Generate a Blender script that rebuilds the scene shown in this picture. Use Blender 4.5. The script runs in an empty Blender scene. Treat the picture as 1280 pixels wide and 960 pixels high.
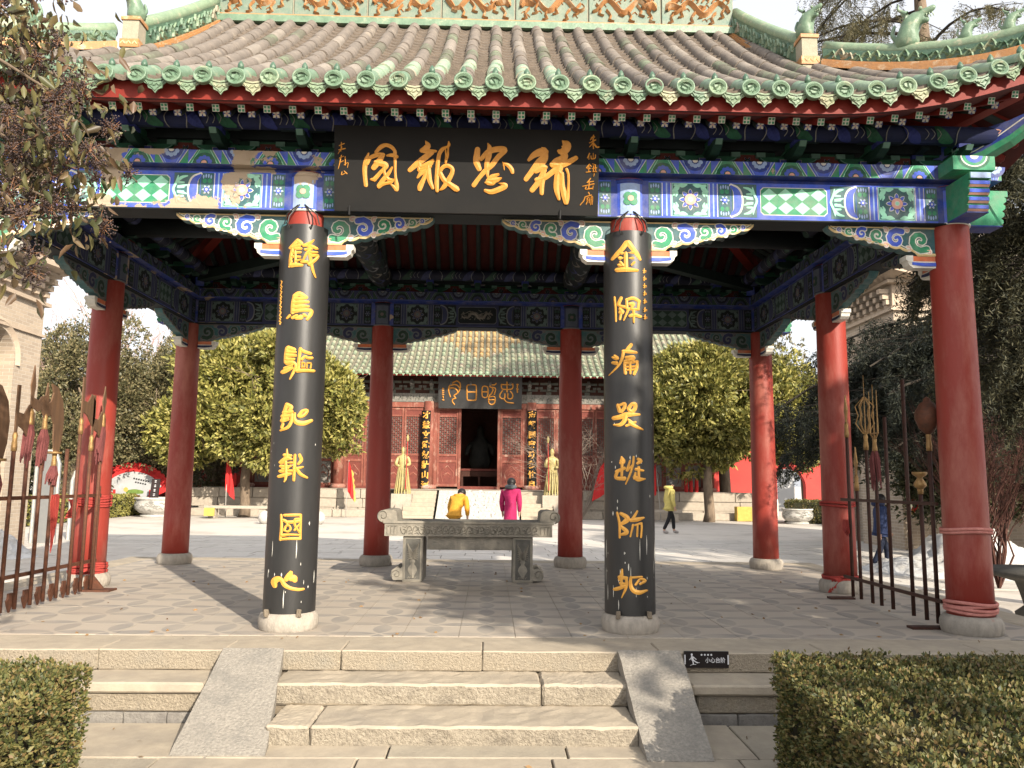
import bpy, bmesh, math, random
import numpy as np
from mathutils import Vector, Matrix, noise
random.seed(7)
S = bpy.context.scene
COL = S.collection
PI = math.pi
R_ = math.radians

# ------------------------------------------------------------------ camera
FPX = 985.47                       # focal length in pixels of a 1280 px wide frame
YAW, PITCH, ROLL = 0.02579, 0.12451, 0.011465
CAM = Vector((0.2176, -6.3154, 1.1327))
_fw = Vector((math.sin(YAW) * math.cos(PITCH), math.cos(YAW) * math.cos(PITCH), math.sin(PITCH)))
_r0 = Vector((math.cos(YAW), -math.sin(YAW), 0))
_u0 = _r0.cross(_fw)
_r = _r0 * math.cos(ROLL) + _u0 * math.sin(ROLL)
_u = -_r0 * math.sin(ROLL) + _u0 * math.cos(ROLL)
cd = bpy.data.cameras.new('camera')
cam = bpy.data.objects.new('camera', cd)
COL.objects.link(cam)
cd.sensor_width = 36
cd.lens = 36 * FPX / 1280
cd.clip_start = 0.05
cd.clip_end = 3000
M = Matrix((_r, _u, -_fw)).transposed().to_4x4()
M.translation = CAM
cam.matrix_world = M
S.camera = cam

def ray(px, py):
    return _r * ((px - 640) / FPX) + _u * ((480 - py) / FPX) + _fw
def at_y(px, py, Y):
    v = ray(px, py); return CAM + v * ((Y - CAM.y) / v.y)
def at_z(px, py, z):
    v = ray(px, py); return CAM + v * ((z - CAM.z) / v.z)

# ------------------------------------------------------------------ sky, sun, exposure
SUN_EL = R_(25.5)
SUN_DIR = Vector((0.5 * math.cos(SUN_EL), -0.866 * math.cos(SUN_EL), math.sin(SUN_EL))).normalized()
w = bpy.data.worlds.new('World'); S.world = w; w.use_nodes = True
nt = w.node_tree
sky = nt.nodes.new('ShaderNodeTexSky'); sky.sky_type = 'NISHITA'; sky.sun_disc = False
sky.sun_elevation = SUN_EL
sky.sun_rotation = math.atan2(SUN_DIR.x, SUN_DIR.y)
sky.air_density = 1.0; sky.dust_density = 4.0; sky.ozone_density = 1.0; sky.altitude = 50
bg = nt.nodes['Background']; bg.inputs['Strength'].default_value = 0.12
hs = nt.nodes.new('ShaderNodeHueSaturation'); hs.inputs['Saturation'].default_value = 0.45; hs.inputs['Value'].default_value = 1.15
nt.links.new(sky.outputs[0], hs.inputs['Color']); hz = nt.nodes.new('ShaderNodeMix'); hz.data_type = 'RGBA'; hz.inputs[0].default_value = 0.5   # bright winter haze over the clear sky
hz.inputs[7].default_value = (8.2, 8.3, 8.6, 1); nt.links.new(hs.outputs[0], hz.inputs[6]); nt.links.new(hz.outputs[2], bg.inputs['Color'])
sl = bpy.data.lights.new('sun', 'SUN'); so = bpy.data.objects.new('sun', sl); COL.objects.link(so)
sl.energy = 5.0; sl.angle = R_(0.55); sl.color = (1.0, 0.90, 0.75)
so.rotation_euler = SUN_DIR.to_track_quat('Z', 'Y').to_euler()
S.view_settings.view_transform = 'Standard'; S.view_settings.look = 'None'
S.view_settings.exposure = 0.68; S.view_settings.gamma = 1
S.view_settings.use_curve_mapping = False
S.cycles.max_bounces = 6; S.cycles.diffuse_bounces = 1; S.cycles.transparent_max_bounces = 4
S.cycles.use_denoising = True

# ------------------------------------------------------------------ materials
MATS = {}
def mat(name, c, c2=None, scale=6.0, rough=0.8, bump=0.0, bscale=30.0, metal=0.0, spec=0.3, stretch=None,
        c3=None, c3scale=1.2, c3lo=0.5, c3hi=0.62, island=None, wear=None, detail=6):
    """colour c broken up by noise towards c2; optional blotches c3; optional per-leaf colour list island"""
    if name in MATS: return MATS[name]
    m = bpy.data.materials.new(name); m.use_nodes = True; MATS[name] = m
    n = m.node_tree; N = n.nodes; L = n.links
    b = N['Principled BSDF']
    b.inputs['Roughness'].default_value = rough
    b.inputs['Metallic'].default_value = metal
    b.inputs['Specular IOR Level'].default_value = spec
    geo = N.new('ShaderNodeNewGeometry')
    vec = geo.outputs['Position']
    if stretch:
        mp = N.new('ShaderNodeMapping'); mp.inputs['Scale'].default_value = stretch
        L.new(vec, mp.inputs['Vector']); vec = mp.outputs[0]
    def noi(sc, det=detail, rg=0.6):
        t = N.new('ShaderNodeTexNoise'); t.inputs['Scale'].default_value = sc
        t.inputs['Detail'].default_value = det; t.inputs['Roughness'].default_value = rg
        L.new(vec, t.inputs['Vector']); return t.outputs['Fac']
    def rng(x, lo, hi):
        r = N.new('ShaderNodeMapRange'); r.inputs['From Min'].default_value = lo; r.inputs['From Max'].default_value = hi
        L.new(x, r.inputs['Value']); return r.outputs[0]
    def mix(f, a, bb):
        x = N.new('ShaderNodeMix'); x.data_type = 'RGBA'
        if isinstance(f, float): x.inputs[0].default_value = f
        else: L.new(f, x.inputs[0])
        for i, v in ((6, a), (7, bb)):
            if isinstance(v, tuple): x.inputs[i].default_value = (*v[:3], 1)
            else: L.new(v, x.inputs[i])
        return x.outputs[2]
    col = c
    if island:
        cr = N.new('ShaderNodeValToRGB'); cr.color_ramp.interpolation = 'LINEAR'
        el = cr.color_ramp.elements
        while len(el) < len(island): el.new(0.5)
        for i, cc in enumerate(island):
            el[i].position = i / (len(island) - 1); el[i].color = (*cc, 1)
        L.new(geo.outputs['Random Per Island'], cr.inputs[0]); col = cr.outputs[0]
    if c2: col = mix(rng(noi(scale), 0.32, 0.68), col, c2)
    if c3: col = mix(rng(noi(c3scale, 8, 0.7), c3lo, c3hi), col, c3)
    if wear:   # old paint flaking off to the priming: (colour, threshold, softness, x-dependence or None)
        wc, th, xd = wear
        f = noi(2.3, 10, 0.62)
        if xd:
            sx = N.new('ShaderNodeSeparateXYZ'); L.new(geo.outputs['Position'], sx.inputs[0])
            mr = N.new('ShaderNodeMapRange'); mr.inputs['From Min'].default_value = xd[0]; mr.inputs['From Max'].default_value = xd[1]
            mr.inputs['To Min'].default_value = xd[2]; mr.inputs['To Max'].default_value = 0
            L.new(sx.outputs[0], mr.inputs['Value'])
            ad = N.new('ShaderNodeMath'); ad.operation = 'ADD'; L.new(f, ad.inputs[0]); L.new(mr.outputs[0], ad.inputs[1]); f = ad.outputs[0]
        col = mix(rng(f, th, th + 0.012), col, wc)
    if isinstance(col, tuple): b.inputs['Base Color'].default_value = (*col[:3], 1)
    else: L.new(col, b.inputs['Base Color'])
    if bump:
        bp = N.new('ShaderNodeBump'); bp.inputs['Strength'].default_value = min(1.0, bump); bp.inputs['Distance'].default_value = 0.02 * max(1, bump)
        L.new(noi(bscale, 8, 0.65), bp.inputs['Height']); L.new(bp.outputs[0], b.inputs['Normal'])
    return m

PW = ((0.42, 0.33, 0.24), 0.665, (-2.4, 0.4, 0.125))
def paints(pre, wear):
  def paint(name, c, k=0.75):
    return mat(pre + name, c, tuple(x * k for x in c), 18, 0.65, 0.15, 60, wear=wear, c3=(0.27, 0.25, 0.22), c3scale=6, c3lo=.42, c3hi=1.05)
  return dict(
   soot=paint('sooty_blue_paint', (0.012, 0.016, 0.03)),
 blue=paint('blue_paint', (0.065, 0.13, 0.68)), dblue=paint('deep_blue_paint', (0.025, 0.055, 0.30)),
 green=paint('green_paint', (0.045, 0.29, 0.15)), dgreen=paint('dark_green_paint', (0.012, 0.12, 0.07)),
 mint=paint('mint_paint', (0.36, 0.78, 0.58), .9), teal=paint('dark_teal_paint', (0.05, 0.14, 0.155)),
 white=paint('white_paint_line', (0.75, 0.73, 0.66), .9), pink=paint('pink_paint', (0.8, 0.42, 0.33), .9),
 red=paint('red_ground_paint', (0.42, 0.06, 0.03)), orange=paint('orange_paint', (0.75, 0.2, 0.08)),
 gold=paint('cream_gold_paint', (0.8, 0.6, 0.3), .9), lblue=paint('light_blue_paint', (0.36, 0.5, 0.8)))
PWORN = paints('flaking_', PW); PCLEAN = paints('', ((0.45, 0.36, 0.27), 0.70, None)); P = dict(PWORN)
def shaded(pre, k, g):  # copies of the paints, darkened and greyed to stand in for shade
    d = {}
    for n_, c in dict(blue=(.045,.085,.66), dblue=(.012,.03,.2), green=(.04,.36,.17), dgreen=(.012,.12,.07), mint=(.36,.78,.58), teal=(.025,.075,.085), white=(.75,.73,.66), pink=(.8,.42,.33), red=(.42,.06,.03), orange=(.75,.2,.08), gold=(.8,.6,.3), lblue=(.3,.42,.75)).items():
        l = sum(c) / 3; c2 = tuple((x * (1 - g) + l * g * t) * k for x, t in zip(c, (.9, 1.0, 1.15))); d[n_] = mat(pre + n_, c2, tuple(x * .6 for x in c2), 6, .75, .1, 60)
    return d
PDIM = shaded('deep_shade_', .26, .6); PSHADE = shaded('eave_shade_', .30, .2)  # painted-in shade: PDIM for inner faces, PSHADE for members under the eaves
RED = mat('red_lacquer', (0.30, 0.043, 0.030), (0.22, 0.035, 0.026), 3, 0.45, 0.15, 25, c3=(0.44, 0.16, 0.12), c3scale=3, c3lo=.48, c3hi=.8, stretch=(1, 1, .3), wear=((0.5, 0.33, 0.27), 0.70, None))
REDB = mat('red_fascia_paint', (0.23, 0.024, 0.014), (0.16, 0.018, 0.012), 4, 0.6, 0.1, 40)
LACQ = mat('black_lacquer', (0.017, 0.017, 0.017), (0.028, 0.027, 0.026), 5, 0.4, 0.05, 30, stretch=(1, 1, .25), spec=0.5)
LACQ2 = mat('black_board', (0.009, 0.009, 0.009), (0.013, 0.012, 0.011), 4, 0.7, 0.05, 30, spec=0.2)
GOLD = mat('gold_lettering', (0.60, 0.27, 0.045), (0.50, 0.21, 0.03), 30, 0.5, 0.2, 80, spec=0.4)
GOLDY = mat('yellow_gold_lettering', (0.72, 0.37, 0.065), (0.62, 0.29, 0.045), 30, 0.5, 0.2, 80, spec=0.4)
CHIP = mat('chipped_white', (0.6, 0.58, 0.52), None, rough=0.9)
STONE = mat('granite_slab', (0.42, 0.355, 0.265), (0.29, 0.245, 0.185), 60, 0.9, 1.2, 70, c3=(0.30, 0.27, 0.22), c3scale=3, c3lo=.52, c3hi=.75)
STONEW = mat('worn_smooth_stone', (0.44, 0.375, 0.285), (0.36, 0.305, 0.235), 9, 0.85, 0.25, 60, c3=(0.28, 0.245, 0.20), c3scale=2.4, c3lo=.46, c3hi=.8)
STONEG = mat('grey_rough_stone', (0.38, 0.345, 0.295), (0.24, 0.22, 0.19), 60, 0.92, 0.7, 70, c3=(0.20, 0.19, 0.17), c3scale=4, c3lo=.5, c3hi=.75)
STONEB = mat('chiselled_stone', (0.44, 0.38, 0.295), (0.28, 0.24, 0.185), 40, 0.95, 1.5, 55, c3=(0.22, 0.19, 0.15), c3scale=7, c3lo=.5, c3hi=.72)
CARVE = mat('carved_grey_stone', (0.30, 0.27, 0.22), (0.20, 0.185, 0.155), 14, 0.85, 0.35, 60)
CARVD = mat('carved_stone_ground', (0.13, 0.125, 0.11), (0.09, 0.085, 0.075), 20, 0.9, 0.3, 60)
PLINTH = mat('plinth_stone', (0.42, 0.37, 0.31), (0.30, 0.27, 0.23), 20, 0.9, 0.6, 50, c3=(0.42, 0.2, 0.15), c3scale=9, c3lo=.62, c3hi=.74, stretch=(1, 1, .35))
BRICKG = mat('grey_brick_face', (0.27, 0.25, 0.22), (0.18, 0.165, 0.15), 15, 0.95, 0.6, 60)
JOINT = mat('joint_dirt', (0.16, 0.13, 0.10), (0.22, 0.18, 0.13), 9, 1, 0.5, 50)
TUBE = mat('weathered_tube_tile', (0.21, 0.178, 0.15), (0.145, 0.125, 0.108), 9, 0.8, 0.4, 45, c3=(0.34, 0.29, 0.23), c3scale=4, c3lo=.58, c3hi=.75)
TUBE2 = mat('pale_dusty_tube_tile', (0.27, 0.235, 0.20), (0.20, 0.175, 0.15), 8, 0.8, 0.4, 45)
TUBE3 = mat('mossy_tube_tile', (0.15, 0.14, 0.11), (0.115, 0.115, 0.085), 8, 0.85, 0.5, 45, c3=(0.20, 0.25, 0.16), c3scale=6, c3lo=.5, c3hi=.7)
TUBEG = mat('pale_green_glaze', (0.30, 0.37, 0.27), (0.20, 0.30, 0.21), 6, 0.5, 0.3, 40, c3=(0.42, 0.36, 0.28), c3scale=5, c3lo=.5, c3hi=.62)
PAN = mat('pan_tile', (0.17, 0.135, 0.105), (0.11, 0.09, 0.072), 12, 0.9, 0.6, 40)
GLAZE = mat('green_glaze', (0.10, 0.175, 0.11), (0.18, 0.26, 0.175), 14, 0.45, 0.25, 40, c3=(0.33, 0.34, 0.23), c3scale=7, c3lo=.56, c3hi=.68, spec=.5)
GLAZEL = mat('light_green_glaze', (0.24, 0.315, 0.20), (0.15, 0.225, 0.145), 16, 0.42, 0.3, 50, c3=(0.42, 0.40, 0.28), c3scale=8, c3lo=.55, c3hi=.68, spec=.5)
GLAZED = mat('deep_green_glaze', (0.045, 0.10, 0.065), (0.09, 0.155, 0.10), 18, 0.35, 0.3, 50, c3=(0.28, 0.24, 0.17), c3scale=6, c3lo=.62, c3hi=.7, spec=.5)
ORG = mat('orange_glaze', (0.48, 0.23, 0.085), (0.36, 0.19, 0.09), 14, 0.45, 0.3, 50, c3=(0.55, 0.42, 0.28), c3scale=8, c3lo=.55, c3hi=.66)
BUFF = mat('buff_plaster', (0.38, 0.33, 0.25), (0.28, 0.27, 0.20), 12, 0.9, 0.3, 50)
IRON = mat('rusty_iron', (0.16, 0.062, 0.035), (0.09, 0.045, 0.03), 25, 0.65, 0.3, 80, metal=0.3)
IRON2 = mat('dark_red_iron', (0.075, 0.03, 0.022), (0.05, 0.028, 0.02), 20, 0.6, 0.2, 80, metal=0.2)
BRASS = mat('dull_brass', (0.42, 0.26, 0.10), (0.25, 0.15, 0.07), 20, 0.5, 0.2, 80, metal=0.5)
BLADE = mat('weathered_bronze_blade', (0.22, 0.125, 0.07), (0.14, 0.085, 0.055), 9, 0.62, 0.2, 40, metal=0.4, stretch=(3, 3, .4))
CLOTH = mat('red_cloth', (0.42, 0.06, 0.045), (0.32, 0.04, 0.035), 12, 0.85, 0.5, 60)
CLOTHP = mat('faded_pink_cloth', (0.62, 0.26, 0.22), (0.5, 0.18, 0.15), 20, 0.9, 0.5, 60)
TASSEL = mat('dusky_red_tassel', (0.21, 0.065, 0.06), (0.14, 0.045, 0.045), 40, 0.95, 0.5, 90, stretch=(1, 1, .2))
SNOW = mat('dirty_snow', (0.62, 0.62, 0.62), (0.40, 0.385, 0.36), 5, 0.75, 0.8, 18)
WIRE = mat('black_wire', (0.02, 0.02, 0.02), None, rough=0.5)
CARVEW = mat('pale_carved_marble', (0.52, 0.50, 0.46), (0.36, 0.345, 0.32), 12, 0.8, 0.3, 50)
BARK = mat('grey_bark', (0.22, 0.165, 0.115), (0.12, 0.09, 0.065), 10, 0.95, 1.0, 22, stretch=(1, 1, .3))
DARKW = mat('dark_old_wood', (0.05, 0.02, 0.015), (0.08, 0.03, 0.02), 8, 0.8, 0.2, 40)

# ------------------------------------------------------------------ mesh builder
class MB:
    def __init__(s): s.v = []; s.f = []; s.mi = []; s.slots = []; s.cur = 0; s.sm = []; s.smooth = False
    def use(s, m, smooth=None):
        if m not in s.slots: s.slots.append(m)
        s.cur = s.slots.index(m)
        if smooth is not None: s.smooth = smooth
        return s
    def add(s, vs, fs):
        o = len(s.v); s.v += [tuple(x) for x in vs]
        for f in fs: s.f.append(tuple(o + i for i in f)); s.mi.append(s.cur); s.sm.append(s.smooth)
        return s
    def box(s, lo, hi, mtx=None):
        x0, y0, z0 = lo; x1, y1, z1 = hi
        vs = [Vector(p) for p in ((x0,y0,z0),(x1,y0,z0),(x1,y1,z0),(x0,y1,z0),(x0,y0,z1),(x1,y0,z1),(x1,y1,z1),(x0,y1,z1))]
        if mtx: vs = [mtx @ p for p in vs]
        return s.add(vs, [(0,3,2,1),(4,5,6,7),(0,1,5,4),(1,2,6,5),(2,3,7,6),(3,0,4,7)])
    def prism(s, poly, fn, h0, h1):
        """poly (u,v) counter-clockwise, fn(u,v,h)->point, extruded h0..h1"""
        n = len(poly)
        vs = [fn(u, v, h0) for u, v in poly] + [fn(u, v, h1) for u, v in poly]
        fs = [tuple(range(n))[::-1], tuple(range(n, 2 * n))] + [(i, (i + 1) % n, n + (i + 1) % n, n + i) for i in range(n)]
        return s.add(vs, fs)
    def tube(s, pts, r, n=8, cap=True, sq=None):
        pts = [Vector(p) for p in pts]; k = len(pts)
        rs = r if isinstance(r, (list, tuple)) else [r] * k
        up = None; vs = []
        for i, p in enumerate(pts):
            t = (pts[min(i + 1, k - 1)] - pts[max(i - 1, 0)]).normalized()
            if up is None:
                up = Vector((0, 0, 1)) if abs(t.z) < 0.9 else Vector((1, 0, 0))
            a = t.cross(up)
            if a.length < 1e-5: a = t.orthogonal()
            a.normalize(); b = t.cross(a).normalized(); up = -b
            for j in range(n):
                an = 2 * PI * (j + .5) / n
                vs.append(p + (a * math.cos(an) + b * math.sin(an)) * rs[i])
        fs = []
        for i in range(k - 1):
            for j in range(n):
                q = (j + 1) % n
                fs.append((i * n + j, i * n + q, (i + 1) * n + q, (i + 1) * n + j))
        if cap: fs += [tuple(range(n))[::-1], tuple(range((k - 1) * n, k * n))]
        return s.add(vs, fs)
    def lathe(s, prof, c, n=20, axis=None, cap=True):
        """prof [(r,z)] bottom to top about +Z at c (or matrix axis)"""
        c = Vector(c); vs = []
        for r, z in prof:
            for j in range(n):
                a = 2 * PI * j / n; p = Vector((r * math.cos(a), r * math.sin(a), z))
                vs.append((axis @ p if axis else p) + c)
        fs = []; k = len(prof)
        for i in range(k - 1):
            for j in range(n):
                q = (j + 1) % n
                fs.append((i * n + j, i * n + q, (i + 1) * n + q, (i + 1) * n + j))
        if cap: fs += [tuple(range(n))[::-1], tuple(range((k - 1) * n, k * n))]
        return s.add(vs, fs)
    def ball(s, c, r, sz=(1, 1, 1), n=8, m=6):
        prof = [(max(1e-4, math.sin(PI * i / m)), -math.cos(PI * i / m)) for i in range(m + 1)]
        c = Vector(c)
        return s.lathe([(a, b) for a, b in prof], c, n, Matrix.Diagonal((r * sz[0], r * sz[1], r * sz[2])), cap=False)
    def ribbon(s, pts, fn, h0, h1, res=4, ends=True):
        """brush stroke: pts [(u,v,width)], raised to h1 along its spine, h0 at its edges"""
        P_ = [np.array(p, float) for p in pts]
        if len(P_) > 2 and res > 1:
            Q = []
            ext = [2 * P_[0] - P_[1]] + P_ + [2 * P_[-1] - P_[-2]]
            for i in range(1, len(ext) - 2):
                a, b, c, d = ext[i - 1:i + 3]
                for k in range(res):
                    t = k / res
                    Q.append(.5 * (2 * b + (c - a) * t + (2 * a - 5 * b + 4 * c - d) * t * t + (3 * b - a - 3 * c + d) * t ** 3))
            Q.append(P_[-1]); P_ = Q
        n = len(P_); rows = []
        T = []
        for i in range(n):
            t = P_[min(i + 1, n - 1)][:2] - P_[max(i - 1, 0)][:2]; l = np.hypot(*t)
            T.append(t / l if l > 1e-9 else (T[-1] if T else np.array([1., 0.])))
        seq = []
        def cap(p, t, sgn):
            out = []
            for k in (0.92, 0.6):
                off = k * p[2] * .5 * sgn
                out.append((p[0] + t[0] * off, p[1] + t[1] * off, t, p[2] * math.sqrt(max(0, 1 - k * k))))
            return out
        if ends: seq += cap(P_[0], T[0], -1)
        seq += [(p[0], p[1], t, p[2]) for p, t in zip(P_, T)]
        if ends: seq += cap(P_[-1], T[-1], 1)[::-1]
        vs = []
        for x, y, t, wd in seq:
            nx, ny = -t[1], t[0]; hw = max(wd, 1e-5) * .5
            vs += [fn(x + nx * hw, y + ny * hw, h0), fn(x, y, h1), fn(x - nx * hw, y - ny * hw, h0)]
        fs = []
        for i in range(len(seq) - 1):
            a = i * 3; fs += [(a, a + 1, a + 4, a + 3), (a + 1, a + 2, a + 5, a + 4)]
        return s.add(vs, fs)
    def top(s, m, k=0):
        """upward faces take another surface (dressed, trodden top of a rough stone)"""
        if m not in s.slots: s.slots.append(m)
        i_ = s.slots.index(m)
        for q in range(k, len(s.f)):
            a, b, c = (Vector(s.v[j]) for j in s.f[q][:3])
            if abs((b - a).cross(c - a).normalized().z) > .5: s.mi[q] = i_
        return s
    def build(s, name, parent=None, smooth=None, world=None, fixn=False):
        me = bpy.data.meshes.new(name)
        me.from_pydata(s.v, [], s.f)
        for m in s.slots: me.materials.append(m)
        me.polygons.foreach_set('material_index', s.mi)
        me.polygons.foreach_set('use_smooth', [bool(x) for x in s.sm] if smooth is None else [smooth] * len(s.f))
        if fixn:
            bm = bmesh.new(); bm.from_mesh(me); bmesh.ops.recalc_face_normals(bm, faces=bm.faces); bm.to_mesh(me); bm.free()
        me.update()
        return link(name, me, parent, world)

def link(name, me, parent=None, world=None):
    """world: matrix placing the mesh; geometry is otherwise in world coordinates, parents keep their own place"""
    o = bpy.data.objects.new(name, me); COL.objects.link(o)
    if parent is not None:
        o.parent = parent
        o.matrix_parent_inverse = WM[parent.name].inverted()
    if world is not None: o.matrix_basis = world
    WM[o.name] = world.copy() if world is not None else Matrix.Identity(4)
    return o
WM = {}
def tag(o, label, cat, group=None):
    o['label'] = label; o['category'] = cat
    if group: o['group'] = group
    return o
def thing(name, loc, label, cat, group=None, rz=0):
    o = bpy.data.objects.new(name, None); COL.objects.link(o)
    m = Matrix.Translation(Vector(loc)) @ Matrix.Rotation(rz, 4, 'Z')
    o.matrix_basis = m; WM[o.name] = m
    o.empty_display_size = .2
    return tag(o, label, cat, group)
def struct(o): o['kind'] = 'structure'; return o
def stuff(o): o['kind'] = 'stuff'; return o
def copy_tree(src, mtx, label=None):
    """copy of a thing with copies of its parts, moved so that its base lies at mtx"""
    c = src.copy(); COL.objects.link(c); c.matrix_basis = mtx; WM[c.name] = mtx
    if label: c['label'] = label
    def rec(s0, c0):
        for ch in list(s0.children):
            d = ch.copy(); COL.objects.link(d); d.parent = c0; WM[d.name] = WM.get(ch.name, Matrix.Identity(4))
            rec(ch, d)
    rec(src, c)
    return c

def rough_box(lo, hi, amt=0.006, cuts=3, bev=0.012, fr=6.0, seed=0):
    """a worn block: bevelled box, subdivided and jittered; returns (verts, faces)"""
    bm = bmesh.new(); bmesh.ops.create_cube(bm, size=1)
    lo = Vector(lo); hi = Vector(hi); c = (lo + hi) / 2; d = hi - lo
    for v in bm.verts: v.co = Vector((v.co.x * d.x, v.co.y * d.y, v.co.z * d.z)) + c
    if bev: bmesh.ops.bevel(bm, geom=bm.edges[:], offset=bev, segments=1, affect='EDGES')
    if cuts:
        L = max(d.x, d.y, d.z) / (cuts + 1)
        for ax in range(3):
            ed = [e for e in bm.edges if abs((e.verts[0].co - e.verts[1].co)[ax]) > .8 * d[ax] - 2.1 * bev and d[ax] > L * .7]
            if ed: bmesh.ops.subdivide_edges(bm, edges=ed, cuts=max(1, int(round(d[ax] / L)) - 1), use_grid_fill=True)
    for v in bm.verts:
        n = noise.noise_vector((v.co + Vector((seed * 7.1, 0, seed))) * fr) + .6 * noise.noise_vector((v.co + Vector((seed, 3, 1))) * fr * 3)
        v.co += n * amt
    bm.verts.ensure_lookup_table()
    vs = [v.co.copy() for v in bm.verts]; fs = [tuple(x.index for x in f.verts) for f in bm.faces]
    bm.free(); return vs, fs

def planefn(O, U, V):
    O = Vector(O); U = Vector(U).normalized(); V = Vector(V).normalized(); Nn = U.cross(V)
    return lambda u, v, h=0: O + U * u + V * v + Nn * h

def text_mesh(body, size=1.0, bold=0.0, spacing=1.0):
    """outline of flat lettering from Blender's own built-in font -> (verts 2D, faces)"""
    cu = bpy.data.curves.new('lettering', 'FONT'); cu.body = body; cu.size = size
    cu.align_x = 'CENTER'; cu.align_y = 'CENTER'; cu.offset = bold; cu.space_character = spacing
    ob = bpy.data.objects.new('lettering', cu); COL.objects.link(ob)
    dg = bpy.context.evaluated_depsgraph_get()
    me = ob.evaluated_get(dg).to_mesh()
    vs = [(v.co.x, v.co.y) for v in me.vertices]; fs = [tuple(p.vertices) for p in me.polygons]
    ob.evaluated_get(dg).to_mesh_clear()
    bpy.data.objects.remove(ob); bpy.data.curves.remove(cu)
    return vs, fs

def skin_mesh(joints, edges, root=0, sub=1):
    """one continuous tapered surface grown round a skeleton; joints (x,y,z,r[,r2])"""
    me = bpy.data.meshes.new('grown'); me.from_pydata([j[:3] for j in joints], edges, [])
    ob = bpy.data.objects.new('grown', me); COL.objects.link(ob)
    ob.modifiers.new('s', 'SKIN'); sb = ob.modifiers.new('u', 'SUBSURF'); sb.levels = sub; sb.render_levels = sub
    for i, j in enumerate(joints):
        sv = me.skin_vertices[0].data[i]; sv.radius = (j[3], j[4] if len(j) > 4 else j[3]); sv.use_root = (i == root)
    dg = bpy.context.evaluated_depsgraph_get()
    ev = bpy.data.meshes.new_from_object(ob.evaluated_get(dg))
    bpy.data.objects.remove(ob); bpy.data.meshes.remove(me)
    for p in ev.polygons: p.use_smooth = True
    return ev
def mesh_obj(name, me, m, parent=None, world=None):
    me.materials.clear(); me.materials.append(m); me.name = name
    return link(name, me, parent, world)

def parse(s, k=1.0):
    """strokes written as 'x,y,w x,y,w | ...'"""
    return [[tuple(float(q) for q in p.split(',')) for p in st.split()] for st in s.split('|')]
# ================================================================== PAVILION
BX = [-4.034, -1.325, 1.325, 4.034]; BY = [0.0, 2.337, 4.674]; CY = 2.337
PAV = thing('gate_pavilion', (0, CY, 0), 'open red columned pavilion with green tiled roof and painted beams on the stone platform', 'pavilion')

def disc(mb, fn, u, v, r, h, n=12, ru=None):
    ru = ru or r
    mb.add([fn(u + ru * math.cos(2 * PI * i / n), v + r * math.sin(2 * PI * i / n), h) for i in range(n)], [tuple(range(n))])
def poly(mb, fn, pts, h): mb.add([fn(u, v, h) for u, v in pts], [tuple(range(len(pts)))])
def rect(mb, fn, u0, v0, u1, v1, h): poly(mb, fn, [(u0, v0), (u1, v0), (u1, v1), (u0, v1)], h)
def frame(mb, fn, u0, v0, u1, v1, t, h):
    rect(mb, fn, u0, v0, u1, v0 + t, h); rect(mb, fn, u0, v1 - t, u1, v1, h)
    rect(mb, fn, u0, v0 + t, u0 + t, v1 - t, h); rect(mb, fn, u1 - t, v0 + t, u1, v1 - t, h)
def spiral(mb, fn, u, v, r, a0, turns, wd, col, h, sgn=1, outline=True, tail=None):
    pts = []
    if tail: pts.append((tail[0], tail[1], wd * .5))
    k = int(10 * turns)
    for i in range(k + 1):
        t = i / k; a = a0 + sgn * 2 * PI * turns * t; rr = r * (1 - .86 * t)
        pts.append((u + rr * math.cos(a), v + rr * math.sin(a), wd * (1 - .5 * t)))
    if outline:
        mb.use(P['white']); mb.ribbon([(a, b, c + .019) for a, b, c in pts], fn, h, h + .001, res=1)
    mb.use(col); mb.ribbon(pts, fn, h + .0018, h + .0028, res=1)
def flower(mb, fn, u, v, r, h, outer='blue', inner='pink', mid='mint', n=8):
    for i in range(n):
        a = 2 * PI * i / n; c, s = math.cos(a), math.sin(a)
        def pet(k, rr, wd):
            return [(u + c * rr * f - s * wd * g, v + s * rr * f + c * wd * g) for f, g in ((.35, 0), (.62, -.8), (.85, -.55), (1.0, 0), (.85, .55), (.62, .8))]
        mb.use(P['white'])
        if r > .035: poly(mb, fn, pet(0, r, r * .27), h + .0012 * (i % 2))
        mb.use(P[outer]); poly(mb, fn, pet(0, r * .93, r * .19), h + .003 + .0012 * (i % 2))
    mb.use(P[inner]); disc(mb, fn, u, v, r * .52, h + .0056, 14)
    mb.use(P['white']); disc(mb, fn, u, v, r * .24, h + .0068, 10)
    mb.use(P[mid]); disc(mb, fn, u, v, r * .17, h + .008, 8)

def narrow(mb, fn, u0, v0, u1, v1, h):
    mb.use(P['teal']); rect(mb, fn, u0, v0, u1, v1, h)
    um, vm = (u0 + u1) / 2, (v0 + v1) / 2; w = u1 - u0; H = v1 - v0
    flower(mb, fn, um, vm, w * .40, h + .002, 'lblue', 'blue', 'white', 6)
    for sg in (1, -1):
        mb.use(P['green']); disc(mb, fn, um - w * .2, vm + sg * H * .26, H * .075, h + .002, 8, w * .17); disc(mb, fn, um + w * .2, vm + sg * H * .26, H * .075, h + .002, 8, w * .17)
        for k in (-.3, -.1, .1, .3):
            mb.use(P['lblue']); disc(mb, fn, um + k * w, vm + sg * H * (.42 - abs(k) * .12), H * .065, h + .002, 6, w * .07)
def bluebar(mb, fn, u0, v0, u1, v1, h):
    mb.use(P['white']); rect(mb, fn, u0, v0, u1, v1, h)
    mb.use(P['blue']); rect(mb, fn, u0 + .007, v0, u1 - .007, v1, h + .0015)
    mb.use(P['lblue']); rect(mb, fn, (u0 + u1) / 2 - .006, v0, (u0 + u1) / 2 + .006, v1, h + .003)
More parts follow.
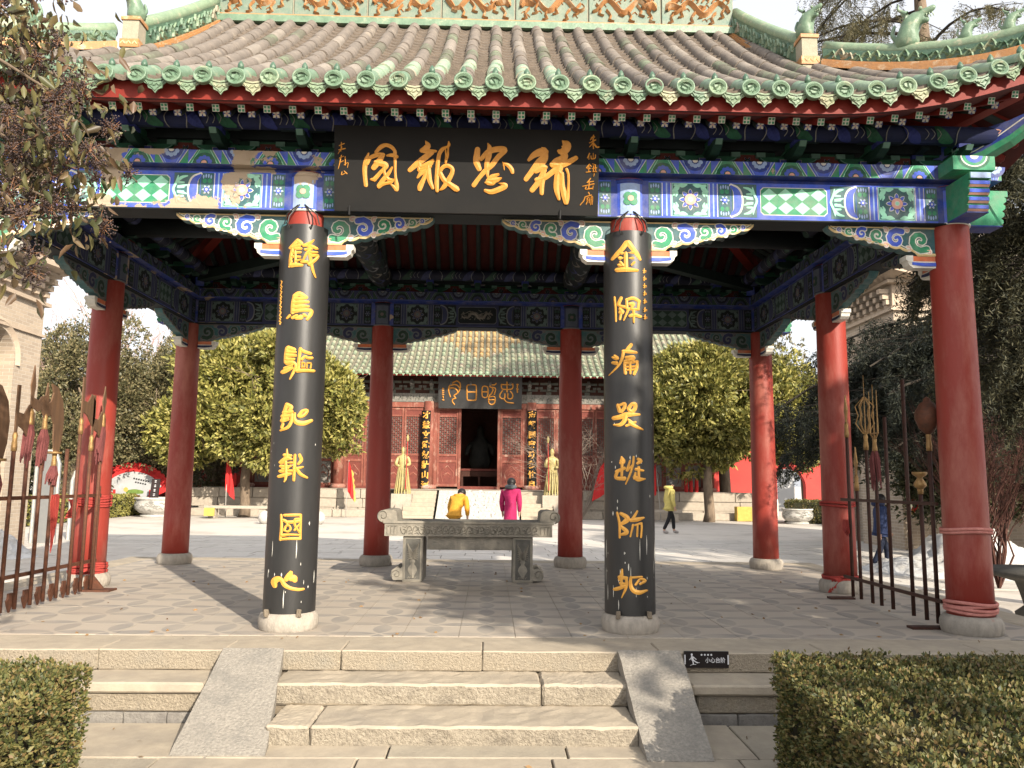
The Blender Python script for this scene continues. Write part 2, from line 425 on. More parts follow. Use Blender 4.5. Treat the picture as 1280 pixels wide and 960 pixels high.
def lotus(mb, fn, u0, v0, u1, v1, h):
    mb.use(P['mint']); rect(mb, fn, u0, v0, u1, v1, h)
    mb.use(P['teal']); rect(mb, fn, u0 + .006, v0 + .006, u1 - .006, v1 - .006, h + .0012)
    um, vm = (u0 + u1) / 2, (v0 + v1) / 2; a, b = (u1 - u0) / 2, (v1 - v0) / 2
    for su in (1, -1):
        for sv in (1, -1):
            mb.use(P['mint'])
            mb.ribbon([(um + su * a * .9, vm + sv * b * .25, .012), (um + su * a * .82, vm + sv * b * .55, .04), (um + su * a * .68, vm + sv * b * .78, .035), (um + su * a * .85, vm + sv * b * .86, .02)], fn, h + .0028, h + .0036, 3)
            mb.ribbon([(um + su * a * .95, vm + sv * b * .5, .02), (um + su * a * .72, vm + sv * b * .42, .025), (um + su * a * .78, vm + sv * b * .2, .012)], fn, h + .0042, h + .005, 3)
            mb.ribbon([(um + su * a * .62, vm + sv * b * .86, .02), (um + su * a * .4, vm + sv * b * .84, .035), (um + su * a * .18, vm + sv * b * .9, .012)], fn, h + .0028, h + .0036, 3)
    flower(mb, fn, um, vm, min(a, b) * .66, h + .004)
def curls(mb, fn, u0, v0, u1, v1, h, left=True):
    """blue cusped band and mint scroll beside the panel"""
    w = u1 - u0; H = v1 - v0
    X = (lambda t: u0 + t * w) if left else (lambda t: u1 - t * w)
    mb.use(P['teal']); rect(mb, fn, u0, v0, u1, v1, h)
    mb.use(P['white']); mb.ribbon([(X(.0), v0 + .01, .03), (X(.22), v0 + .2 * H, .07), (X(.28), v0 + .5 * H, .085), (X(.22), v0 + .8 * H, .07), (X(.0), v1 - .01, .03)], fn, h + .0015, h + .002, 4)
    mb.use(P['blue']); mb.ribbon([(X(.0), v0 + .02, .02), (X(.2), v0 + .22 * H, .05), (X(.26), v0 + .5 * H, .065), (X(.2), v0 + .78 * H, .05), (X(.0), v1 - .02, .02)], fn, h + .003, h + .004, 4)
    mb.use(P['mint'])
    for vv in (.1, .37, .63, .9):
        mb.ribbon([(X(.5), v0 + vv * H, .012), (X(.72), v0 + (vv + (.1 if vv < .5 else -.1) * .5) * H, .026), (X(.86), v0 + (.5 + (vv - .5) * .55) * H, .022), (X(.62), v0 + (.5 + (vv - .5) * .5) * H, .016)], fn, h + .0015, h + .003, 3)
    mb.ribbon([(X(.84), v0 + .1 * H, .01), (X(.9), v0 + .3 * H, .02), (X(1.0), v0 + .5 * H, .02), (X(.9), v0 + .7 * H, .02), (X(.84), v0 + .9 * H, .01)], fn, h + .0035, h + .0045, 3)
def checker(mb, fn, u0, v0, u1, v1, h, dragon=False):
    mb.use(P['blue']); rect(mb, fn, u0, v0, u1, v1, h)
    c = .025; e = .022
    o = [(u0 + e, v0 + e + c), (u0 + e + c, v0 + e), (u1 - e - c, v0 + e), (u1 - e, v0 + e + c), (u1 - e, v1 - e - c), (u1 - e - c, v1 - e), (u0 + e + c, v1 - e), (u0 + e, v1 - e - c)]
    mb.use(P['white']); poly(mb, fn, o, h + .0015)
    s = .006
    um, vm = (u0 + u1) / 2, (v0 + v1) / 2
    oo = [(um + (a - um) * (1 - 2 * s / (u1 - u0)) , vm + (b - vm) * (1 - 2 * s / (v1 - v0) * 1.3)) for a, b in o]
    mb.use(P['teal'] if dragon else P['green']); poly(mb, fn, oo, h + .003)
    if dragon:
        mb.use(P['gold'])
        W = (u1 - u0)
        mb.ribbon([(um + W * t, vm + .035 * math.sin(t * 17) + .01 * math.sin(t * 51), .045 * (1.1 - abs(t) * 1.7)) for t in np.linspace(-.36, .36, 22)], fn, h + .004, h + .014, 2)
        for i in range(46):
            a = random.uniform(-.36, .36) * W; b = random.uniform(-.06, .06)
            mb.ribbon([(um + a, vm + b, .012), (um + a + random.uniform(-.05, .05), vm + b + random.uniform(-.04, .04), .006)], fn, h + .005, h + .008, 1)
        return
    n = max(3, int(round((u1 - u0 - 2 * e) / .125))); dw = (u1 - u0 - 2 * e - .01) / n; dh = (v1 - v0 - 2 * e - .01) / 2
    mb.use(P['mint'])
    for i in range(n):
        for j in range(2):
            cu = u0 + e + .005 + (i + .5) * dw; cv = v0 + e + .005 + (j + .5) * dh
            poly(mb, fn, [(cu - dw * .47, cv), (cu, cv - dh * .47), (cu + dw * .47, cv), (cu, cv + dh * .47)], h + .0045)
def paint_beam(mb, fn, u0, u1, v0, v1, h, dragon=False, short=False):
    """the painted sequence of one bay between two column heads"""
    mb.use(P['blue']); rect(mb, fn, u0, v0, u1, v1, h)
    v0 += .016; v1 -= .012; h += .0015
    k = (u1 - u0)
    if short: seq = [(.0, .06, 'n'), (.06, .12, 'b'), (.12, .29, 'l'), (.29, .34, 'b'), (.34, .40, 'c')]; mid = (.405, .595)
    else: seq = [(0, .042, 'n'), (.045, .078, 'b'), (.08, .205, 'l'), (.207, .238, 'b'), (.24, .282, 'n'), (.284, .372, 'c')]; mid = (.375, .625)
    for a, b, t in seq:
        for side in (0, 1):
            x0, x1 = (u0 + a * k, u0 + b * k) if side == 0 else (u1 - b * k, u1 - a * k)
            if t == 'n': narrow(mb, fn, x0, v0, x1, v1, h)
            elif t == 'b': bluebar(mb, fn, x0, v0, x1, v1, h)
            elif t == 'l': lotus(mb, fn, x0, v0, x1, v1, h)
            else: curls(mb, fn, x0, v0, x1, v1, h, side == 0)
    checker(mb, fn, u0 + mid[0] * k, v0, u0 + mid[1] * k, v1, h, dragon)

def paint_plate(mb, fn, u0, u1, v0, v1, h):
    n = max(2, int(round((u1 - u0) / .26))); w = (u1 - u0) / n; H = v1 - v0
    for i in range(n):
        a = u0 + i * w; b = a + w
        mb.use(P['green'] if i % 2 else P['blue']); rect(mb, fn, a, v0, b, v1, h)
        up = i % 2 == 0; y0, y1 = (v0, v1) if up else (v1, v0)
        c1, c2 = ('green', 'dgreen') if up else ('blue', 'dblue')
        tr = lambda e, f_: [(a + e, y0), (b - e, y0), (b - w * .26 - f_, y1), (a + w * .26 + f_, y1)] if up else [(a + e, y0), (a + w * .26 + f_, y1), (b - w * .26 - f_, y1), (b - e, y0)]
        mb.use(P['white']); poly(mb, fn, tr(0, 0), h + .0015)
        mb.use(P[c1]); poly(mb, fn, tr(.007, .005), h + .003)
        mb.use(P['mint' if up else 'lblue']); poly(mb, fn, tr(.026, .018), h + .0045)
        mb.use(P[c1]); poly(mb, fn, tr(.034, .024), h + .006)
        m_ = (a + b) / 2; sg = 1 if up else -1; k = 8
        mb.use(P[c2]); poly(mb, fn, [(m_ + H * .82 * math.cos(PI * q / k * sg), y0 + sg * abs(H * .8 * math.sin(PI * q / k))) for q in (range(k + 1))], h + .0075)
        for q in range(5):
            an = PI * (q + .5) / 5 * sg; cc, ss = math.cos(an), math.sin(an)
            mb.use(P['lblue' if not up else 'blue']); disc(mb, fn, m_ + H * .42 * cc, y0 + H * .42 * ss, H * .17, h + .009 + .0006 * q, 7)
        mb.use(P['pink' if up else 'white']); poly(mb, fn, [(m_ + H * .2 * math.cos(PI * q / k * sg), y0 + sg * abs(H * .2 * math.sin(PI * q / k))) for q in range(k + 1)], h + .013)

def queti(fn, u0, dirn, top, name='bracket_wing', T=.05, inner=PDIM):
    """scalloped wing board under the beam; u0 at the column face, dirn +1/-1"""
    q = lambda u, v, h=0: fn(u0 + dirn * u, v, h)
    L_, H_ = .89, .245
    lower = []
    n = 9
    for i in range(n):      # scallops from the tip to the heel
        t0, t1 = i / n, (i + 1) / n
        for k in range(4):
            t = t0 + (t1 - t0) * k / 4
            u = L_ * (1 - t) + .0; base = -.02 - (H_ - .02) * (t ** .8)
            lower.append((max(u, .0) * (1) if u > .0 else 0, top + base - .014 * math.sin(PI * k / 4)))
    lower = [p for p in lower if p[0] > .15] + [(.15, top - H_), (0, top - H_)]
    outl = [(0, top), (L_ + .01, top)][::-1]
    full = outl + [(0, top)] if False else [(L_ + .01, top), (0, top)] + lower[::-1]
    if dirn < 0: pass
    mb = MB(); mb.use(P['teal'])
    def pr(pl, h0, h1):
        n_ = len(pl); vs = [q(u, v, h0) for u, v in pl] + [q(u, v, h1) for u, v in pl]
        mb.add(vs, [tuple(range(n_)), tuple(range(n_, 2 * n_))[::-1]] + [(i, n_ + i, n_ + (i + 1) % n_, (i + 1) % n_) for i in range(n_)])
    pr(full, -T, T)
    # cushion block and lower arm at the column
    mb.use(P['orange']); pr([(0, top - H_), (.2, top - H_), (.2, top - H_ - .045), (0, top - H_ - .045)], -T * .9, T * .9)
    mb.use(P['white']); pr([(.19, top - H_ + .004), (.25, top - H_ + .004), (.25, top - H_ - .035), (.225, top - H_ - .052), (.19, top - H_ - .052)], -T * 1.05, T * 1.05)
    mb.use(P['white']); pr([(0, top - H_ - .045), (.235, top - H_ - .045), (.225, top - H_ - .075), (.19, top - H_ - .1), (0, top - H_ - .1)], -T * .95, T * .95)
    PO = dict(P)
    for sg in (1, -1):
        P.update(PO if sg > 0 else inner)
        g = lambda u, v, h=0, sg=sg: q(u, v, sg * (T + h))
        mb.use(P['blue']); mb.ribbon([(0, top - H_ - .071, .03), (.1, top - H_ - .073, .03), (.2, top - H_ - .064, .022)], g, .003, .004, 2, ends=False)
        # cream rim following the scallops
        mb.use(P['gold'])
        for p_, q_ in zip(lower[:-1], lower[1:]): mb.add([g(p_[0], p_[1] - .003, .0), g(q_[0], q_[1] - .003, .0), g(q_[0], q_[1] + .008, .007), g(p_[0], p_[1] + .008, .007), g(q_[0], q_[1] + .022, .001), g(p_[0], p_[1] + .022, .001)], [(0, 1, 2, 3), (3, 2, 4, 5)])
        mb.use(P['white'])
        for p_, q_ in zip(lower[:-2], lower[1:-1]): mb.add([g(p_[0] - .008, p_[1] + .026, .0015), g(q_[0] - .008, q_[1] + .026, .0015), g(q_[0] - .008, q_[1] + .036, .0015), g(p_[0] - .008, p_[1] + .036, .0015)], [(0, 1, 2, 3)])
        mb.use(P['gold']); mb.ribbon([(.0, top - .008, .014), (L_ - .02, top - .008, .01)], g, .002, .004, 1)
        for (u, v, r, c, a0, s_, w_) in ((.125, -.115, .092, 'green', -2.2, 1, .044), (.325, -.105, .082, 'blue', 2.2, -1, .04), (.485, -.075, .058, 'green', -2, 1, .028), (.615, -.062, .047, 'blue', 2.2, -1, .024), (.72, -.045, .032, 'green', -2, 1, .017), (.8, -.03, .02, 'blue', -2, 1, .01)):
            spiral(mb, g, u, top + v, r * .98, a0, 1.2, w_ * 1.2, P[c], .004, s_)
        for (u, v) in ((.225, -.19), (.235, -.03), (.415, -.16), (.055, -.215), (.555, -.125), (.41, -.03), (.66, -.10)):
            spiral(mb, g, u, top + v, .022, 1, .9, .011, P['pink'], .004, 1)
    P.update(PO)
    return mb

def column(x, y, parent, head=True, r0=.172, r1=.152, first=[None]):
    c = Vector((x, y, 0))
    m = MB(); m.use(RED, True)
    prof = [(r0 - (r0 - r1) * t, .13 + 3.49 * t) for t in np.linspace(0, 1, 9)]
    m.lathe(prof, c, 32); o = m.build('column', parent)
    p = MB(); p.use(PLINTH, True)
    p.lathe([(.205, -.02), (.219, .015), (.228, .05), (.226, .09), (.212, .122), (.188, .140), (.14, .145)], c, 32)
    p.build('plinth', o)
    h = MB(); h.use(P['blue'], True)
    h.lathe([(r1 + .010, 3.29), (r1 + .010, 3.60)], c, 32, cap=False)
    h.use(P['white']); h.lathe([(r1 + .013, 3.285), (r1 + .013, 3.30)], c, 32); h.use(P['dblue']); h.lathe([(r1 + .013, 3.575), (r1 + .013, 3.61)], c, 32)
    h.use(P['lblue'], False)
    for a0 in range(4):   # flower on each side of the column head
        a = a0 * PI / 2 - PI / 2
        def fn(u, v, hh=0, a=a):
            t = a + u / .165; return Vector((x + (r1 + .012 + hh) * math.cos(t), y + (r1 + .012 + hh) * math.sin(t), v))
        h.use(P['lblue']); fr = [(-.085, 3.31), (.085, 3.31), (.085, 3.57), (-.085, 3.57)]
        for i in range(6): rect(h, fn, -.085 + i * .0283, 3.31, -.085 + (i + 1) * .0283, 3.57, .001)
        for i in range(4):
            an = i * PI / 2 + PI / 4; h.use(P['green']); disc(h, fn, .033 * math.cos(an), 3.44 + .033 * math.sin(an), .034, .004 + .0012 * i, 10)
        h.use(P['pink']); disc(h, fn, 0, 3.44, .024, .0095, 10)
    h.build('painted_column_head', o)
    return o

P.update(PWORN)
cols = {}
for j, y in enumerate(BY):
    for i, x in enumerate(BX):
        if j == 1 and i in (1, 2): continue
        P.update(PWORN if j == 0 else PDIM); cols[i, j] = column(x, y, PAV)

P.update(PWORN)
SIDES = [  # origin, U, length, bay breaks
 (Vector((BX[0], 0, 0)), Vector((1, 0, 0)), [0, 2.709, 5.359, 8.068]),
 (Vector((BX[3], 0, 0)), Vector((0, 1, 0)), [0, 2.337, 4.674]),
 (Vector((BX[3], BY[2], 0)), Vector((-1, 0, 0)), [0, 2.709, 5.359, 8.068]),
 (Vector((BX[0], BY[2], 0)), Vector((0, -1, 0)), [0, 2.337, 4.674])]
ZB0, ZB1, ZP0, ZP1 = 3.295, 3.605, 3.645, 3.765

# one bracket set, x along the wall, -y outwards
def bracket_mesh():
    mb = MB(); I = lambda u, v, h=0: Vector((u, -h, v))
    def fr(z0, z1, a, b, c1):
        mb.use(c1); vs = [(-a, -a, z0), (a, -a, z0), (a, a, z0), (-a, a, z0), (-b, -b, z1), (b, -b, z1), (b, b, z1), (-b, b, z1)]
        mb.add(vs, [(0,3,2,1),(4,5,6,7),(0,1,5,4),(1,2,6,5),(2,3,7,6),(3,0,4,7)])
    fr(0, .045, .062, .092, P['blue']); mb.use(P['blue']); mb.box((-.094, -.094, .045), (.094, .094, .10))
    for sg in (1, -1):
        g = lambda u, v, h=0, sg=sg: Vector((u * sg, -sg * h, v))
        mb.use(P['white']); frame(mb, g, -.092, .047, .092, .099, .006, .0965)
    arm = [(-.07, .04), (.07, .04), (.17, .075), (.235, .13), (.25, .165), (-.25, .165), (-.235, .13), (-.17, .075)]
    mb.use(P['green']); mb.prism(arm, I, -.045, .045)
    mb.use(P['mint'])
    for sg in (1, -1):
        g = lambda u, v, h=0, sg=sg: Vector((u * sg, -sg * h, v))
        mb.ribbon([(-.235, .15, .01), (-.215, .12, .01), (-.15, .08, .01)], g, .047, .048, 2); mb.ribbon([(.235, .15, .01), (.215, .12, .01), (.15, .08, .01)], g, .047, .048, 2)
        mb.box((-.27 if sg > 0 else .195, -.05, .16), (-.195 if sg > 0 else .27, .05, .225))
    # arm reaching in and out
    J = lambda u, v, h=0: Vector((h, -u, v))
    ou = [(-.30, .10), (-.24, .06), (.24, .06), (.33, .115), (.36, .17), (.30, .185), (-.30, .185)]
    mb.use(P['dgreen']); mb.prism(ou, J, -.036, .036)
    mb.use(P['mint']); mb.prism([(.332, .12), (.345, .112), (.375, .172), (.362, .175)], J, -.026, .026)
    mb.use(P['blue']); mb.box((-.05, -.30, .185), (.05, -.21, .235)); mb.box((-.05, .21, .185), (.05, .30, .235))
    mb.use(P['teal']); mb.box((-.18, -.285, .235), (.18, -.225, .27)); mb.box((-.18, .225, .235), (.18, .285, .27))
    mb.use(P['green']); mb.prism([(-.2, .225), (.2, .225), (.24, .26), (.2, .32), (-.2, .32)], J, -.03, .03)
    me = mb.build('bracket_set'); d = me.data; bpy.data.objects.remove(me); return d
P.update(PSHADE); BRK = bracket_mesh(); P.update(PWORN)

for si, (O, U, br) in enumerate(SIDES):
    fn0 = planefn(O, U, (0, 0, 1)); Lr = br[-1]
    front = si == 0
    for b in range(len(br) - 1):
        u0, u1 = br[b], br[b + 1]
        m = MB(); m.use(P['dblue']); m.prism([(u0 + .08, ZB0), (u1 - .08, ZB0), (u1 - .08, ZB1), (u0 + .08, ZB1)], fn0, -.125, .125)
        m.use(PDIM['teal']); m.prism([(u0 + .08, ZB0 - .012), (u1 - .08, ZB0 - .012), (u1 - .08, ZB0 - .001), (u0 + .08, ZB0 - .001)], fn0, -.11, .135)
        beam = m.build('painted_beam', PAV)
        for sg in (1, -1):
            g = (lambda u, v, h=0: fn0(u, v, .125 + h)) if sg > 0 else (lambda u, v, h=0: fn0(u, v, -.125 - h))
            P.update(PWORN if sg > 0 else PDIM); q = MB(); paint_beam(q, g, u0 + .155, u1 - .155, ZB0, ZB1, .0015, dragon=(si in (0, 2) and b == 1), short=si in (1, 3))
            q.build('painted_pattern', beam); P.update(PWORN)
        for dr, uu in ((1, u0 + .15), (-1, u1 - .15)):
            P.update(PCLEAN); qm = queti(fn0, uu, dr, ZB0 - .013); qm.build('bracket_wing', PAV); P.update(PWORN)
    # flat plate on the beams
    m = MB(); m.use(P['dblue']); m.prism([(-.30, ZP0 - .04), (Lr - .3 if si % 2 else Lr + .30, ZP0 - .04), (Lr - .3 if si % 2 else Lr + .30, ZP0), (-.30, ZP0)] if False else [(0, ZB1), (Lr, ZB1), (Lr, ZP0), (0, ZP0)], fn0, -.09, .09)
    e0, e1 = (-.36, Lr + .36) if si % 2 == 0 else (.19, Lr - .19)
    m.prism([(e0, ZP0), (e1, ZP0), (e1, ZP1), (e0, ZP1)], fn0, -.185, .185)
    pl = m.build('plate_beam', PAV)
    for sg in (1, -1):
        q = MB(); P.update(PWORN if sg > 0 else PDIM)
        g = (lambda u, v, h=0: fn0(u, v, .185 + h)) if sg > 0 else (lambda u, v, h=0: fn0(u, v, -.185 - h))
        paint_plate(q, g, .2, Lr - .2, ZP0 + .004, ZP1 - .004, .0015); q.build('painted_pattern', pl)
        if si % 2 == 0 and sg > 0:
            for e_ in (-.36, Lr + .12): q = MB(); paint_plate(q, g, e_, e_ + .24, ZP0 + .004, ZP1 - .004, .0015); q.build('painted_pattern', pl)
    P.update(PSHADE)
    # brackets, red boards between them, tie beam and purlins above
    pos = []
    for b in range(len(br) - 1):
        n = 4 if si % 2 == 0 else 3
        pos += [br[b] + (br[b + 1] - br[b]) * k / n for k in range(n)]
    pos.append(br[-1])
    for u in pos:
        mt = Matrix((U, -U.cross(Vector((0, 0, 1))), Vector((0, 0, 1)))).transposed().to_4x4(); mt.translation = fn0(u, ZP1 + .001, 0); mt = mt @ Matrix.Diagonal((1, 1, .62, 1))
        link('bracket_set', BRK, PAV, mt)
    for k in range(len(pos) - 1):
        a, c = pos[k] + .1, pos[k + 1] - .1
        m = MB(); m.use(P['dgreen']); m.prism([(a, ZP1), (c, ZP1), (c, 3.92), (a, 3.92)], fn0, -.014, .014)
        w_ = c - a; am = (a + c) / 2
        for sg in (1, -1):
            g = (lambda u, v, h=0: fn0(u, v, .014 + h)) if sg > 0 else (lambda u, v, h=0: fn0(u, v, -.014 - h))
            sh = [(a + .015, ZP1 + .005), (c - .015, ZP1 + .005), (c - .04, ZP1 + .05), (c - w_ * .18, ZP1 + .11), (c - w_ * .24, 3.91), (a + w_ * .24, 3.91), (a + w_ * .18, ZP1 + .11), (a + .04, ZP1 + .05)]
            m.use(P['green']); poly(m, g, sh, .0015)
            m.use(P['red']); poly(m, g, [(am + (x - am) * .88, ZP1 + .005 + (y - ZP1 - .005) * .9) for x, y in sh], .003)
            flower(m, g, am, ZP1 + .07, .045, .0045, 'dblue', 'dgreen', 'dblue', 6)
        m.build('bracket_board', PAV)
    m = MB(); m.use(PDIM['teal']); m.prism([(.05, 3.922), (Lr - .05, 3.922), (Lr - .05, 4.05), (.05, 4.05)], fn0, -.05, .05); m.build('tie_beam', PAV)
    for hh, zz, ext in ((.27, 3.985, .3), (-.27, 3.985, -.28)):
        P.update(PSHADE if hh > 0 else PDIM); m = MB(); m.use(P['dblue'], True)
        ex2 = ext if hh < 0 or si % 2 == 0 else .10
        m.tube([fn0(-ex2 * .98, zz, hh), fn0(Lr + ex2 * .98, zz, hh)], .075, 14)
        if si % 2 and hh > 0:
            for q_ in (-1, 1):
                m.use(P['dgreen'], True); e_ = -ex2 * .98 if q_ < 0 else Lr + ex2 * .98; m.tube([fn0(e_ - q_ * .02, zz, hh), fn0(e_ + q_ * .006, zz, hh)], .079, 18)
        pu = m.build('purlin', PAV)
        q = MB()
        def cf(u, v, h=0, zz=zz, hh=hh, sg=(1 if hh > 0 else -1)):
            a = v / .075; return fn0(u, zz + (.078 + h) * math.sin(a), hh + sg * (.078 + h) * math.cos(a))
        nb = int(Lr / .55)
        for k in range(nb):
            um = Lr * (k + .5) / nb
            q.use(P['blue']); q.ribbon([(um - .2, .02, .07), (um - .14, -.05, .09), (um - .1, -.09, .05)], cf, .001, .002, 3)
            q.use(P['green']); q.ribbon([(um + .05, .03, .06), (um + .1, -.05, .09), (um + .16, -.08, .05)], cf, .001, .002, 3)
            q.use(P['white'])
            for s_ in (-1, 1):
                q.ribbon([(um + s_ * .24, .05, .008), (um + s_ * .2, -.02, .008), (um + s_ * .22, -.11, .008)], cf, .002, .003, 3)
            for t in range(3):
                q.ribbon([(um - .05 + t * .05, -.06, .006), (um - .03 + t * .05, -.02, .006), (um - .06 + t * .05, .02, .005)], cf, .002, .003, 2)
        stuff(q.build('painted_pattern', pu))
    P.update(PWORN)

P.update(PCLEAN)
# beam heads pushing through the four corner columns
def beam_head(O, D, name):
    """O column centre, D outward direction; stepped scroll end"""
    D = Vector(D); W = Vector((0, 0, 1)).cross(D)
    f = lambda u, v, h=0: Vector(O) + D * u + Vector((0, 0, v)) + W * h
    z0, z1 = 3.30, 3.60; m = MB()
    pts = [(.1, z0), (.40, z0)]
    for i in range(4):
        zz = z0 + (z1 - z0 - .05) * i / 4; dz = (z1 - z0 - .05) / 4
        pts += [(.40 + .012 * i + .02, zz + dz * .35), (.40 + .012 * i + .022, zz + dz * .7), (.40 + .012 * i + .004, zz + dz * .98)]
    pts += [(.47, z1 - .05), (.47, z1), (.1, z1)]
    m.use(P['green']); m.prism(pts, f, -.085, .085)
    g = lambda u, v, h=0: Vector(O) + D * (u) + Vector((0, 0, v)) + W * h
    for i in range(4):
        zz = z0 + (z1 - z0 - .05) * i / 4; dz = (z1 - z0 - .05) / 4; x = .40 + .012 * i
        m.use(P['blue']); m.add([f(x + .0235, zz + dz * .30, -.08), f(x + .0235, zz + dz * .30, .08), f(x + .0255, zz + dz * .75, .08), f(x + .0255, zz + dz * .75, -.08)], [(0, 1, 2, 3)])
        m.use(P['pink']); m.add([f(x + .004, zz + .002, -.082), f(x + .004, zz + .002, .082), f(x + .022, zz + dz * .26, .082), f(x + .022, zz + dz * .26, -.082)], [(0, 1, 2, 3)])
    m.use(P['lblue']); m.prism([(.465, z1 - .048), (.474, z1 - .048), (.474, z1 - .003), (.465, z1 - .003)], f, -.08, .08)
    m.use(P['dblue']); m.prism([(.1, z0 - .01), (.41, z0 - .01), (.41, z0 - .001), (.1, z0 - .001)], f, -.088, .088)
    m.build(name, PAV)
for x, y, dx, dy in ((BX[0], 0, -1, -1), (BX[3], 0, 1, -1), (BX[3], BY[2], 1, 1), (BX[0], BY[2], -1, 1)):
    beam_head((x, y, 0), (dx, 0, 0), 'beam_head'); beam_head((x, y, 0), (0, dy, 0), 'beam_head')
    m = MB()   # plate end over the corner, facing outwards
    m.use(P['green']); yy = sorted((y + dy * .19, y + dy * .40)); m.box((x - .17, yy[0], ZP0 + .003), (x + .17, yy[1], ZP1 - .003))
    pe = m.build('plate_beam_end', PAV)
    if dy < 0:
        g = planefn((x, y + dy * .40 - .0015, 0), (1, 0, 0), (0, 0, 1)); q = MB()
        for r, c, hh in ((.115, 'dgreen', 0), (.095, 'white', .0015), (.085, 'green', .003), (.06, 'blue', .0045), (.03, 'white', .006)):
            q.use(P[c]); k = 14; poly(q, g, [(r * 1.15 * math.cos(PI + PI * j / k), ZP1 - .004 + r * .95 * math.sin(PI + PI * j / k)) for j in range(k + 1)], hh)
        q.build('painted_pattern', pe)
    # upturned corner bracket and hip rafter on the diagonal
    D = Vector((dx, dy, 0)).normalized(); W = Vector((0, 0, 1)).cross(D)
    f = lambda u, v, h=0: Vector((x, y, 0)) + D * u + Vector((0, 0, v)) + W * h
    m = MB(); m.use(P['dblue'])
    wing = [(-.25, 3.80), (.12, 3.79), (.3, 3.82), (.5, 3.90), (.66, 4.0), (.76, 4.06), (.78, 4.10), (.7, 4.115), (.5, 4.07), (.25, 4.05), (-.25, 4.05)]
    m.prism(wing, f, -.06, .06)
    m.use(P['green']); m.prism([(.12, 3.785), (.3, 3.815), (.5, 3.895), (.66, 3.995), (.765, 4.055), (.785, 4.10), (.775, 4.118), (.72, 4.075), (.5, 3.945), (.3, 3.87), (.12, 3.84)], f, -.067, .067)
    for sg in (1, -1):
        g = lambda u, v, h=0, sg=sg: f(u, v, sg * (.0615 + h))
        m.use(P['white']); m.ribbon([(.2, 4.03, .01), (.12, 3.95, .01), (.2, 3.88, .01), (.35, 3.93, .01), (.6, 4.06, .01)], g, .001, .002, 3)
        m.use(P['pink']); m.ribbon([(.3, 3.99, .01), (.36, 4.03, .012), (.44, 4.0, .01), (.38, 3.96, .01)], g, .001, .002, 3)
    m.build('corner_bracket', PAV)
    m = MB(); m.use(REDB); m.tube([f(-1.0, 4.55, 0), f(0, 4.18, 0), f(.55, 4.32, 0), f(1.1, 4.80, 0)], [.09, .09, .085, .07], 4); m.build('hip_rafter', PAV)

# painted round cross beams and posts inside
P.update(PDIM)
for x in (BX[1], BX[2]):
    m = MB(); m.use(P['teal'], True); m.tube([(x, .32, 3.93), (x, 4.35, 3.93)], .145, 18)
    cb = m.build('cross_beam', PAV); q = MB()
    def cf(u, v, h=0): a = v / .145; return Vector((x + (.148 + h) * math.cos(a), u, 3.93 + (.148 + h) * math.sin(a)))
    for k in range(13):
        u = .45 + k * .3
        for vv in (-.05, -.2, -.33, -.46):
            q.use(P[('blue', 'green', 'white', 'gold')[(k + int(vv * 20)) % 4] if k > 1 else ('gold', 'green')[k % 2]])
            q.ribbon([(u - .1, vv, .02), (u, vv + .05, .035), (u + .08, vv - .02, .03), (u + .02, vv - .06, .015)], cf, .001, .003, 3)
        q.use(P['lblue']); q.ribbon([(u + .15, .02, .01), (u + .15, -.2, .01), (u + .15, -.48, .01)], cf, .002, .003, 2)
    stuff(q.build('painted_pattern', cb))
for y in (1.15, 3.524):
    m = MB(); m.use(P['dblue'], True); m.tube([(-3.2, y, 4.98), (3.2, y, 4.98)], .11, 12); m.build('inner_purlin', PAV)
    for x in (BX[1], BX[2]):
        m = MB(); m.use(P['dgreen']); m.box((x - .09, y - .09, 4.07), (x + .09, y + .09, 4.9)); m.build('short_post', PAV)
for y in (BY[1],):
    for s in (-1, 1):
        m = MB(); m.use(P['teal'], True); m.tube([(s * 3.9, y, 3.93), (s * 1.46, y, 3.95)], .12, 14); m.build('cross_beam', PAV)
for s in (-1, 1):        # diagonal tie beams in the corners
    for yy, y2 in ((.15, 1.2), (4.52, 3.47)):
        m = MB(); m.use(P['dgreen']); m.tube([(s * 3.85, yy, 3.93), (s * 2.4, (yy + y2 * 1.3) / 2.3 if yy < 1 else yy - .95, 3.97), (s * 1.45, y2, 4.05)], .09, 4); m.build('diagonal_beam', PAV)

# ------------------------------------------------------------------ roof
P.update(PCLEAN)
HLX, HLY, OV = 4.854, 3.157, .82
def prof(d): return 4.03 + .60 * d + .048 * d * d
def surf(side, x, d):
    """point on the tiled surface: side 0 front,1 right,2 back,3 left; x along the eave, d inwards"""
    HL = HLX if side % 2 == 0 else HLY
    q = max(0, abs(x) - (HL - 2.25)); lift = .112 * q * q * max(0, 1 - d / 2.25) ** 1.5
    z = prof(d) + lift
    if side == 0: return Vector((x, CY - HLY + d, z))
    if side == 1: return Vector((HLX - d, CY + x, z))
    if side == 2: return Vector((-x, CY + HLY - d, z))
    return Vector((-HLX + d, CY - x, z))
SU = [Vector((1, 0, 0)), Vector((0, 1, 0)), Vector((-1, 0, 0)), Vector((0, -1, 0))]
GABX = 3.2
def dmax(side, x):
    HL = HLX if side % 2 == 0 else HLY; e = HL - abs(x)
    if side % 2 == 0: return HLY - .03 if abs(x) < GABX - .12 else max(0, e - .06)
    return min(HLX - GABX - .02, e - .06)
roof = MB()
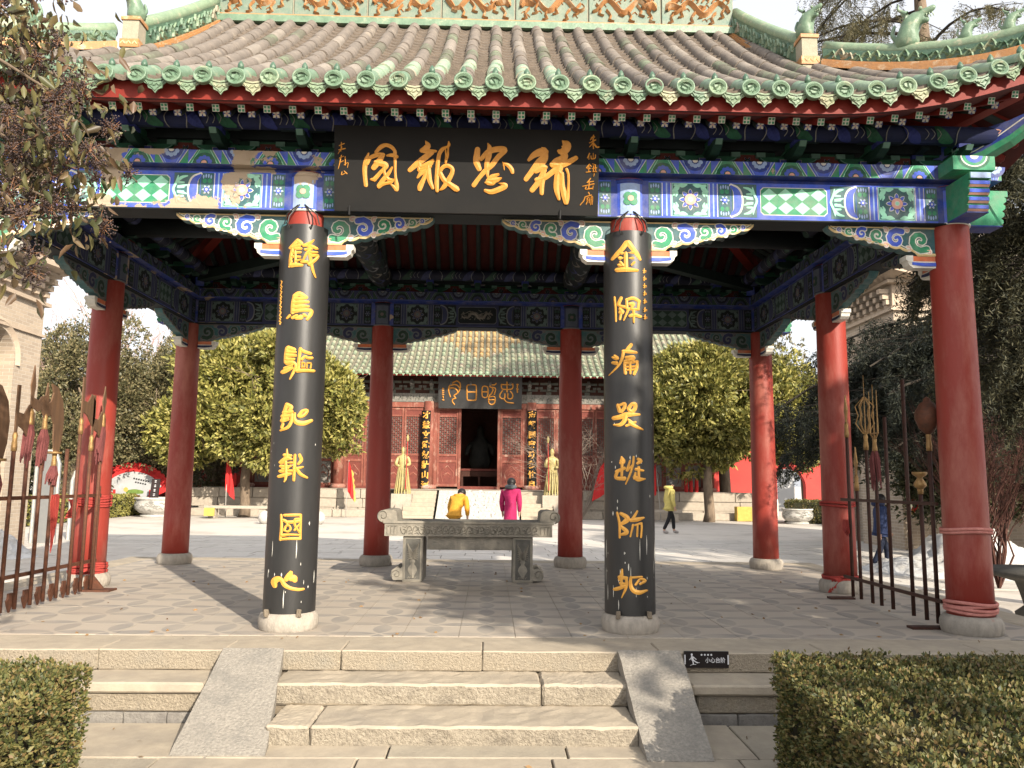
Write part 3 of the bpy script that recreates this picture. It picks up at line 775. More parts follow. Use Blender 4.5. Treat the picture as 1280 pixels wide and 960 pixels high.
# deck underneath, boards between the rafters
DECK = mat('roof_board_red', (0.10, 0.016, 0.012), (0.06, 0.013, 0.011), 6, .8, .1, 30)
RAFT = mat('rafter_green_grey', (0.045, 0.06, 0.055), (0.03, 0.04, 0.038), 6, .8, .1, 30)
for side in range(4):
    HL = HLX if side % 2 == 0 else HLY; nx = 44; nd = 8
    roof.use(DECK)
    for i in range(nx):
        x0 = -HL + 2 * HL * i / nx; x1 = -HL + 2 * HL * (i + 1) / nx
        for j in range(nd):
            row = []
            for x, t in ((x0, j / nd), (x1, j / nd), (x1, (j + 1) / nd), (x0, (j + 1) / nd)):
                D_ = (HLY if abs(x) <= GABX else HL - abs(x)) if side % 2 == 0 else min(HLX - GABX, HL - abs(x))
                if side % 2 == 0 and abs(x) > GABX: D_ = min(D_, HLX - GABX)
                row.append(surf(side, x, D_ * t) - Vector((0, 0, .265 - .11 * max(0, 1 - D_ * t / .3))))
            roof.add(row, [(0, 1, 2, 3)])
            roof.add([p + Vector((0, 0, .2 if False else .14)) for p in row], [(0, 1, 2, 3)])
ROOF = roof.build('roof', PAV)
GAB = MB()
for s in (-1, 1):
    GAB.use(REDB); pts = [(s * GABX, CY - HLY + 1.6, prof(1.6) - .4)] + [(s * GABX, CY - HLY + d, prof(d)) for d in np.linspace(1.6, HLY, 8)] + [(s * GABX, CY + HLY - d, prof(d)) for d in np.linspace(HLY, 1.6, 8)][1:] + [(s * GABX, CY + HLY - 1.6, prof(1.6) - .4)]
    pts2 = [(x - s * .05, y, z) for x, y, z in pts]; n = len(pts)
    GAB.add(pts + pts2, [tuple(range(n)), tuple(range(n, 2 * n))] + [(i, (i + 1) % n, n + (i + 1) % n, n + i) for i in range(n)])
GAB.build('gable_board', ROOF)

def tube_tile(L, r0, r1, material, n=9):
    mb = MB(); mb.use(material, True)
    vs = []
    for yy, r in ((0, r0), (L, r1)):
        for j in range(n):
            a = PI * (-.06 + 1.12 * j / (n - 1)); vs.append((r * math.cos(a), yy, r * math.sin(a)))
    for j in range(n):
        a = PI * (-.06 + 1.12 * j / (n - 1)); vs.append(((r0 - .016) * math.cos(a), 0, (r0 - .016) * math.sin(a)))
    fs = [(j, n + j, n + j + 1, j + 1) for j in range(n - 1)]
    mb.add(vs, [f[::-1] for f in fs]); k = len(mb.f)
    mb.smooth = False; mb.add([vs[j] for j in range(n)] + [vs[2 * n + j] for j in range(n)], [(j, n + j, n + j + 1, j + 1) for j in range(n - 1)])
    return mb
def mesh_of(mb, name):
    o = mb.build(name); d = o.data; bpy.data.objects.remove(o); return d
T1 = [mesh_of(tube_tile(1, .067 + random.uniform(-.002, .002), .061, m__), 'roof_tile') for m__ in (TUBE, TUBE, TUBE, TUBE2, TUBE, TUBE3)]
T2 = mesh_of(tube_tile(1, .067, .061, TUBEG), 'roof_tile_green')
eave_meshes = [mesh_of(tube_tile(1, .068, .063, g), 'eave_tile') for g in (GLAZE, GLAZEL, TUBE)]
def seg_matrix(p, q, u, lift=.012, tw=0):
    d = (q - p); L = d.length; d.normalize(); n = u.cross(d).normalized(); uu = d.cross(n)
    m = Matrix((uu, d * L, n)).transposed().to_4x4(); m.translation = p + n * lift
    return m
# decorated end disc of a tube row
def end_disc(m1):
    mb = MB(); mb.use(m1, True); A = Matrix.Rotation(PI / 2, 3, 'X')
    mb.lathe([(.066, -.03), (.069, .0), (.069, .009), (.060, .010), (.057, .005), (.001, .006)], (0, 0, 0), 20, A, cap=False)
    mb.smooth = False
    f = lambda u, v, h=0: Vector((u, -.006 - h, v))
    random.seed(3)
    mb.ribbon([(-.03, -.02, .012), (-.01, -.035, .014), (.02, -.02, .016), (.0, .0, .016), (-.025, .012, .014), (0, .034, .012), (.03, .025, .01)], f, 0, .012, 3)
    for i in range(9):
        a = i * .7; mb.ribbon([(.04 * math.cos(a), .04 * math.sin(a), .009), (.03 * math.cos(a + .5), .03 * math.sin(a + .5), .006)], f, 0, .007, 1)
    return mesh_of(mb, 'end_disc')
def drip(m1):
    mb = MB(); mb.use(m1); o = [(-.085, .022), (-.083, -.01), (-.055, -.028), (-.05, -.05), (-.02, -.062), (0, -.088), (.02, -.062), (.05, -.05), (.055, -.028), (.083, -.01), (.085, .022), (.05, .0), (0, -.008), (-.05, .0)]
    f = lambda u, v, h=0: Vector((u, -h, v))
    mb.prism(o, f, -.012, 0); mb.prism([(-.08, .028), (-.05, .006), (0, -.003), (.05, .006), (.08, .028), (.075, .04), (.05, .018), (0, .01), (-.05, .018), (-.075, .04)], f, -.16, .004)
    mb.ribbon([(-.07, -.0, .008), (-.045, -.03, .008), (-.015, -.052, .008), (0, -.07, .006), (.015, -.052, .008), (.045, -.03, .008), (.07, 0, .008)], f, 0, .007, 2)
    for k in (-1, 0, 1): mb.ribbon([(k * .03 - .012, -.02 - .012 * (k == 0), .01), (k * .03, -.03, .014), (k * .03 + .014, -.018, .008)], f, 0, .008, 2)
    return mesh_of(mb, 'drip_tile')
DISC = [end_disc(GLAZE), end_disc(GLAZEL)]; DRIP = [drip(GLAZEL), drip(GLAZE), drip(mat('buff_glaze', (0.38, 0.36, 0.25), (0.28, 0.33, 0.2), 9, .5, .3, 40))]
nm = MB(); nm.use(GLAZED, True); nm.lathe([(.020, -.01), (.024, .015), (.022, .03), (.012, .05), (.002, .062)], (0, 0, 0), 10); NAIL = mesh_of(nm, 'nail_cap')
random.seed(5)
SP = .2355; off = at_y(619, 98, -.82).x
off -= round(off / SP) * SP
rest = MB(); pans = MB(); nobj = 0
for side in range(4):
    HL = HLX if side % 2 == 0 else HLY; U = SU[side]; N_ = int(HL / SP) + 1
    for i in range(-N_, N_ + 1):
        x = i * SP + (off if side == 0 else 0)
        if abs(x) > HL - .03: continue
        dm = dmax(side, x); nseg = 12; dd = HLY / nseg
        p0, p1 = surf(side, x, -.02), surf(side, x, dd)
        outw = (surf(side, x, 0) - surf(side, x, .3)); outw.z = 0; outw.normalize()
        # eave end tile, disc, nail
        em = eave_meshes[0 if random.random() < .75 else 1] if random.random() > .08 else eave_meshes[2]
        yaw = random.uniform(-.03, .03); p0 = p0 + Vector((0, 0, random.uniform(-.006, .006))) + U * random.uniform(-.008, .008)
        et = link('eave_tile', em, ROOF, seg_matrix(p0, p1, U))
        mt = Matrix((U, -outw, Vector((0, 0, 1)))).transposed().to_4x4() @ Matrix.Rotation(-.12 + random.uniform(-.05, .05), 4, 'X') @ Matrix.Rotation(random.uniform(0, 6), 4, 'Y')
        mt.translation = p0 + outw * .012 + Vector((0, 0, .028)); link('end_disc', DISC[random.random() < .3], ROOF, mt)
        if random.random() > .07:
            mt = Matrix.Rotation(random.uniform(-.12, .12), 4, 'X'); mt.translation = surf(side, x, .06) + Vector((0, 0, .085)); link('nail_cap', NAIL, ROOF, mt)
        xd = x + SP / 2
        if abs(xd) < HL - .05 and random.random() > .025:
            pd = surf(side, xd, -.012); tilt = math.atan2((surf(side, xd + .05, 0) - surf(side, xd - .05, 0)).z, .1)
            mt = Matrix((U, -outw, Vector((0, 0, 1)))).transposed().to_4x4() @ Matrix.Rotation(-tilt, 4, 'Y') @ Matrix.Rotation(.2 + random.uniform(-.08, .08), 4, 'X')
            mt.translation = pd + Vector((0, 0, -.02 + random.uniform(-.006, .006))); link('drip_tile', DRIP[random.choice((0, 0, 0, 1, 1, 2))], ROOF, mt)
        d = dd; k = 1
        while d < dm - .02:
            d1 = min(d + dd, dm); a, b = surf(side, x, d - .012), surf(side, x, d1)
            green = side == 0 and abs(x) < .85 and (k in (1, 2, 3) or (k == 4 and abs(x) < .4)) and random.random() < .85 and (k > 1 or random.random() < .5)
            jit = U * random.gauss(0, .0045) + Vector((0, 0, random.uniform(-.004, .005)))
            mt = seg_matrix(a + jit, b + jit, U)
            own = side == 0 and -3.4 < x < 4.1 and (k <= 6 or (k <= 9 and abs(x) < 2.3))
            if own and nobj < 300:
                link('roof_tile', T2 if green else random.choice(T1), ROOF, mt); nobj += 1
            else:
                me = T2 if green else T1[0]; rest.use(TUBEG if green else TUBE, True)
                rest.add([mt @ v.co for v in me.vertices], [tuple(p.vertices) for p in me.polygons])
            d = d1; k += 1
        # channel of overlapping pan tiles
        xc = x + SP / 2
        if abs(xc) < HL - .06:
            dm2 = dmax(side, xc) - .01; d = 0.0; pans.use(PAN, False)
            while d < dm2:
                d1 = min(d + .125, dm2); z = random.uniform(0, .006); vs = []
                for (dq, lz) in ((d, -.012), (d, .016 + z), (d1, .0)):
                    for u_, c_ in ((-.075, .03), (-.04, .006), (0, -.002), (.04, .006), (.075, .03)):
                        vs.append(surf(side, xc + u_, dq) + Vector((0, 0, lz + c_ - .01)) + outw * (.0 if lz < 0 else .004))
                pans.add(vs, [(r * 5 + c, r * 5 + c + 1, r * 5 + c + 6, r * 5 + c + 5) for r in range(2) for c in range(4)])
                d = d1
stuff(rest.build('tube_tile', ROOF)); stuff(pans.build('pan_tile', ROOF))

# fascia board, flying rafters, round rafters
def rafter_mesh(kind):
    mb = MB()
    if kind == 'fly':
        mb.use(REDB); mb.box((-.026, 0, -.026), (.026, .45, .026))
        f = lambda u, v, h=0: Vector((u, -h, v))
        mb.use(P['white']); rect(mb, f, -.026, -.026, .026, .026, .001)
        mb.use(P['green'])
        for a in (-1, 1):
            for b in (-1, 1): rect(mb, f, min(a * .004, a * .022), min(b * .004, b * .022), max(a * .004, a * .022), max(b * .004, b * .022), .002)
    else:
        mb.use(RAFT, True); mb.tube([(0, 0, 0), (0, 1, 0)], .033, 8, cap=False); mb.use(P['dblue'], False)
        f = lambda u, v, h=0: Vector((u, -h, v))
        disc(mb, f, 0, 0, .033, 0, 8)
        mb.use(P['white'])
        for i in range(4):
            a = PI / 4 + i * PI / 2; c, s = math.cos(a), math.sin(a)
            poly(mb, f, [(c * .004 + s * .003, s * .004 - c * .003), (c * .02 + s * .012, s * .02 - c * .012), (c * .036, s * .036), (c * .02 - s * .012, s * .02 + c * .012), (c * .004 - s * .003, s * .004 + c * .003)], .0012 + .0002 * i)
        mb.use(P['pink']); disc(mb, f, 0, 0, .006, .003, 6)
    return mesh_of(mb, 'rafter')
FLY, RND = rafter_mesh('fly'), rafter_mesh('round')
for side in range(4):
    HL = HLX if side % 2 == 0 else HLY; U = SU[side]; n = int((HL - .1) / .19)
    for i in range(-n, n + 1):
        x = i * .19 + .03 * (side == 0)
        dm = min(dmax(side, x) - .05, 3.05)
        if dm < .5: continue
        a = surf(side, x, .14) + Vector((0, 0, -.235)); b = surf(side, x, .14 + .4) + Vector((0, 0, -.275))
        b2 = a + (b - a) * 1.0
        m_ = seg_matrix(a, b2, U, 0)
        m_ = m_ @ Matrix.Diagonal((1, 1 / .45 * 1.0, 1, 1))
        link('flying_rafter', FLY, ROOF, m_)
        a = surf(side, x, .38) + Vector((0, 0, -.31)); b = surf(side, x, dm) + Vector((0, 0, -.30))
        segs = [(a, b)] if dm < 1.7 else [(a, surf(side, x, 1.65) + Vector((0, 0, -.30))), (surf(side, x, 1.65) + Vector((0, 0, -.301)), b)]
        for s0, s1 in segs[:1]: link('rafter', RND, ROOF, seg_matrix(s0, s1, U, 0))
        for s0, s1 in segs[1:]: link('upper_rafter', RND, ROOF, seg_matrix(s0, s1, U, 0))
    m = MB(); m.use(REDB); k = 60
    for i in range(k):
        vs = []
        for x in (-HL + .08 + (2 * HL - .16) * i / k, -HL + .08 + (2 * HL - .16) * (i + 1) / k):
            e = surf(side, x, .10)
            for dz, dq in ((-.035, 0), (-.188, .012), (-.188, .05), (-.035, .05)):
                e2 = surf(side, x, .06 + dq); e2.z = e.z + dz; vs.append(e2)
        m.add(vs, [(0, 1, 5, 4), (1, 2, 6, 5), (2, 3, 7, 6)])
    m.build('fascia_board', ROOF)

# ------------------------------------------------------------------ ridges
def ridge_run(pts, hgt, name, wav=True, seed=0, th=.06):
    """upright ridge following pts (bottom line): orange foot, green body with relief, roll on top"""
    pts = [Vector(p) for p in pts]; up = Vector((0, 0, 1))
    T = (pts[-1] - pts[0]); T.z = 0; T.normalize(); W = up.cross(T)
    body = MB(); body.use(GLAZED)
    for a, b in zip(pts[:-1], pts[1:]):
        for sg in (1, -1):
            vs = [a + W * th * sg, b + W * th * sg, b + W * th * sg + up * hgt, a + W * th * sg + up * hgt]
            body.add(vs, [(0, 1, 2, 3)])
    a = pts[0]; b = pts[-1]
    for e in (a, b): body.add([e + W * th, e - W * th, e - W * th + up * hgt, e + W * th + up * hgt], [(0, 1, 2, 3)])
    o = body.build(name, ROOF)
    f = MB(); f.use(ORG)
    for p, q in zip(pts[:-1], pts[1:]):
        for z0, z1, t in ((-.05, .012, th + .05), (.014, .034, th + .03)):
            c = [p - W * t, p + W * t, q + W * t, q - W * t]; f.add([x + up * z0 for x in c] + [x + up * z1 for x in c], [(0,1,5,4),(1,2,6,5),(2,3,7,6),(3,0,4,7),(4,5,6,7)])
    f.build('orange_foot', o)
    rl = MB(); rl.use(GLAZEL, True)
    rl.tube([p + up * (hgt + .03) for p in pts], .062, 10); rl.build('ridge_roll', o)
    re = MB(); rnd = random.Random(seed)
    L = [0]
    for p, q in zip(pts[:-1], pts[1:]): L.append(L[-1] + (q - p).length)
    def at(s):
        s = min(max(s, 0), L[-1] - 1e-4)
        for i in range(len(L) - 1):
            if s <= L[i + 1]: t = (s - L[i]) / (L[i + 1] - L[i]); return pts[i].lerp(pts[i + 1], t)
        return pts[-1]
    for sg in (1, -1):
        fn = lambda u, v, h=0, sg=sg: at(u) + up * v + W * sg * (th + h)
        s = .06; k = 0
        while s < L[-1] - .1:
            re.use((GLAZE, GLAZED, GLAZEL, BUFF)[min(3, int(rnd.random() * 3.3))] if k % 3 else GLAZE)
            v0 = .04 + (hgt - .06) * (.5 + .32 * math.sin(k * 1.7))
            re.ribbon([(s - .04, .06, .02), (s, v0, .03), (s + .05, v0 + .04, .028), (s + .07, v0 - .02, .022), (s + .04, v0 - .03, .016)], fn, .0, .022, 2)
            re.ribbon([(s + .02, hgt - .04, .016), (s + .06, hgt * .62, .022), (s + .1, hgt * .8, .014)], fn, 0, .016, 2)
            s += .085; k += 1
    stuff(re.build('wave_relief', o))
    return o
# main ridge
PANELG = mat('pale_blue_green_glaze', (0.12, 0.19, 0.15), (0.22, 0.24, 0.18), 9, .5, .3, 50)
RZ = prof(HLY) - .05; RX = 2.98
m = MB(); m.use(GLAZE); m.box((-RX - .1, CY - .16, RZ - .02), (RX + .1, CY + .16, RZ + .06)); m.use(ORG); m.box((-RX - .1, CY - .13, RZ + .062), (RX + .1, CY + .13, RZ + .09))
m.use(BUFF); m.box((-RX, CY - .09, RZ + .09), (RX, CY + .09, RZ + .56)); m.use(ORG); m.box((-RX, CY - .13, RZ + .562), (RX, CY + .13, RZ + .60))
m.use(GLAZEL, True); m.tube([(-RX, CY, RZ + .66), (RX, CY, RZ + .66)], .085, 12)
MR = m.build('main_ridge', ROOF)
random.seed(11)
NP_ = 7; pw = 2 * RX / NP_
for i in range(NP_):
    x0 = -RX + i * pw + .012; x1 = x0 + pw - .024; xm = (x0 + x1) / 2
    for sy in (-1, 1):
        f = planefn((0, CY - .092, 0), (1, 0, 0), (0, 0, 1)) if sy < 0 else planefn((0, CY + .092, 0), (-1, 0, 0), (0, 0, 1))
        m = MB(); m.use(PANELG); m.prism([(x0, RZ + .10), (x1, RZ + .10), (x1, RZ + .55), (x0, RZ + .55)], f, 0, .022)
        g = lambda u, v, h=0: f(u, v, .022 + h)
        m.use(ORG); zc = RZ + .28
        sgn = 1 if i % 2 else -1
        m.ribbon([(xm + sgn * pw * t, zc + .075 * math.sin(t * 15 + i) + .02, .075 * (1.1 - abs(t + .05) * 1.5)) for t in np.linspace(-.43, .34, 22)], g, 0, .05, 2)
        hx = xm + sgn * pw * .37
        m.ribbon([(hx - sgn * .09, zc + .02, .07), (hx, zc + .05, .11), (hx + sgn * .035, zc + .0, .06)], g, .005, .06, 3)
        for k in range(5): m.ribbon([(hx - sgn * .02, zc + .06, .02), (hx - sgn * (.05 + .03 * k), zc + .12 + .012 * k, .014), (hx - sgn * (.1 + .03 * k), zc + .10 + .02 * k, .008)], g, .02, .04, 2)
        for k in range(6):
            lx = xm + sgn * pw * (-.38 + .14 * k); lz = zc + (-.04 if k % 2 else .03)
            m.ribbon([(lx, lz, .04), (lx + sgn * .04, lz - .06, .03), (lx + sgn * .02, lz - .11, .035), (lx + sgn * .07, lz - .13, .02)], g, .002, .035, 2)
            m.ribbon([(lx - .03, zc + .1, .02), (lx + .01, zc + .15, .03), (lx + .05, zc + .12, .025), (lx + .03, zc + .09, .015)], g, .002, .028, 2)
        for k in range(14):
            a = random.uniform(x0 + .05, x1 - .08); b = RZ + random.uniform(.14, .5)
            m.ribbon([(a, b, .012), (a + .03, b + .02, .018), (a + .055, b - .01, .010)], g, 0, .014, 2)
        m.build('dragon_panel', MR)

BEND = []
def beast(seed=0):
    """horned ridge dragon, facing +X, about 0.36 m tall"""
    J = [(0, 0, 0, .13, .07), (.0, 0, .09, .13, .065), (.01, 0, .18, .10, .06), (.05, 0, .26, .06, .05), (.12, 0, .30, .042, .042), (.19, 0, .31, .028, .034), (.22, 0, .335, .014, .02),
         (.11, 0, .245, .03, .03), (.17, 0, .225, .018, .024), (.0, .03, .33, .02), (-.06, .045, .385, .011), (-.05, .05, .43, .006), (0, -.03, .33, .02), (-.06, -.045, .385, .011), (-.05, -.05, .43, .006),
         (-.08, 0, .12, .045, .03), (-.13, 0, .2, .03, .02), (-.10, 0, .28, .014, .012)]
    E = [(0, 1), (1, 2), (2, 3), (3, 4), (4, 5), (5, 6), (3, 7), (7, 8), (3, 9), (9, 10), (10, 11), (3, 12), (12, 13), (13, 14), (1, 15), (15, 16), (16, 17)]
    return skin_mesh(J, E, 0, 1)
BEAST = beast(); BEAST.materials.append(GLAZE); BEAST.name = 'ridge_beast'
def put_beast(p, dirn, s=1.0, name='ridge_dragon'):
    d = Vector(dirn); d.z = 0; d.normalize(); W = Vector((0, 0, 1)).cross(d)
    m_ = Matrix((d, W, Vector((0, 0, 1)))).transposed().to_4x4() @ Matrix.Diagonal((s, s, s, 1)); m_.translation = p
    o = link(name, BEAST, ROOF, m_); q = MB(); q.use(GLAZEL)
    # eyes, fangs and scale ridge
    for sg in (1, -1):
        q.ball(m_ @ Vector((.115, sg * .04, .33)), .016 * s, n=8)
        for k in range(4): q.tube([m_ @ Vector((.13 + .022 * k, sg * .02, .275)), m_ @ Vector((.135 + .022 * k, sg * .02, .25))], [.007 * s, .001], 5)
    for k in range(7): q.tube([m_ @ Vector((-.06 + .012 * k, 0, .05 + .04 * k)), m_ @ Vector((-.12 + .012 * k, 0, .08 + .04 * k))], [.022 * s, .002], 5)
    stuff(q.build('fangs_and_fins', o))
for sx in (-1, 1):
    for sy in (-1, 1):
        side = 0 if sy < 0 else 2
        Xv = sx * 3.12
        S_ = lambda d, x: Vector((x, (CY - HLY + d) if sy < 0 else (CY + HLY - d), surf(0, min(abs(x), HLX), d).z))
        ridge_run([S_(d, sx * (3.02 + .17 * (3.1 - d) / 1.5)) + Vector((0, 0, .03)) for d in np.linspace(3.1, 1.62, 9)], .23, 'gable_ridge', seed=int(sx + 2 * sy) + 5)
        end = S_(1.56, sx * 3.2)
        # pier at the foot of the gable ridge with its dragon
        m = MB(); m.use(BUFF); m.box((end.x - .075, end.y - .075, end.z - .05), (end.x + .075, end.y + .075, end.z + .30)); m.use(ORG); m.box((end.x - .088, end.y - .088, end.z + .02), (end.x + .088, end.y + .088, end.z + .10)); m.box((end.x - .088, end.y - .088, end.z + .29), (end.x + .088, end.y + .088, end.z + .325))
        g = planefn((end.x, end.y - .089, 0), (1, 0, 0), (0, 0, 1)); m.use(P['gold'])
        for k in range(3): m.ribbon([(-.08 + .055 * k, end.z + .05, .01), (-.06 + .055 * k, end.z + .075, .014), (-.04 + .055 * k, end.z + .05, .01)], g, 0, .006, 2)
        m.build('ridge_pier', ROOF)
        put_beast(end + Vector((0, 0, .31)), (sx * .6, sy, 0), .85)
        # hip ridge out to the corner
        hip = []
        for d in np.linspace(1.50, -.02, 14):
            hip.append(S_(d, sx * (HLX - d)) + Vector((0, 0, .06)))
        ridge_run(hip, .15, 'hip_ridge', seed=int(3 * sx + sy) + 9)
        for d, s in ((.98, 1.05), (.66, .55), (.44, .55), (.22, .55), (.02, .8)):
            put_beast(S_(d, sx * (HLX - d)) + Vector((0, 0, .22 if s > 1 else .25)), (sx, sy, 0), s, 'ridge_dragon' if s > .6 else 'ridge_beast')
    put_beast(Vector((sx * (RX + .02), CY, RZ + .5)), (-sx, 0, 0), 1.9, 'ridge_dragon')
# ================================================================== BOARDS WITH LETTERING
P.update(PCLEAN)
# ---- big plaque over the middle bay, leaning forward
pb = (at_y(418, 258, -.30), at_y(745, 275, -.30)); ptp = (at_y(418, 157, -.42), at_y(752, 163, -.42))
zb = (pb[0].z + pb[1].z) / 2; zt = (ptp[0].z + ptp[1].z) / 2
O = Vector((0, -.30, zb)); Vv = (Vector((0, -.42, zt)) - O).normalized(); PH = (Vector((0, -.42, zt)) - O).length
Uu = Vector((1, 0, 0)); Nn = Uu.cross(Vv); pf = planefn(O, Uu, Vv)
def on_plane(px, py, O=O, N=Nn):
    v = ray(px, py); t = (O - CAM).dot(N) / v.dot(N); return CAM + v * t
def px_plane_fn(x0, y0, k, O=O, N=Nn):
    """zoomed picture coordinates of the traced brush strokes -> point on the board"""
    return lambda u, v, h=0: on_plane(x0 + u / k, y0 + v / k, O, N) + N * h
xa, xb = (pb[0].x + ptp[0].x) / 2, (pb[1].x + ptp[1].x) / 2
PLQ = thing('name_plaque', (0, -.3, zb), 'large black plaque with four big gold calligraphy characters hung under the front eaves', 'sign')
m = MB(); m.use(LACQ2); m.prism([(xa, 0), (xb, 0), (xb, PH), (xa, PH)], pf, -.05, .0)
m.build('board', PLQ)
m = MB(); m.use(WIRE)
for x in (xa + .12, xb - .3): m.tube([pf(x, -.03, .01), pf(x, .03, .012), pf(x, .05, -.02)], .008, 6)
m.build('hook', PLQ)
def chars(s, fn, parent, m_, h0=.0015, h1=.006, res=4, name='character'):
    mb = MB(); mb.use(m_)
    for i, st in enumerate(parse(s)): mb.ribbon([(a, b, c * (1.18 if m_ is GOLDY and name == 'character' else 1.06)) for a, b, c in st], fn, h0 + .0005 * i, h1 + .0007 * i, res)
    return mb.build(name, parent)
F1 = px_plane_fn(440, 160, 8); F2 = px_plane_fn(590, 160, 8)
chars("165,255,18 140,330,42 128,400,44 130,480,40 140,572,38|240,240,30 290,190,42 340,172,36 390,188,36 425,225,32 430,260,34 432,330,28 432,420,24 437,500,26 447,570,40 445,612,45|440,610,34 412,582,26 385,562,12|352,276,20 400,272,35 452,288,30|150,355,38 175,310,34 200,290,40 260,268,42 312,272,42|300,290,44 272,330,55 218,398,50|240,345,45 325,365,55 342,390,40 290,440,34 225,510,38 190,515,20|225,520,35 265,480,25 322,395,24|325,380,30 325,450,26 362,512,36 402,525,34|402,395,18 370,450,34 320,510,42 270,578,42|268,590,34 320,560,30 388,545,30 410,520,26", F1, PLQ, GOLD)
chars("735,130,8 757,170,52 742,202,60 698,225,42|690,226,30 740,232,44 838,232,24|800,245,45 725,300,58 642,365,52 578,422,42|672,345,34 684,388,40 740,368,42 808,328,34|668,400,30 684,432,36 735,395,40 792,345,42|792,352,40 742,402,48 692,450,42 655,498,18|665,425,24 720,408,26 790,388,22|748,425,36 720,505,38 685,580,52 678,612,42|762,400,50 768,480,52 782,540,42 808,602,30|968,140,14 970,170,30 952,198,20|966,175,18 962,230,16 956,280,26 936,348,22|935,210,12 940,280,18 934,345,16|945,192,22 902,218,36 872,270,38 858,360,38 850,480,40 848,560,42 852,630,32|872,462,30 902,402,36 950,378,38 1000,405,38 1000,455,40 960,530,46 915,595,38 878,624,14|885,455,38 920,520,45 980,565,46 1040,608,56 1052,618,46", F1, PLQ, GOLD)
chars("55,215,50 48,280,60 45,340,60 72,408,48|160,155,12 176,200,44 168,280,52 150,350,46 150,420,44 158,490,20|90,312,38 160,242,52 240,214,54 312,214,58 325,232,48 262,290,48 205,365,48 152,412,46|130,430,45 70,500,40 18,572,44|306,340,8 316,378,14 322,420,10|318,356,20 362,374,36 396,415,40 404,445,34|160,530,44 200,490,46 262,466,26|170,520,40 240,520,50 292,502,16|230,535,30 205,562,26 160,548,44 135,548,20|132,626,30 190,640,46 262,618,50 330,585,50 322,565,34 270,556,10", F2, PLQ, GOLD)
chars("568,320,30 620,270,56 690,240,74 740,240,50|698,196,10 722,225,60 726,300,66 700,350,66|712,300,60 660,350,60 602,430,52 540,512,46|640,430,50 700,395,60 735,395,40|722,425,48 672,530,54 600,622,48|718,470,50 700,560,46 697,655,38|648,520,48 722,500,50 790,452,50 856,395,50|905,130,14 942,170,88 928,222,80 876,242,38|868,232,34 925,270,62 905,310,70 840,335,60 802,372,50|800,366,50 880,372,60 960,345,56 1038,302,44|905,300,60 875,400,66 850,500,54 846,610,54 868,712,30|945,415,28 962,470,24 962,600,26 950,700,46 945,748,34|895,460,46 900,560,48 918,660,54 940,745,48|880,450,44 900,480,30 900,590,18", F2, PLQ, GOLD)
chars("1185,120,10 1200,95,14 1225,90,12|1175,150,10 1235,120,14|1215,75,12 1210,140,14 1215,205,12|1210,150,12 1175,190,8|1215,150,12 1245,190,16 1270,190,12", F2, PLQ, GOLD, h1=.006)
chars("1175,255,12 1155,300,10|1168,275,10 1168,315,8|1190,280,10 1195,308,12 1230,302,12 1235,270,8|1212,255,8 1212,300,8", F2, PLQ, GOLD, h1=.006)
chars("1175,360,10 1145,400,10|1170,365,10 1190,385,10|1155,410,9 1185,405,9|1168,385,9 1165,440,9|1140,445,9 1185,440,10|1205,360,9 1235,370,9|1215,380,9 1212,430,9|1230,375,9 1235,430,9|1200,410,9 1245,400,10|1205,440,8 1245,440,9|1220,460,10 1215,485,8", F2, PLQ, GOLD, h1=.006)
chars("1185,505,10 1155,545,12|1150,545,10 1215,535,10|1105,585,9 1220,560,11|1170,550,10 1165,610,10|1140,590,10 1135,615,10 1205,605,12|1210,580,8 1205,612,10", F2, PLQ, GOLD, h1=.006)
chars("1165,645,12 1172,665,10|1130,690,10 1195,672,10|1130,690,10 1115,730,10 1080,772,8|1150,700,9 1150,740,9 1140,765,8|1150,705,8 1170,700,8 1170,750,9|1145,725,7 1168,722,7|1190,690,9 1188,740,9 1185,770,8|1190,695,8 1205,690,8 1200,765,8", F2, PLQ, GOLD, h1=.006)
F3 = px_plane_fn(400, 0, 2.909)
chars("70,530,3 88,522,4|78,518,3 76,550,3|68,545,3 92,540,4|80,535,3 66,560,2", F3, PLQ, GOLD, h1=.005)
chars("70,575,3 86,568,3|78,565,4 70,600,3 66,614,2|74,590,3 86,585,3|92,570,3 92,600,4|88,600,3 102,592,3 100,610,2", F3, PLQ, GOLD, h1=.005)
chars("80,625,3 78,636,3 92,630,3|88,622,3 98,632,4", F3, PLQ, GOLD, h1=.005)

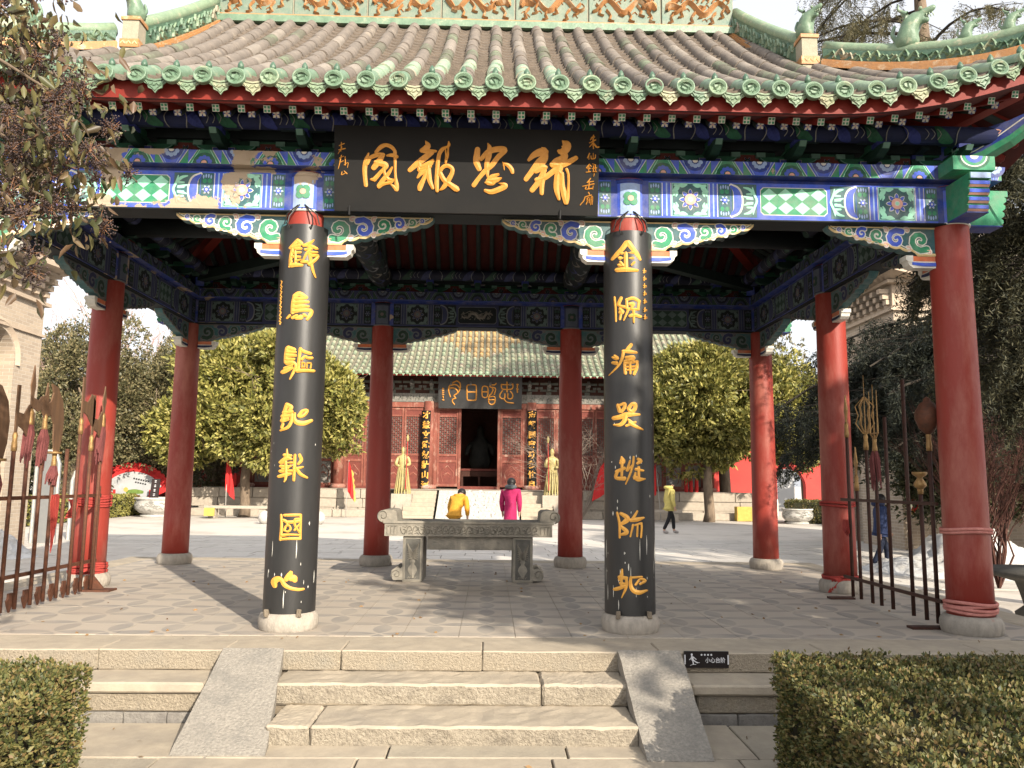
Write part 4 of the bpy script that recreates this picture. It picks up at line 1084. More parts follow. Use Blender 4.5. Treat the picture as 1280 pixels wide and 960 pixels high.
# ---- two long curved boards tied to the front columns
def couplet(cx, zt, zb_, label, glyphs, small, seed):
    R0 = .198; t = thing('couplet_board', (cx, -R0, zb_), label, 'couplet board', 'black couplet boards on the two middle front columns')
    m = MB(); m.use(LACQ, True); A = R_(118); n = 26; vs = []
    for z in np.linspace(zb_, zt, 12):
        for r in (R0, R0 - .02):
            for k in range(n + 1):
                a = -PI / 2 - A + 2 * A * k / n; vs.append((cx + r * math.cos(a), r * math.sin(a), z))
    rows = 2 * (n + 1)
    m.add(vs, [(i * rows + k, i * rows + k + 1, i * rows + k + 1 + rows, i * rows + k + rows) for i in range(11) for k in range(n)] + [(i * rows + k + n + 1, i * rows + k + n + 1 + rows, i * rows + k + n + 2 + rows, i * rows + k + n + 2) for i in range(11) for k in range(n)])
    m.smooth = False
    for i, base in ((0, 0), (1, 11 * rows)):
        for k in range(n): m.add([vs[base + k], vs[base + k + n + 1], vs[base + k + n + 2], vs[base + k + 1]], [(0, 1, 2, 3)] if i == 0 else [(3, 2, 1, 0)])
    for k in (0, n):
        for i in range(11): a = i * rows + k; m.add([vs[a], vs[a + n + 1], vs[a + n + 1 + rows], vs[a + rows]], [(0, 1, 2, 3)])
    bd = m.build('board', t)
    def fn(x0, y0, k):
        def g(u, v, h=0):
            d = ray(x0 + u / k, y0 + v / k); o = CAM - Vector((cx, 0, 0))
            a = d.x * d.x + d.y * d.y; b = 2 * (o.x * d.x + o.y * d.y); c = o.x * o.x + o.y * o.y - R0 * R0
            dd = b * b - 4 * a * c
            p = CAM + d * ((-b - math.sqrt(max(dd, 0))) / (2 * a)); nrm = Vector((p.x - cx, p.y, 0)).normalized(); return p + nrm * h
        return g
    for (x0, y0, s) in glyphs: chars(s, fn(x0, y0, 8), t, GOLDY, .001, .005)
    if small:
        x0, y0, s = small; chars(s, fn(x0, y0, 8), t, GOLDY, .001, .004, 1, 'inscription')
    # chipped streaks near the foot
    rnd = random.Random(seed); q = MB(); q.use(CHIP)
    cyl = lambda a, z, h=0: Vector((cx + (R0 + h) * math.cos(-PI / 2 + a), (R0 + h) * math.sin(-PI / 2 + a), z))
    for i in range(44 if seed > 1 else 24):
        a = rnd.uniform(-1.35, 1.35); low = rnd.random() < .6
        z = zb_ + (rnd.uniform(.03, .5) if low else rnd.uniform(.3, 1.5)); L = rnd.uniform(.03, .16) if z < zb_ + .5 and rnd.random() < .6 else rnd.uniform(.006, .02)
        w_ = rnd.uniform(.004, .012) / R0
        q.ribbon([(a, z, w_ * .3), (a + rnd.uniform(-.01, .01), z + L * .5, w_), (a, z + L, w_ * .2)], cyl, .0006, .0012, 2, ends=False)
    stuff(q.build('chipped_paint', t))
    # hanging wires over the top and a ragged foot
    q = MB(); q.use(WIRE)
    for s in (-1, 1):
        pts = [(cx + s * .02, -.165, zt + .17), (cx + s * .05, -.175, zt + .13), (cx + s * .09, -.20, zt + .06), (cx + s * .10, -.205, zt - .0), (cx + s * .085, -.19, zt - .035), (cx + s * .075, -.196, zt - .02)]
        q.tube(pts, .006, 6)
        q.tube([(cx + s * .03, -.18, zt + .16), (cx + s * .12, -.16, zt + .09), (cx + s * .14, -.15, zt + .01)], .005, 6)
    q.tube([(cx, -.15, 3.30), (cx, -.17, zt + .14)], .006, 6)
    q.build('hanging_wire', t)
    for s in (-1, 1): q = MB(); q.use(JOINT); q.add(*rough_box((cx + s * .12 - .02, -.20, zb_ - .02), (cx + s * .12 + .015, -.17, zb_ + .035), .008, 1, .004, 20, s)); q.build('foot_clamp', t)
LEFT = [(340, 290, "258,85,34 220,122,30 180,160,22|262,90,38 294,115,34|200,150,28 272,136,28|205,178,28 190,250,30 182,335,26|235,168,22 292,166,22|220,206,24 286,203,20|212,246,22 282,250,20|235,195,20 237,320,22|195,295,26 175,350,14|195,334,38 250,328,34 302,334,22|245,290,22 292,276,12|415,84,14 382,110,26 318,138,26|325,142,18 380,140,26 440,166,24 452,172,14|330,178,20 392,172,20|370,135,28 375,200,28 385,280,26 405,380,22 432,456,12|305,300,16 322,262,18 350,212,24 380,185,18|392,205,24 446,206,18|390,240,26 455,240,22 430,280,26 372,322,34|298,302,24 350,300,26"),
 (340, 290, "225,635,28 210,720,32 206,805,32|228,640,38 275,618,42 342,655,32|235,668,24 290,665,26 345,655,26|222,705,30 290,700,30 362,700,22|222,748,32 300,742,34 366,746,18|222,792,34 300,782,30 388,786,28 386,822,34 352,872,26|206,858,26 248,840,32|245,862,28 290,852,42|320,832,32 338,842,22|155,862,18 182,834,22"),
 (340, 410, "150,205,32 142,280,36 135,345,28|165,198,38 222,216,34|158,240,30 236,242,22|155,272,34 238,276,22|150,312,30 222,312,22|150,350,34 212,346,30 240,380,24 216,440,24 180,510,14|108,442,34 145,425,38 205,398,22|130,402,24 205,372,18|285,208,28 272,300,24 262,430,26|288,218,26 330,240,28 385,256,24|300,312,26 330,285,22 355,300,24 396,300,24|300,342,12 298,396,14|300,350,14 325,352,14 322,392,12|348,352,12 345,396,14|350,350,14 386,356,14 382,402,14|300,395,12 325,393,12|250,430,30 320,425,30 412,430,24"),
 (335, 490, "190,125,34 165,200,32 148,285,34|195,130,38 236,150,30 215,182,30|160,205,32 242,196,26|150,244,38 232,236,26|145,285,38 200,270,30|152,320,24 140,352,28|240,225,26 236,290,26 200,352,28 128,385,16|268,215,22 265,270,30 292,305,40 360,312,38 432,286,26|310,238,32 345,190,26 392,186,24 362,230,26 322,252,18"),
 (335, 490, "190,572,12 192,640,24|165,630,28 232,636,22|132,696,30 190,662,36 236,670,18|125,704,28 242,706,18|130,742,28 198,746,24 232,736,18|150,772,28 202,762,20|125,792,28 240,786,20|110,845,26 180,826,34 232,816,18|180,700,24 180,850,24 165,896,12|270,630,22 265,740,26 258,882,22|315,630,26 332,680,28 302,720,20|265,772,28 346,750,16|282,762,24 322,820,28 386,856,18"),
 (325, 570, "212,590,20 216,700,24 205,835,24|215,832,20 300,826,22 402,826,22|245,592,22 330,590,24 406,588,20|408,588,20 405,700,20 402,820,20|238,642,26 262,655,26 272,675,18|270,662,28 340,658,26 396,645,28|352,630,18 385,628,20|245,740,24 262,700,18 292,695,18 306,730,18 280,756,18 252,748,16|345,645,22 352,700,20 396,765,18|395,680,16 345,740,18|225,792,28 300,786,20 388,790,18"),
 (325, 650, "148,655,44 142,615,56 178,590,50 215,600,36 245,648,38 300,680,30 380,695,26 434,690,20|262,592,42 298,550,50 308,528,36|308,590,38 338,582,60 348,600,44")]
RIGHT = [(750, 290, "265,110,44 220,170,40 170,222,38 122,272,26|285,110,48 330,170,40 372,225,36 402,276,20|210,212,24 332,206,22|195,260,28 330,262,20|258,215,32 262,380,36|205,302,24 228,332,28|190,332,26 210,340,20|342,305,20 315,330,16|172,382,36 260,375,40 372,386,22"),
 (750, 290, "145,655,20 155,760,20 160,892,16|212,660,28 186,722,30 205,740,24 252,750,26|200,770,26 222,800,40 200,805,26|208,830,22 200,872,20|265,675,22 270,730,24 268,762,22|265,678,22 330,662,28 392,692,24|390,690,22 380,772,20|300,720,28 332,722,32 312,762,18|270,768,24 382,776,20|282,780,22 238,882,14|298,842,24 340,830,30 402,848,24|335,790,22 337,905,16"),
 (750, 400, "312,248,30 285,280,30 260,300,16|232,312,26 300,316,32 366,326,20|235,322,26 220,390,26 180,462,20 92,552,8|150,362,26 170,382,38|130,375,20 165,385,34|130,428,24 165,432,36|262,376,26 332,372,32 330,402,26|250,412,26 332,390,22|245,432,22 255,532,28|255,436,24 372,416,22|370,415,22 365,480,26 340,542,24|265,470,18 352,466,18|300,422,22 302,536,18|270,502,16 342,496,16"),
 (750, 485, "178,172,28 198,232,34|200,170,22 246,156,28 246,192,30 218,235,26|285,205,32 318,162,30 352,165,34 346,212,34 312,236,34 284,212,28|138,302,34 200,290,40 270,266,42 394,265,18|258,275,40 240,335,36 200,368,30 142,370,14|285,318,20 322,350,28|262,378,20 352,342,20|300,350,34 350,380,28 424,416,14"),
 (750, 560, "216,92,18 225,130,52 212,148,34|222,145,24 218,275,22|168,235,30 245,202,28|172,240,28 162,298,28 245,305,36|300,128,16 272,222,26|336,88,16 330,162,18 300,262,18 258,360,12|275,228,18 322,170,14|378,110,24 402,130,36 372,155,22|358,212,26 428,226,18|385,192,22 386,292,22|345,290,32 382,312,40 442,310,14|352,250,18 345,302,28"),
 (750, 560, "172,648,20 195,752,22 197,895,18|210,655,28 268,692,40 268,722,44 212,762,26|215,788,26 264,830,36 258,852,34 212,866,20|372,632,16 345,680,24 318,715,20|308,722,30 370,715,36 434,698,18|330,770,20 304,885,14|348,772,16 412,752,20|375,762,16 370,882,16|412,752,18 415,800,18 408,892,16"),
 (750, 660, "222,415,16 214,480,34 202,510,40|195,492,32 266,500,28|215,510,22 215,592,24|205,552,24 266,560,20|148,612,28 200,600,32 268,572,22|265,500,22 262,592,24 218,695,10|310,490,22 304,560,30 330,622,36 390,645,38 464,624,18|322,496,20 415,488,18|355,565,20 400,512,20 452,526,22 400,558,22")]
smL = (340, 290, "|".join("%d,%d,10 %d,%d,8" % (92 + (i % 2) * 6, 490 + i * 17, 104 - (i % 3) * 7, 500 + i * 17) for i in range(26)))
smR = (750, 290, "|".join("%d,%d,9 %d,%d,9|%d,%d,8 %d,%d,8|%d,%d,8 %d,%d,7" % (430, y, 458, y + 4, 442, y - 18, 440, y + 26, 430, y + 22, 458, y + 16) for y in (385, 460, 535, 610, 690, 775, 850)))
zt_ = at_y(383, 280, -.19).z; zb_ = at_y(360, 768, -.19).z
couplet(BX[1], zt_, zb_, 'black curved board with yellow calligraphy ending in the heart character, left of the two couplets', LEFT, smL, 1)
couplet(BX[2], zt_, zb_ + .005, 'black curved board with yellow calligraphy starting with the gold character, right of the two couplets', RIGHT, smR, 2)
# ================================================================== PLATFORM, STEPS, GROUND
ZG = -.40
GR = mat('courtyard_paving', (0.62, 0.565, 0.50), (0.55, 0.50, 0.44), 1.6, 0.9, 0.3, 30, c3=(0.30, 0.265, 0.22), c3scale=.5, c3lo=.5, c3hi=.75)
g = MB(); g.use(GR)
xs = [-900, -60, -30, -14, -7, 0, 7, 14, 30, 60, 900]; ys = [-300, -40, -14, -6, 5.7, 12, 20, 30, 50, 120, 1200]
for i in range(len(xs) - 1):
    for j in range(len(ys) - 1): g.add([(xs[i], ys[j], ZG), (xs[i+1], ys[j], ZG), (xs[i+1], ys[j+1], ZG), (xs[i], ys[j+1], ZG)], [(0, 1, 2, 3)])
GROUND = struct(g.build('ground'))
# slabs of the court behind: every stone of the nearer rows its own piece
random.seed(21)
SLAB = [mat('court_slab_a', (0.60, 0.56, 0.505), (0.54, 0.50, 0.45), 4, .9, .3, 40, c3=(0.48, .44, .39), c3scale=1.3, c3lo=.5, c3hi=.75), mat('court_slab_b', (0.565, 0.525, 0.475), (0.50, 0.46, 0.415), 4, .9, .3, 40, c3=(0.44, .41, .36), c3scale=1.3, c3lo=.5, c3hi=.75)]
COURT = struct(MB().use(JOINT).add([(-16, 5.62, ZG + .004), (16, 5.62, ZG + .004), (16, 15.4, ZG + .004), (-16, 15.4, ZG + .004)], [(0, 1, 2, 3)]).build('courtyard'))
y = 5.64; n_s = 0; more = MB()
while y < 15.2:
    dy = random.uniform(.42, .6); x = -15 - random.uniform(0, 1)
    while x < 15:
        dx = random.uniform(.75, 1.35); z = ZG + .016 + random.uniform(0, .006); tl = random.uniform(-.002, .002)
        c = [(x + .008, y + .008), (x + dx - .008, y + .008), (x + dx - .008, y + dy - .008), (x + .008, y + dy - .008)]
        mb = MB() if abs(x) < 8 and n_s < 290 else more
        mb.use(random.choice(SLAB)); mb.add([(a, b, ZG) for a, b in c] + [(a, b, z + tl * (k % 2)) for k, (a, b) in enumerate(c)], [(4,5,6,7),(0,1,5,4),(1,2,6,5),(2,3,7,6),(3,0,4,7)])
        if mb is not more: mb.build('paving_slab', COURT); n_s += 1
        x += dx
    y += dy
stuff(more.build('outer_paving', COURT))
# front court slabs
FCS = mat('front_slab', (0.40, 0.35, 0.27), (0.33, 0.285, 0.22), 5, .9, .4, 50, c3=(0.25, .22, .18), c3scale=2, c3lo=.5, c3hi=.8)
FC = struct(MB().use(JOINT).add([(-9, -9, ZG + .004), (9, -9, ZG + .004), (9, -1.12, ZG + .004), (-9, -1.12, ZG + .004)], [(0, 1, 2, 3)]).build('front_court'))
y = -1.13; k = 0
for dy in (.62, .7, .66, .7, .7, .8):
    x = -8.6 - (k % 2) * .4
    while x < 8.6:
        dx = random.uniform(.8, 1.2)
        if abs(x) < 5:
            mb = MB(); mb.use(random.choice((STONEW, STONEW, FCS)))
            mb.add(*rough_box((x + .006, y - dy + .006, ZG), (x + dx - .006, y - .006, ZG + .022 + random.uniform(0, .006)), .0025, 5, .005, 3, k)); mb.build('paving_slab', FC, fixn=False)
        x += dx
    y -= dy; k += 1
# the platform
PX, PY0, PY1 = 5.0, -.80, 5.55
PLAT = thing('stone_platform', (0, CY, ZG), 'low stone platform with square patterned floor tiles carrying the pavilion', 'platform')
m = MB(); m.use(JOINT); m.box((-PX + .03, PY0 + .05, ZG), (PX - .03, PY1 - .05, -.012)); m.box((-PX - .28, PY0 - .27, ZG), (PX + .28, PY1 + .27, -.15)); m.build('core', PLAT)
random.seed(4)
def edging(nm, lo, hi, y0, y1, z0, z1, L, m_, amt=.004, skip=None, bev=.008):
    x = lo
    while x < hi - .05:
        dx = min(random.uniform(L * .75, L * 1.25), hi - x)
        if hi - (x + dx) < .2: dx = hi - x
        mb = MB(); mb.use(m_); mb.add(*rough_box((x + .002, y0, z0), (x + dx - .002, y1, z1), amt, 9, bev, 5, x)); mb.top(STONEW); mb.build(nm, PLAT, fixn=False); x += dx
edging('kerb_stone', -PX, PX, PY0, PY0 + .34, -.132, 0, 1.0, STONE)
edging('kerb_stone', -PX, PX, PY1 - .34, PY1, -.132, 0, 1.1, STONE)
for a, b in ((-PX - .33, -1.56), (1.52, PX + .33)):
    edging('ledge_slab', a, b, PY0 - .33, PY0 + .02, -.20, -.134, 1.2, STONEW, .002, bev=.012)
    edging('band_stone', a + .04, b, PY0 - .295, PY0 - .1, -.315, -.205, .9, STONE, .004)
    x = a + .03
    while x < b - .1:
        dx = min(.27, b - x); mb = MB(); mb.use(BRICKG); mb.add(*rough_box((x + .004, PY0 - .30, ZG + .004), (x + dx - .004, PY0 - .12, -.322), .005, 2, .006, 9, x)); mb.build('brick', PLAT, fixn=False); x += dx
for s in (-1, 1):
    for y0 in np.arange(PY0 + .34, PY1 - .34, 1.0):
        mb = MB(); mb.use(STONE); xx = sorted((s * PX, s * (PX - .34))); mb.add(*rough_box((xx[0], y0 + .003, -.132), (xx[1], min(y0 + 1, PY1 - .34) - .003, 0), .004, 5, .008, 5, y0)); mb.top(STONEW); mb.build('kerb_stone', PLAT, fixn=False)
        mb = MB(); mb.use(STONEW); xx = sorted((s * (PX + .33), s * (PX - .02))); mb.add(*rough_box((xx[0], y0 + .003, -.20), (xx[1], y0 + .997, -.134), .003, 4, .01, 5, y0)); mb.build('ledge_slab', PLAT, fixn=False)
# floor tiles with overlapping-circle pattern
def tile_mat(name, base, dark):
    m = bpy.data.materials.new(name); m.use_nodes = True; N = m.node_tree.nodes; L = m.node_tree.links; b = N['Principled BSDF']; b.inputs['Roughness'].default_value = .72
    geo = N.new('ShaderNodeNewGeometry'); per = .40
    def vm(op, a, bb=None):
        n = N.new('ShaderNodeVectorMath'); n.operation = op
        for i, v in ((0, a), (1, bb)):
            if v is None: continue
            if isinstance(v, (tuple, Vector)): n.inputs[i].default_value = v
            else: L.new(v, n.inputs[i])
        return n
    def mt(op, a, bb=None, cc=None):
        n = N.new('ShaderNodeMath'); n.operation = op
        for i, v in enumerate((a, bb, cc)):
            if v is None: continue
            if isinstance(v, (int, float)): n.inputs[i].default_value = v
            else: L.new(v, n.inputs[i])
        return n.outputs[0]
    sc = vm('MULTIPLY', geo.outputs['Position'], (1 / per, 1 / per, 0)); fr = vm('FRACTION', sc.outputs[0])
    nz = N.new('ShaderNodeTexNoise'); nz.inputs['Scale'].default_value = 2.2; nz.inputs['Detail'].default_value = 8; L.new(geo.outputs['Position'], nz.inputs['Vector'])
    nz2 = N.new('ShaderNodeTexNoise'); nz2.inputs['Scale'].default_value = 30; nz2.inputs['Detail'].default_value = 5; L.new(geo.outputs['Position'], nz2.inputs['Vector'])
    tot = None
    for c in ((0, 0, 0), (1, 0, 0), (0, 1, 0), (1, 1, 0)):
        d = vm('DISTANCE', fr.outputs[0], c).outputs['Value']
        mr = N.new('ShaderNodeMapRange'); mr.inputs['From Min'].default_value = .69; mr.inputs['From Max'].default_value = .665; L.new(d, mr.inputs['Value'])
        tot = mr.outputs[0] if tot is None else mt('ADD', tot, mr.outputs[0])
    f = mt('SUBTRACT', tot, 1.0); f = mt('MINIMUM', mt('MAXIMUM', f, 0), 1)
    # only some of the petals are the dark stone: alternate by cell, and dust hides part of them
    dust = N.new('ShaderNodeMapRange'); dust.inputs['From Min'].default_value = .38; dust.inputs['From Max'].default_value = .62; dust.inputs['To Min'].default_value = 1; dust.inputs['To Max'].default_value = .35; L.new(nz.outputs['Fac'], dust.inputs['Value'])
    f = mt('MULTIPLY', f, dust.outputs[0])
    mx = N.new('ShaderNodeMix'); mx.data_type = 'RGBA'; L.new(f, mx.inputs[0]); 
    m2 = N.new('ShaderNodeMix'); m2.data_type = 'RGBA'; L.new(nz.outputs['Fac'], m2.inputs[0]); m2.inputs[6].default_value = (*base, 1); m2.inputs[7].default_value = (*[x * .8 for x in base], 1)
    L.new(m2.outputs[2], mx.inputs[6]); mx.inputs[7].default_value = (*dark, 1)
    L.new(mx.outputs[2], b.inputs['Base Color'])
    bp = N.new('ShaderNodeBump'); bp.inputs['Strength'].default_value = .25; bp.inputs['Distance'].default_value = .01; L.new(nz2.outputs['Fac'], bp.inputs['Height']); L.new(bp.outputs[0], b.inputs['Normal'])
    return m
TM = [tile_mat('floor_tile_a', (0.47, 0.405, 0.33), (0.275, 0.25, 0.22)), tile_mat('floor_tile_b', (0.445, 0.38, 0.31), (0.26, 0.235, 0.205))]
FL = struct(MB().use(STONEW).add([(-PX + .32, PY0 + .32, -.004), (PX - .32, PY0 + .32, -.004), (PX - .32, PY1 - .32, -.004), (-PX + .32, PY1 - .32, -.004)], [(0, 1, 2, 3)]).build('floor'))
FL2 = FL
random.seed(9); ts = .42; nx = int((2 * PX - .72) / ts); ny = int((PY1 - PY0 - .72) / ts); cnt = 0; bulk = MB()
for j in range(ny):
    for i in range(nx):
        x0 = -nx * ts / 2 + i * ts; y0 = PY0 + .5 + j * ts * 1.0
        mb = MB() if cnt < 295 else bulk; cnt += 1
        z = -.0008 + random.uniform(0, .0022); k = .0022
        mb.use(random.choice(TM)); mb.add([(x0 + k, y0 + k, -.006), (x0 + ts - k, y0 + k, -.006), (x0 + ts - k, y0 + ts - k, -.006), (x0 + k, y0 + ts - k, -.006), (x0 + k, y0 + k, z), (x0 + ts - k, y0 + k, z), (x0 + ts - k, y0 + ts - k, z), (x0 + k, y0 + ts - k, z)], [(4,5,6,7),(0,1,5,4),(1,2,6,5),(2,3,7,6),(3,0,4,7)])
        if mb is not bulk: mb.build('floor_tile', FL)
if bulk.v: stuff(bulk.build('back_floor_tile', FL))
# steps between two sloping cheek stones
ST = thing('stone_steps', (0, -1.2, ZG), 'three worn granite steps between two sloping slabs up to the platform', 'steps')
m = MB(); m.use(JOINT); m.box((-1.3, -1.10, ZG), (1.25, PY0 + .04, -.16)); m.build('core', ST)
for (y0, z0, z1, xs_) in ((-1.13, -.27, -.135, (-1.14, .56, 1.12)), (-1.55, -.398, -.268, (-1.06, -.80, 1.11))):
    for a, b in zip(xs_[:-1], xs_[1:]):
        mb = MB(); mb.use(STONEB); mb.add(*rough_box((a + .003, y0, z0), (b - .003, y0 + .45, z1), .008, 26, .014, 11, a + y0)); mb.top(STONEW); mb.build('step_stone', ST, fixn=False)
for (tl, tr, bl, br_) in (((-1.552, -.80), (-1.155, -.80), (-1.52, -1.73), (-1.0, -1.75)), ((1.10, -.80), (1.525, -.80), (1.10, -1.80), (1.47, -1.80))):
    mb = MB(); mb.use(STONEG); n = 14; mtop = []
    vs = []; 
    for i in range(n + 1):
        t = i / n
        for s in range(6):
            u = s / 5; xa_ = tl[0] + (bl[0] - tl[0]) * t; xb_ = tr[0] + (br_[0] - tr[0]) * t
            x = xa_ + (xb_ - xa_) * u; yy = tl[1] + (bl[1] - tl[1]) * t; z = .012 * (1 - t) + (ZG + .03) * t
            nv = noise.noise_vector(Vector((x, yy, z)) * 6); vs.append((x + nv.x * .006 * (0 if 0 < s < 5 else 1), yy + nv.y * .01 * (t > .95), z + nv.z * .006))
    for p in list(vs): vs.append((p[0], p[1], min(p[2] - .11, p[2] - .11) if p[2] - .11 > ZG - .05 else ZG - .05))
    o = (n + 1) * 6; fs = []
    for i in range(n):
        for s in range(5): a = i * 6 + s; fs.append((a, a + 6, a + 7, a + 1))
        fs.append((i * 6, o + i * 6, o + i * 6 + 6, i * 6 + 6)); fs.append((i * 6 + 5, i * 6 + 11, o + i * 6 + 11, o + i * 6 + 5))
    for s in range(5): fs.append((n * 6 + s, o + n * 6 + s, o + n * 6 + s + 1, n * 6 + s + 1)); fs.append((s, s + 1, o + s + 1, o + s))
    mb.add(vs, fs); mb.build('cheek_stone', ST)
# warning sign on the kerb face
sa, sb = at_y(855, 814, -.815), at_y(911, 835, -.815)
SG = thing('step_sign', (1.7, -.815, sb.z), 'small black sign with a walking man fixed on the kerb right of the steps', 'sign')
m = MB(); m.use(mat('sign_black', (0.018, 0.014, 0.014), None, rough=.35)); m.box((sa.x, -.818, sb.z), (sb.x, -.800, sa.z)); m.build('panel', SG)
SWH = mat('sign_white', (0.62, 0.62, 0.64), None, rough=.5)
f = lambda u, v, h=0: Vector((sa.x + u * (sb.x - sa.x) / 820, -.8195 - h, sa.z - v * (sa.z - sb.z) / 300))
m = MB(); m.use(SWH)
for st in parse("138,55,36 138,60,36|135,85,20 150,120,40 150,150,40|145,90,16 110,140,16 95,150,14|155,95,16 195,125,14 220,145,12|150,150,26 160,190,20 165,230,18|155,150,26 195,180,20 235,205,20 240,205,30|110,255,8 150,238,8 215,235,8|225,205,10 280,205,8"): m.ribbon(st, f, .0003, .0006, 2)
m.use(SWH); rect(m, f, 0, 60, 22, 235, .0005) if False else m.add([f(0, 60, .0006), f(0, 235, .0006), f(24, 235, .0006), f(24, 60, .0006)], [(0, 1, 2, 3)])
m.add([f(796, 60, .0006), f(796, 235, .0006), f(820, 235, .0006), f(820, 60, .0006)], [(0, 1, 2, 3)])
for k in range(4): m.ribbon([(318 + k * 60, 60, 34), (320 + k * 60, 62, 34)], f, .0002, .0006, 1)
stuff(m.build('pictogram', SG))
tv, tf = text_mesh('小心台阶', 100, 1.5)
m = MB(); m.use(SWH); m.add([f(570 + a * .93, 165 - b * 1.05, .0006) for a, b in tv], tf); m.build('lettering', SG)
# ================================================================== TEMPLE HALL BEHIND THE COURT
HRED = mat('faded_red_wood', (0.26, 0.085, 0.058), (0.17, 0.055, 0.04), 4, .8, .2, 30, c3=(0.42, 0.28, 0.21), c3scale=3, c3lo=.52, c3hi=.75, stretch=(1, 1, .5))
HRED2 = mat('dull_red_panel', (0.19, 0.052, 0.038), (0.13, 0.036, 0.028), 5, .8, .2, 30)
HWALL = mat('pale_red_plaster', (0.36, 0.18, 0.135), (0.27, 0.115, 0.09), 2, .9, .3, 20, c3=(0.50, 0.40, 0.33), c3scale=2, c3lo=.5, c3hi=.65)
FRIEZE = mat('grey_painted_frieze', (0.24, 0.22, 0.19), (0.12, 0.12, 0.11), 14, .9, .3, 40)
BRKT = mat('old_bracket_paint', (0.10, 0.12, 0.11), (0.16, 0.14, 0.11), 12, .9, .2, 40)
HSTONE = mat('hall_base_stone', (0.42, 0.36, 0.29), (0.32, 0.28, 0.23), 8, .9, .4, 30)
HY = 31.0
HALL = thing('temple_hall', (-.3, HY, ZG), 'old red timber temple hall with green and yellow tiled roof behind the court', 'temple')
hx = [-11.1, -6.9, -2.72, 2.12, 6.3, 10.5]; HF = .80
TER = thing('stone_terrace', (-.3, 29.5, ZG), 'long raised stone terrace in front of the red temple hall', 'terrace')
x = -12.4
random.seed(31)
for lay, (z0, z1) in enumerate(((ZG, -.02), (-.015, .38), (.385, .78))):
    x = -12.4 - .3 * lay
    while x < 11.8:
        dx = random.uniform(1.0, 1.6)
        if not (-3.7 < x + dx / 2 < 3.1):
            mb = MB(); mb.use(HSTONE); mb.add(*rough_box((x + .01, 28.5 - .05 * (lay == 2), z0), (x + dx - .01, 29.0, z1), .01, 2, .02, 3, x)); mb.build('wall_stone', TER, fixn=False)
        x += dx
m = MB(); m.use(HSTONE); m.box((-12.3, 28.85, ZG), (11.7, 38.5, .775)); m.box((-12.3, 28.44, .78), (11.7, 38.5, HF)); m.build('terrace_floor', TER)
# low ledge in front of the terrace
for x0 in np.arange(-12.5, -4.2, 1.5):
    mb = MB(); mb.use(HSTONE); mb.add(*rough_box((x0, 27.9, ZG), (x0 + 1.47, 28.4, -.08), .01, 2, .02, 3, x0)); mb.build('ledge_stone', TER, fixn=False)
for x0 in np.arange(3.6, 11, 1.5):
    mb = MB(); mb.use(HSTONE); mb.add(*rough_box((x0, 27.9, ZG), (x0 + 1.47, 28.4, -.08), .01, 2, .02, 3, x0)); mb.build('ledge_stone', TER, fixn=False)
# flights either side of a carved ramp
HS = thing('hall_stairs', (-.3, 27.2, ZG), 'pale stone stairs with carved central ramp leading up to the temple hall', 'steps')
for (a, b) in ((-3.4, -2.1), (1.5, 2.85)):
    for k in range(7):
        mb = MB(); mb.use(STONEW); mb.box((a, 26.2 + k * .32, ZG), (b, 28.5, ZG + (k + 1) * .165)); mb.build('stair_step', HS)
f = lambda u, v, h=0: Vector((u, 26.0 + v * 2.5 - h * .43, ZG + v * 1.19 + h * .9))
m = MB(); m.use(CARVEW); m.prism([(-2.0, 0), (1.42, 0), (1.42, 1), (-2.0, 1)], f, -.3, 0); m.build('ramp_slab', HS)
m = MB(); m.use(CARVEW); random.seed(2)
for i in range(90):
    u = random.uniform(-1.8, 1.2); v = random.uniform(.06, .94); m.ribbon([(u, v, .04), (u + random.uniform(.05, .15), v + .03, .07), (u + random.uniform(.1, .25), v - .02, .03)], f, 0, .05, 2)
stuff(m.build('ramp_carving', HS))
for a, b in ((-3.72, -3.42), (2.87, 3.17)):
    g2 = lambda u, v, h=0: Vector((h, 26.0 + u * 2.5, ZG + v)); m = MB(); m.use(HSTONE); m.prism([(0, 0), (1, 0), (1, 1.22), (.93, 1.22), (0, .12)], g2, a, b); m.build('cheek_stone', HS)
# walls and timber frame
m = MB(); m.use(HWALL); m.box((hx[0] - .3, HY + .25, HF), (hx[0] + .1, 38, 6.2)); m.box((hx[-1] - .1, HY + .25, HF), (hx[-1] + .3, 38, 6.2)); m.box((hx[0], 37.7, HF), (hx[-1], 38, 6.2)); m.build('wall', HALL)
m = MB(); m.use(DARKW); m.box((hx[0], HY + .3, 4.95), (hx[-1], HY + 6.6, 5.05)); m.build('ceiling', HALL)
m = MB(); m.use(HRED); m.box((hx[0], HY - .12, 4.62), (hx[-1], HY + .12, 4.86)); m.build('lintel', HALL)
m = MB(); m.use(FRIEZE); m.box((hx[0], HY - .15, 4.87), (hx[-1], HY + .15, 5.28)); m.build('frieze_beam', HALL)
m = MB(); m.use(HWALL); q = MB(); q.use(BRKT)
for i in range(56):
    x = hx[0] + .3 + i * .39; fz = planefn((0, HY - .152, 0), (1, 0, 0), (0, 0, 1))
    q.ribbon([(x, 4.95, .03), (x + .08, 5.12, .06), (x + .18, 5.0, .05), (x + .2, 5.2, .03)], fz, .001, .02, 2)
stuff(q.build('frieze_carving', HALL))
for i, x in enumerate(hx):
    m = MB(); m.use(HRED, True); m.lathe([(.27, HF), (.25, 2.5), (.23, 4.9)], (x, HY - .1, 0), 16); m.build('column', HALL)
    m = MB(); m.use(HWALL, True); m.lathe([(.36, HF), (.38, HF + .12), (.3, HF + .2)], (x, HY - .1, 0), 16); m.build('column_base', HALL)
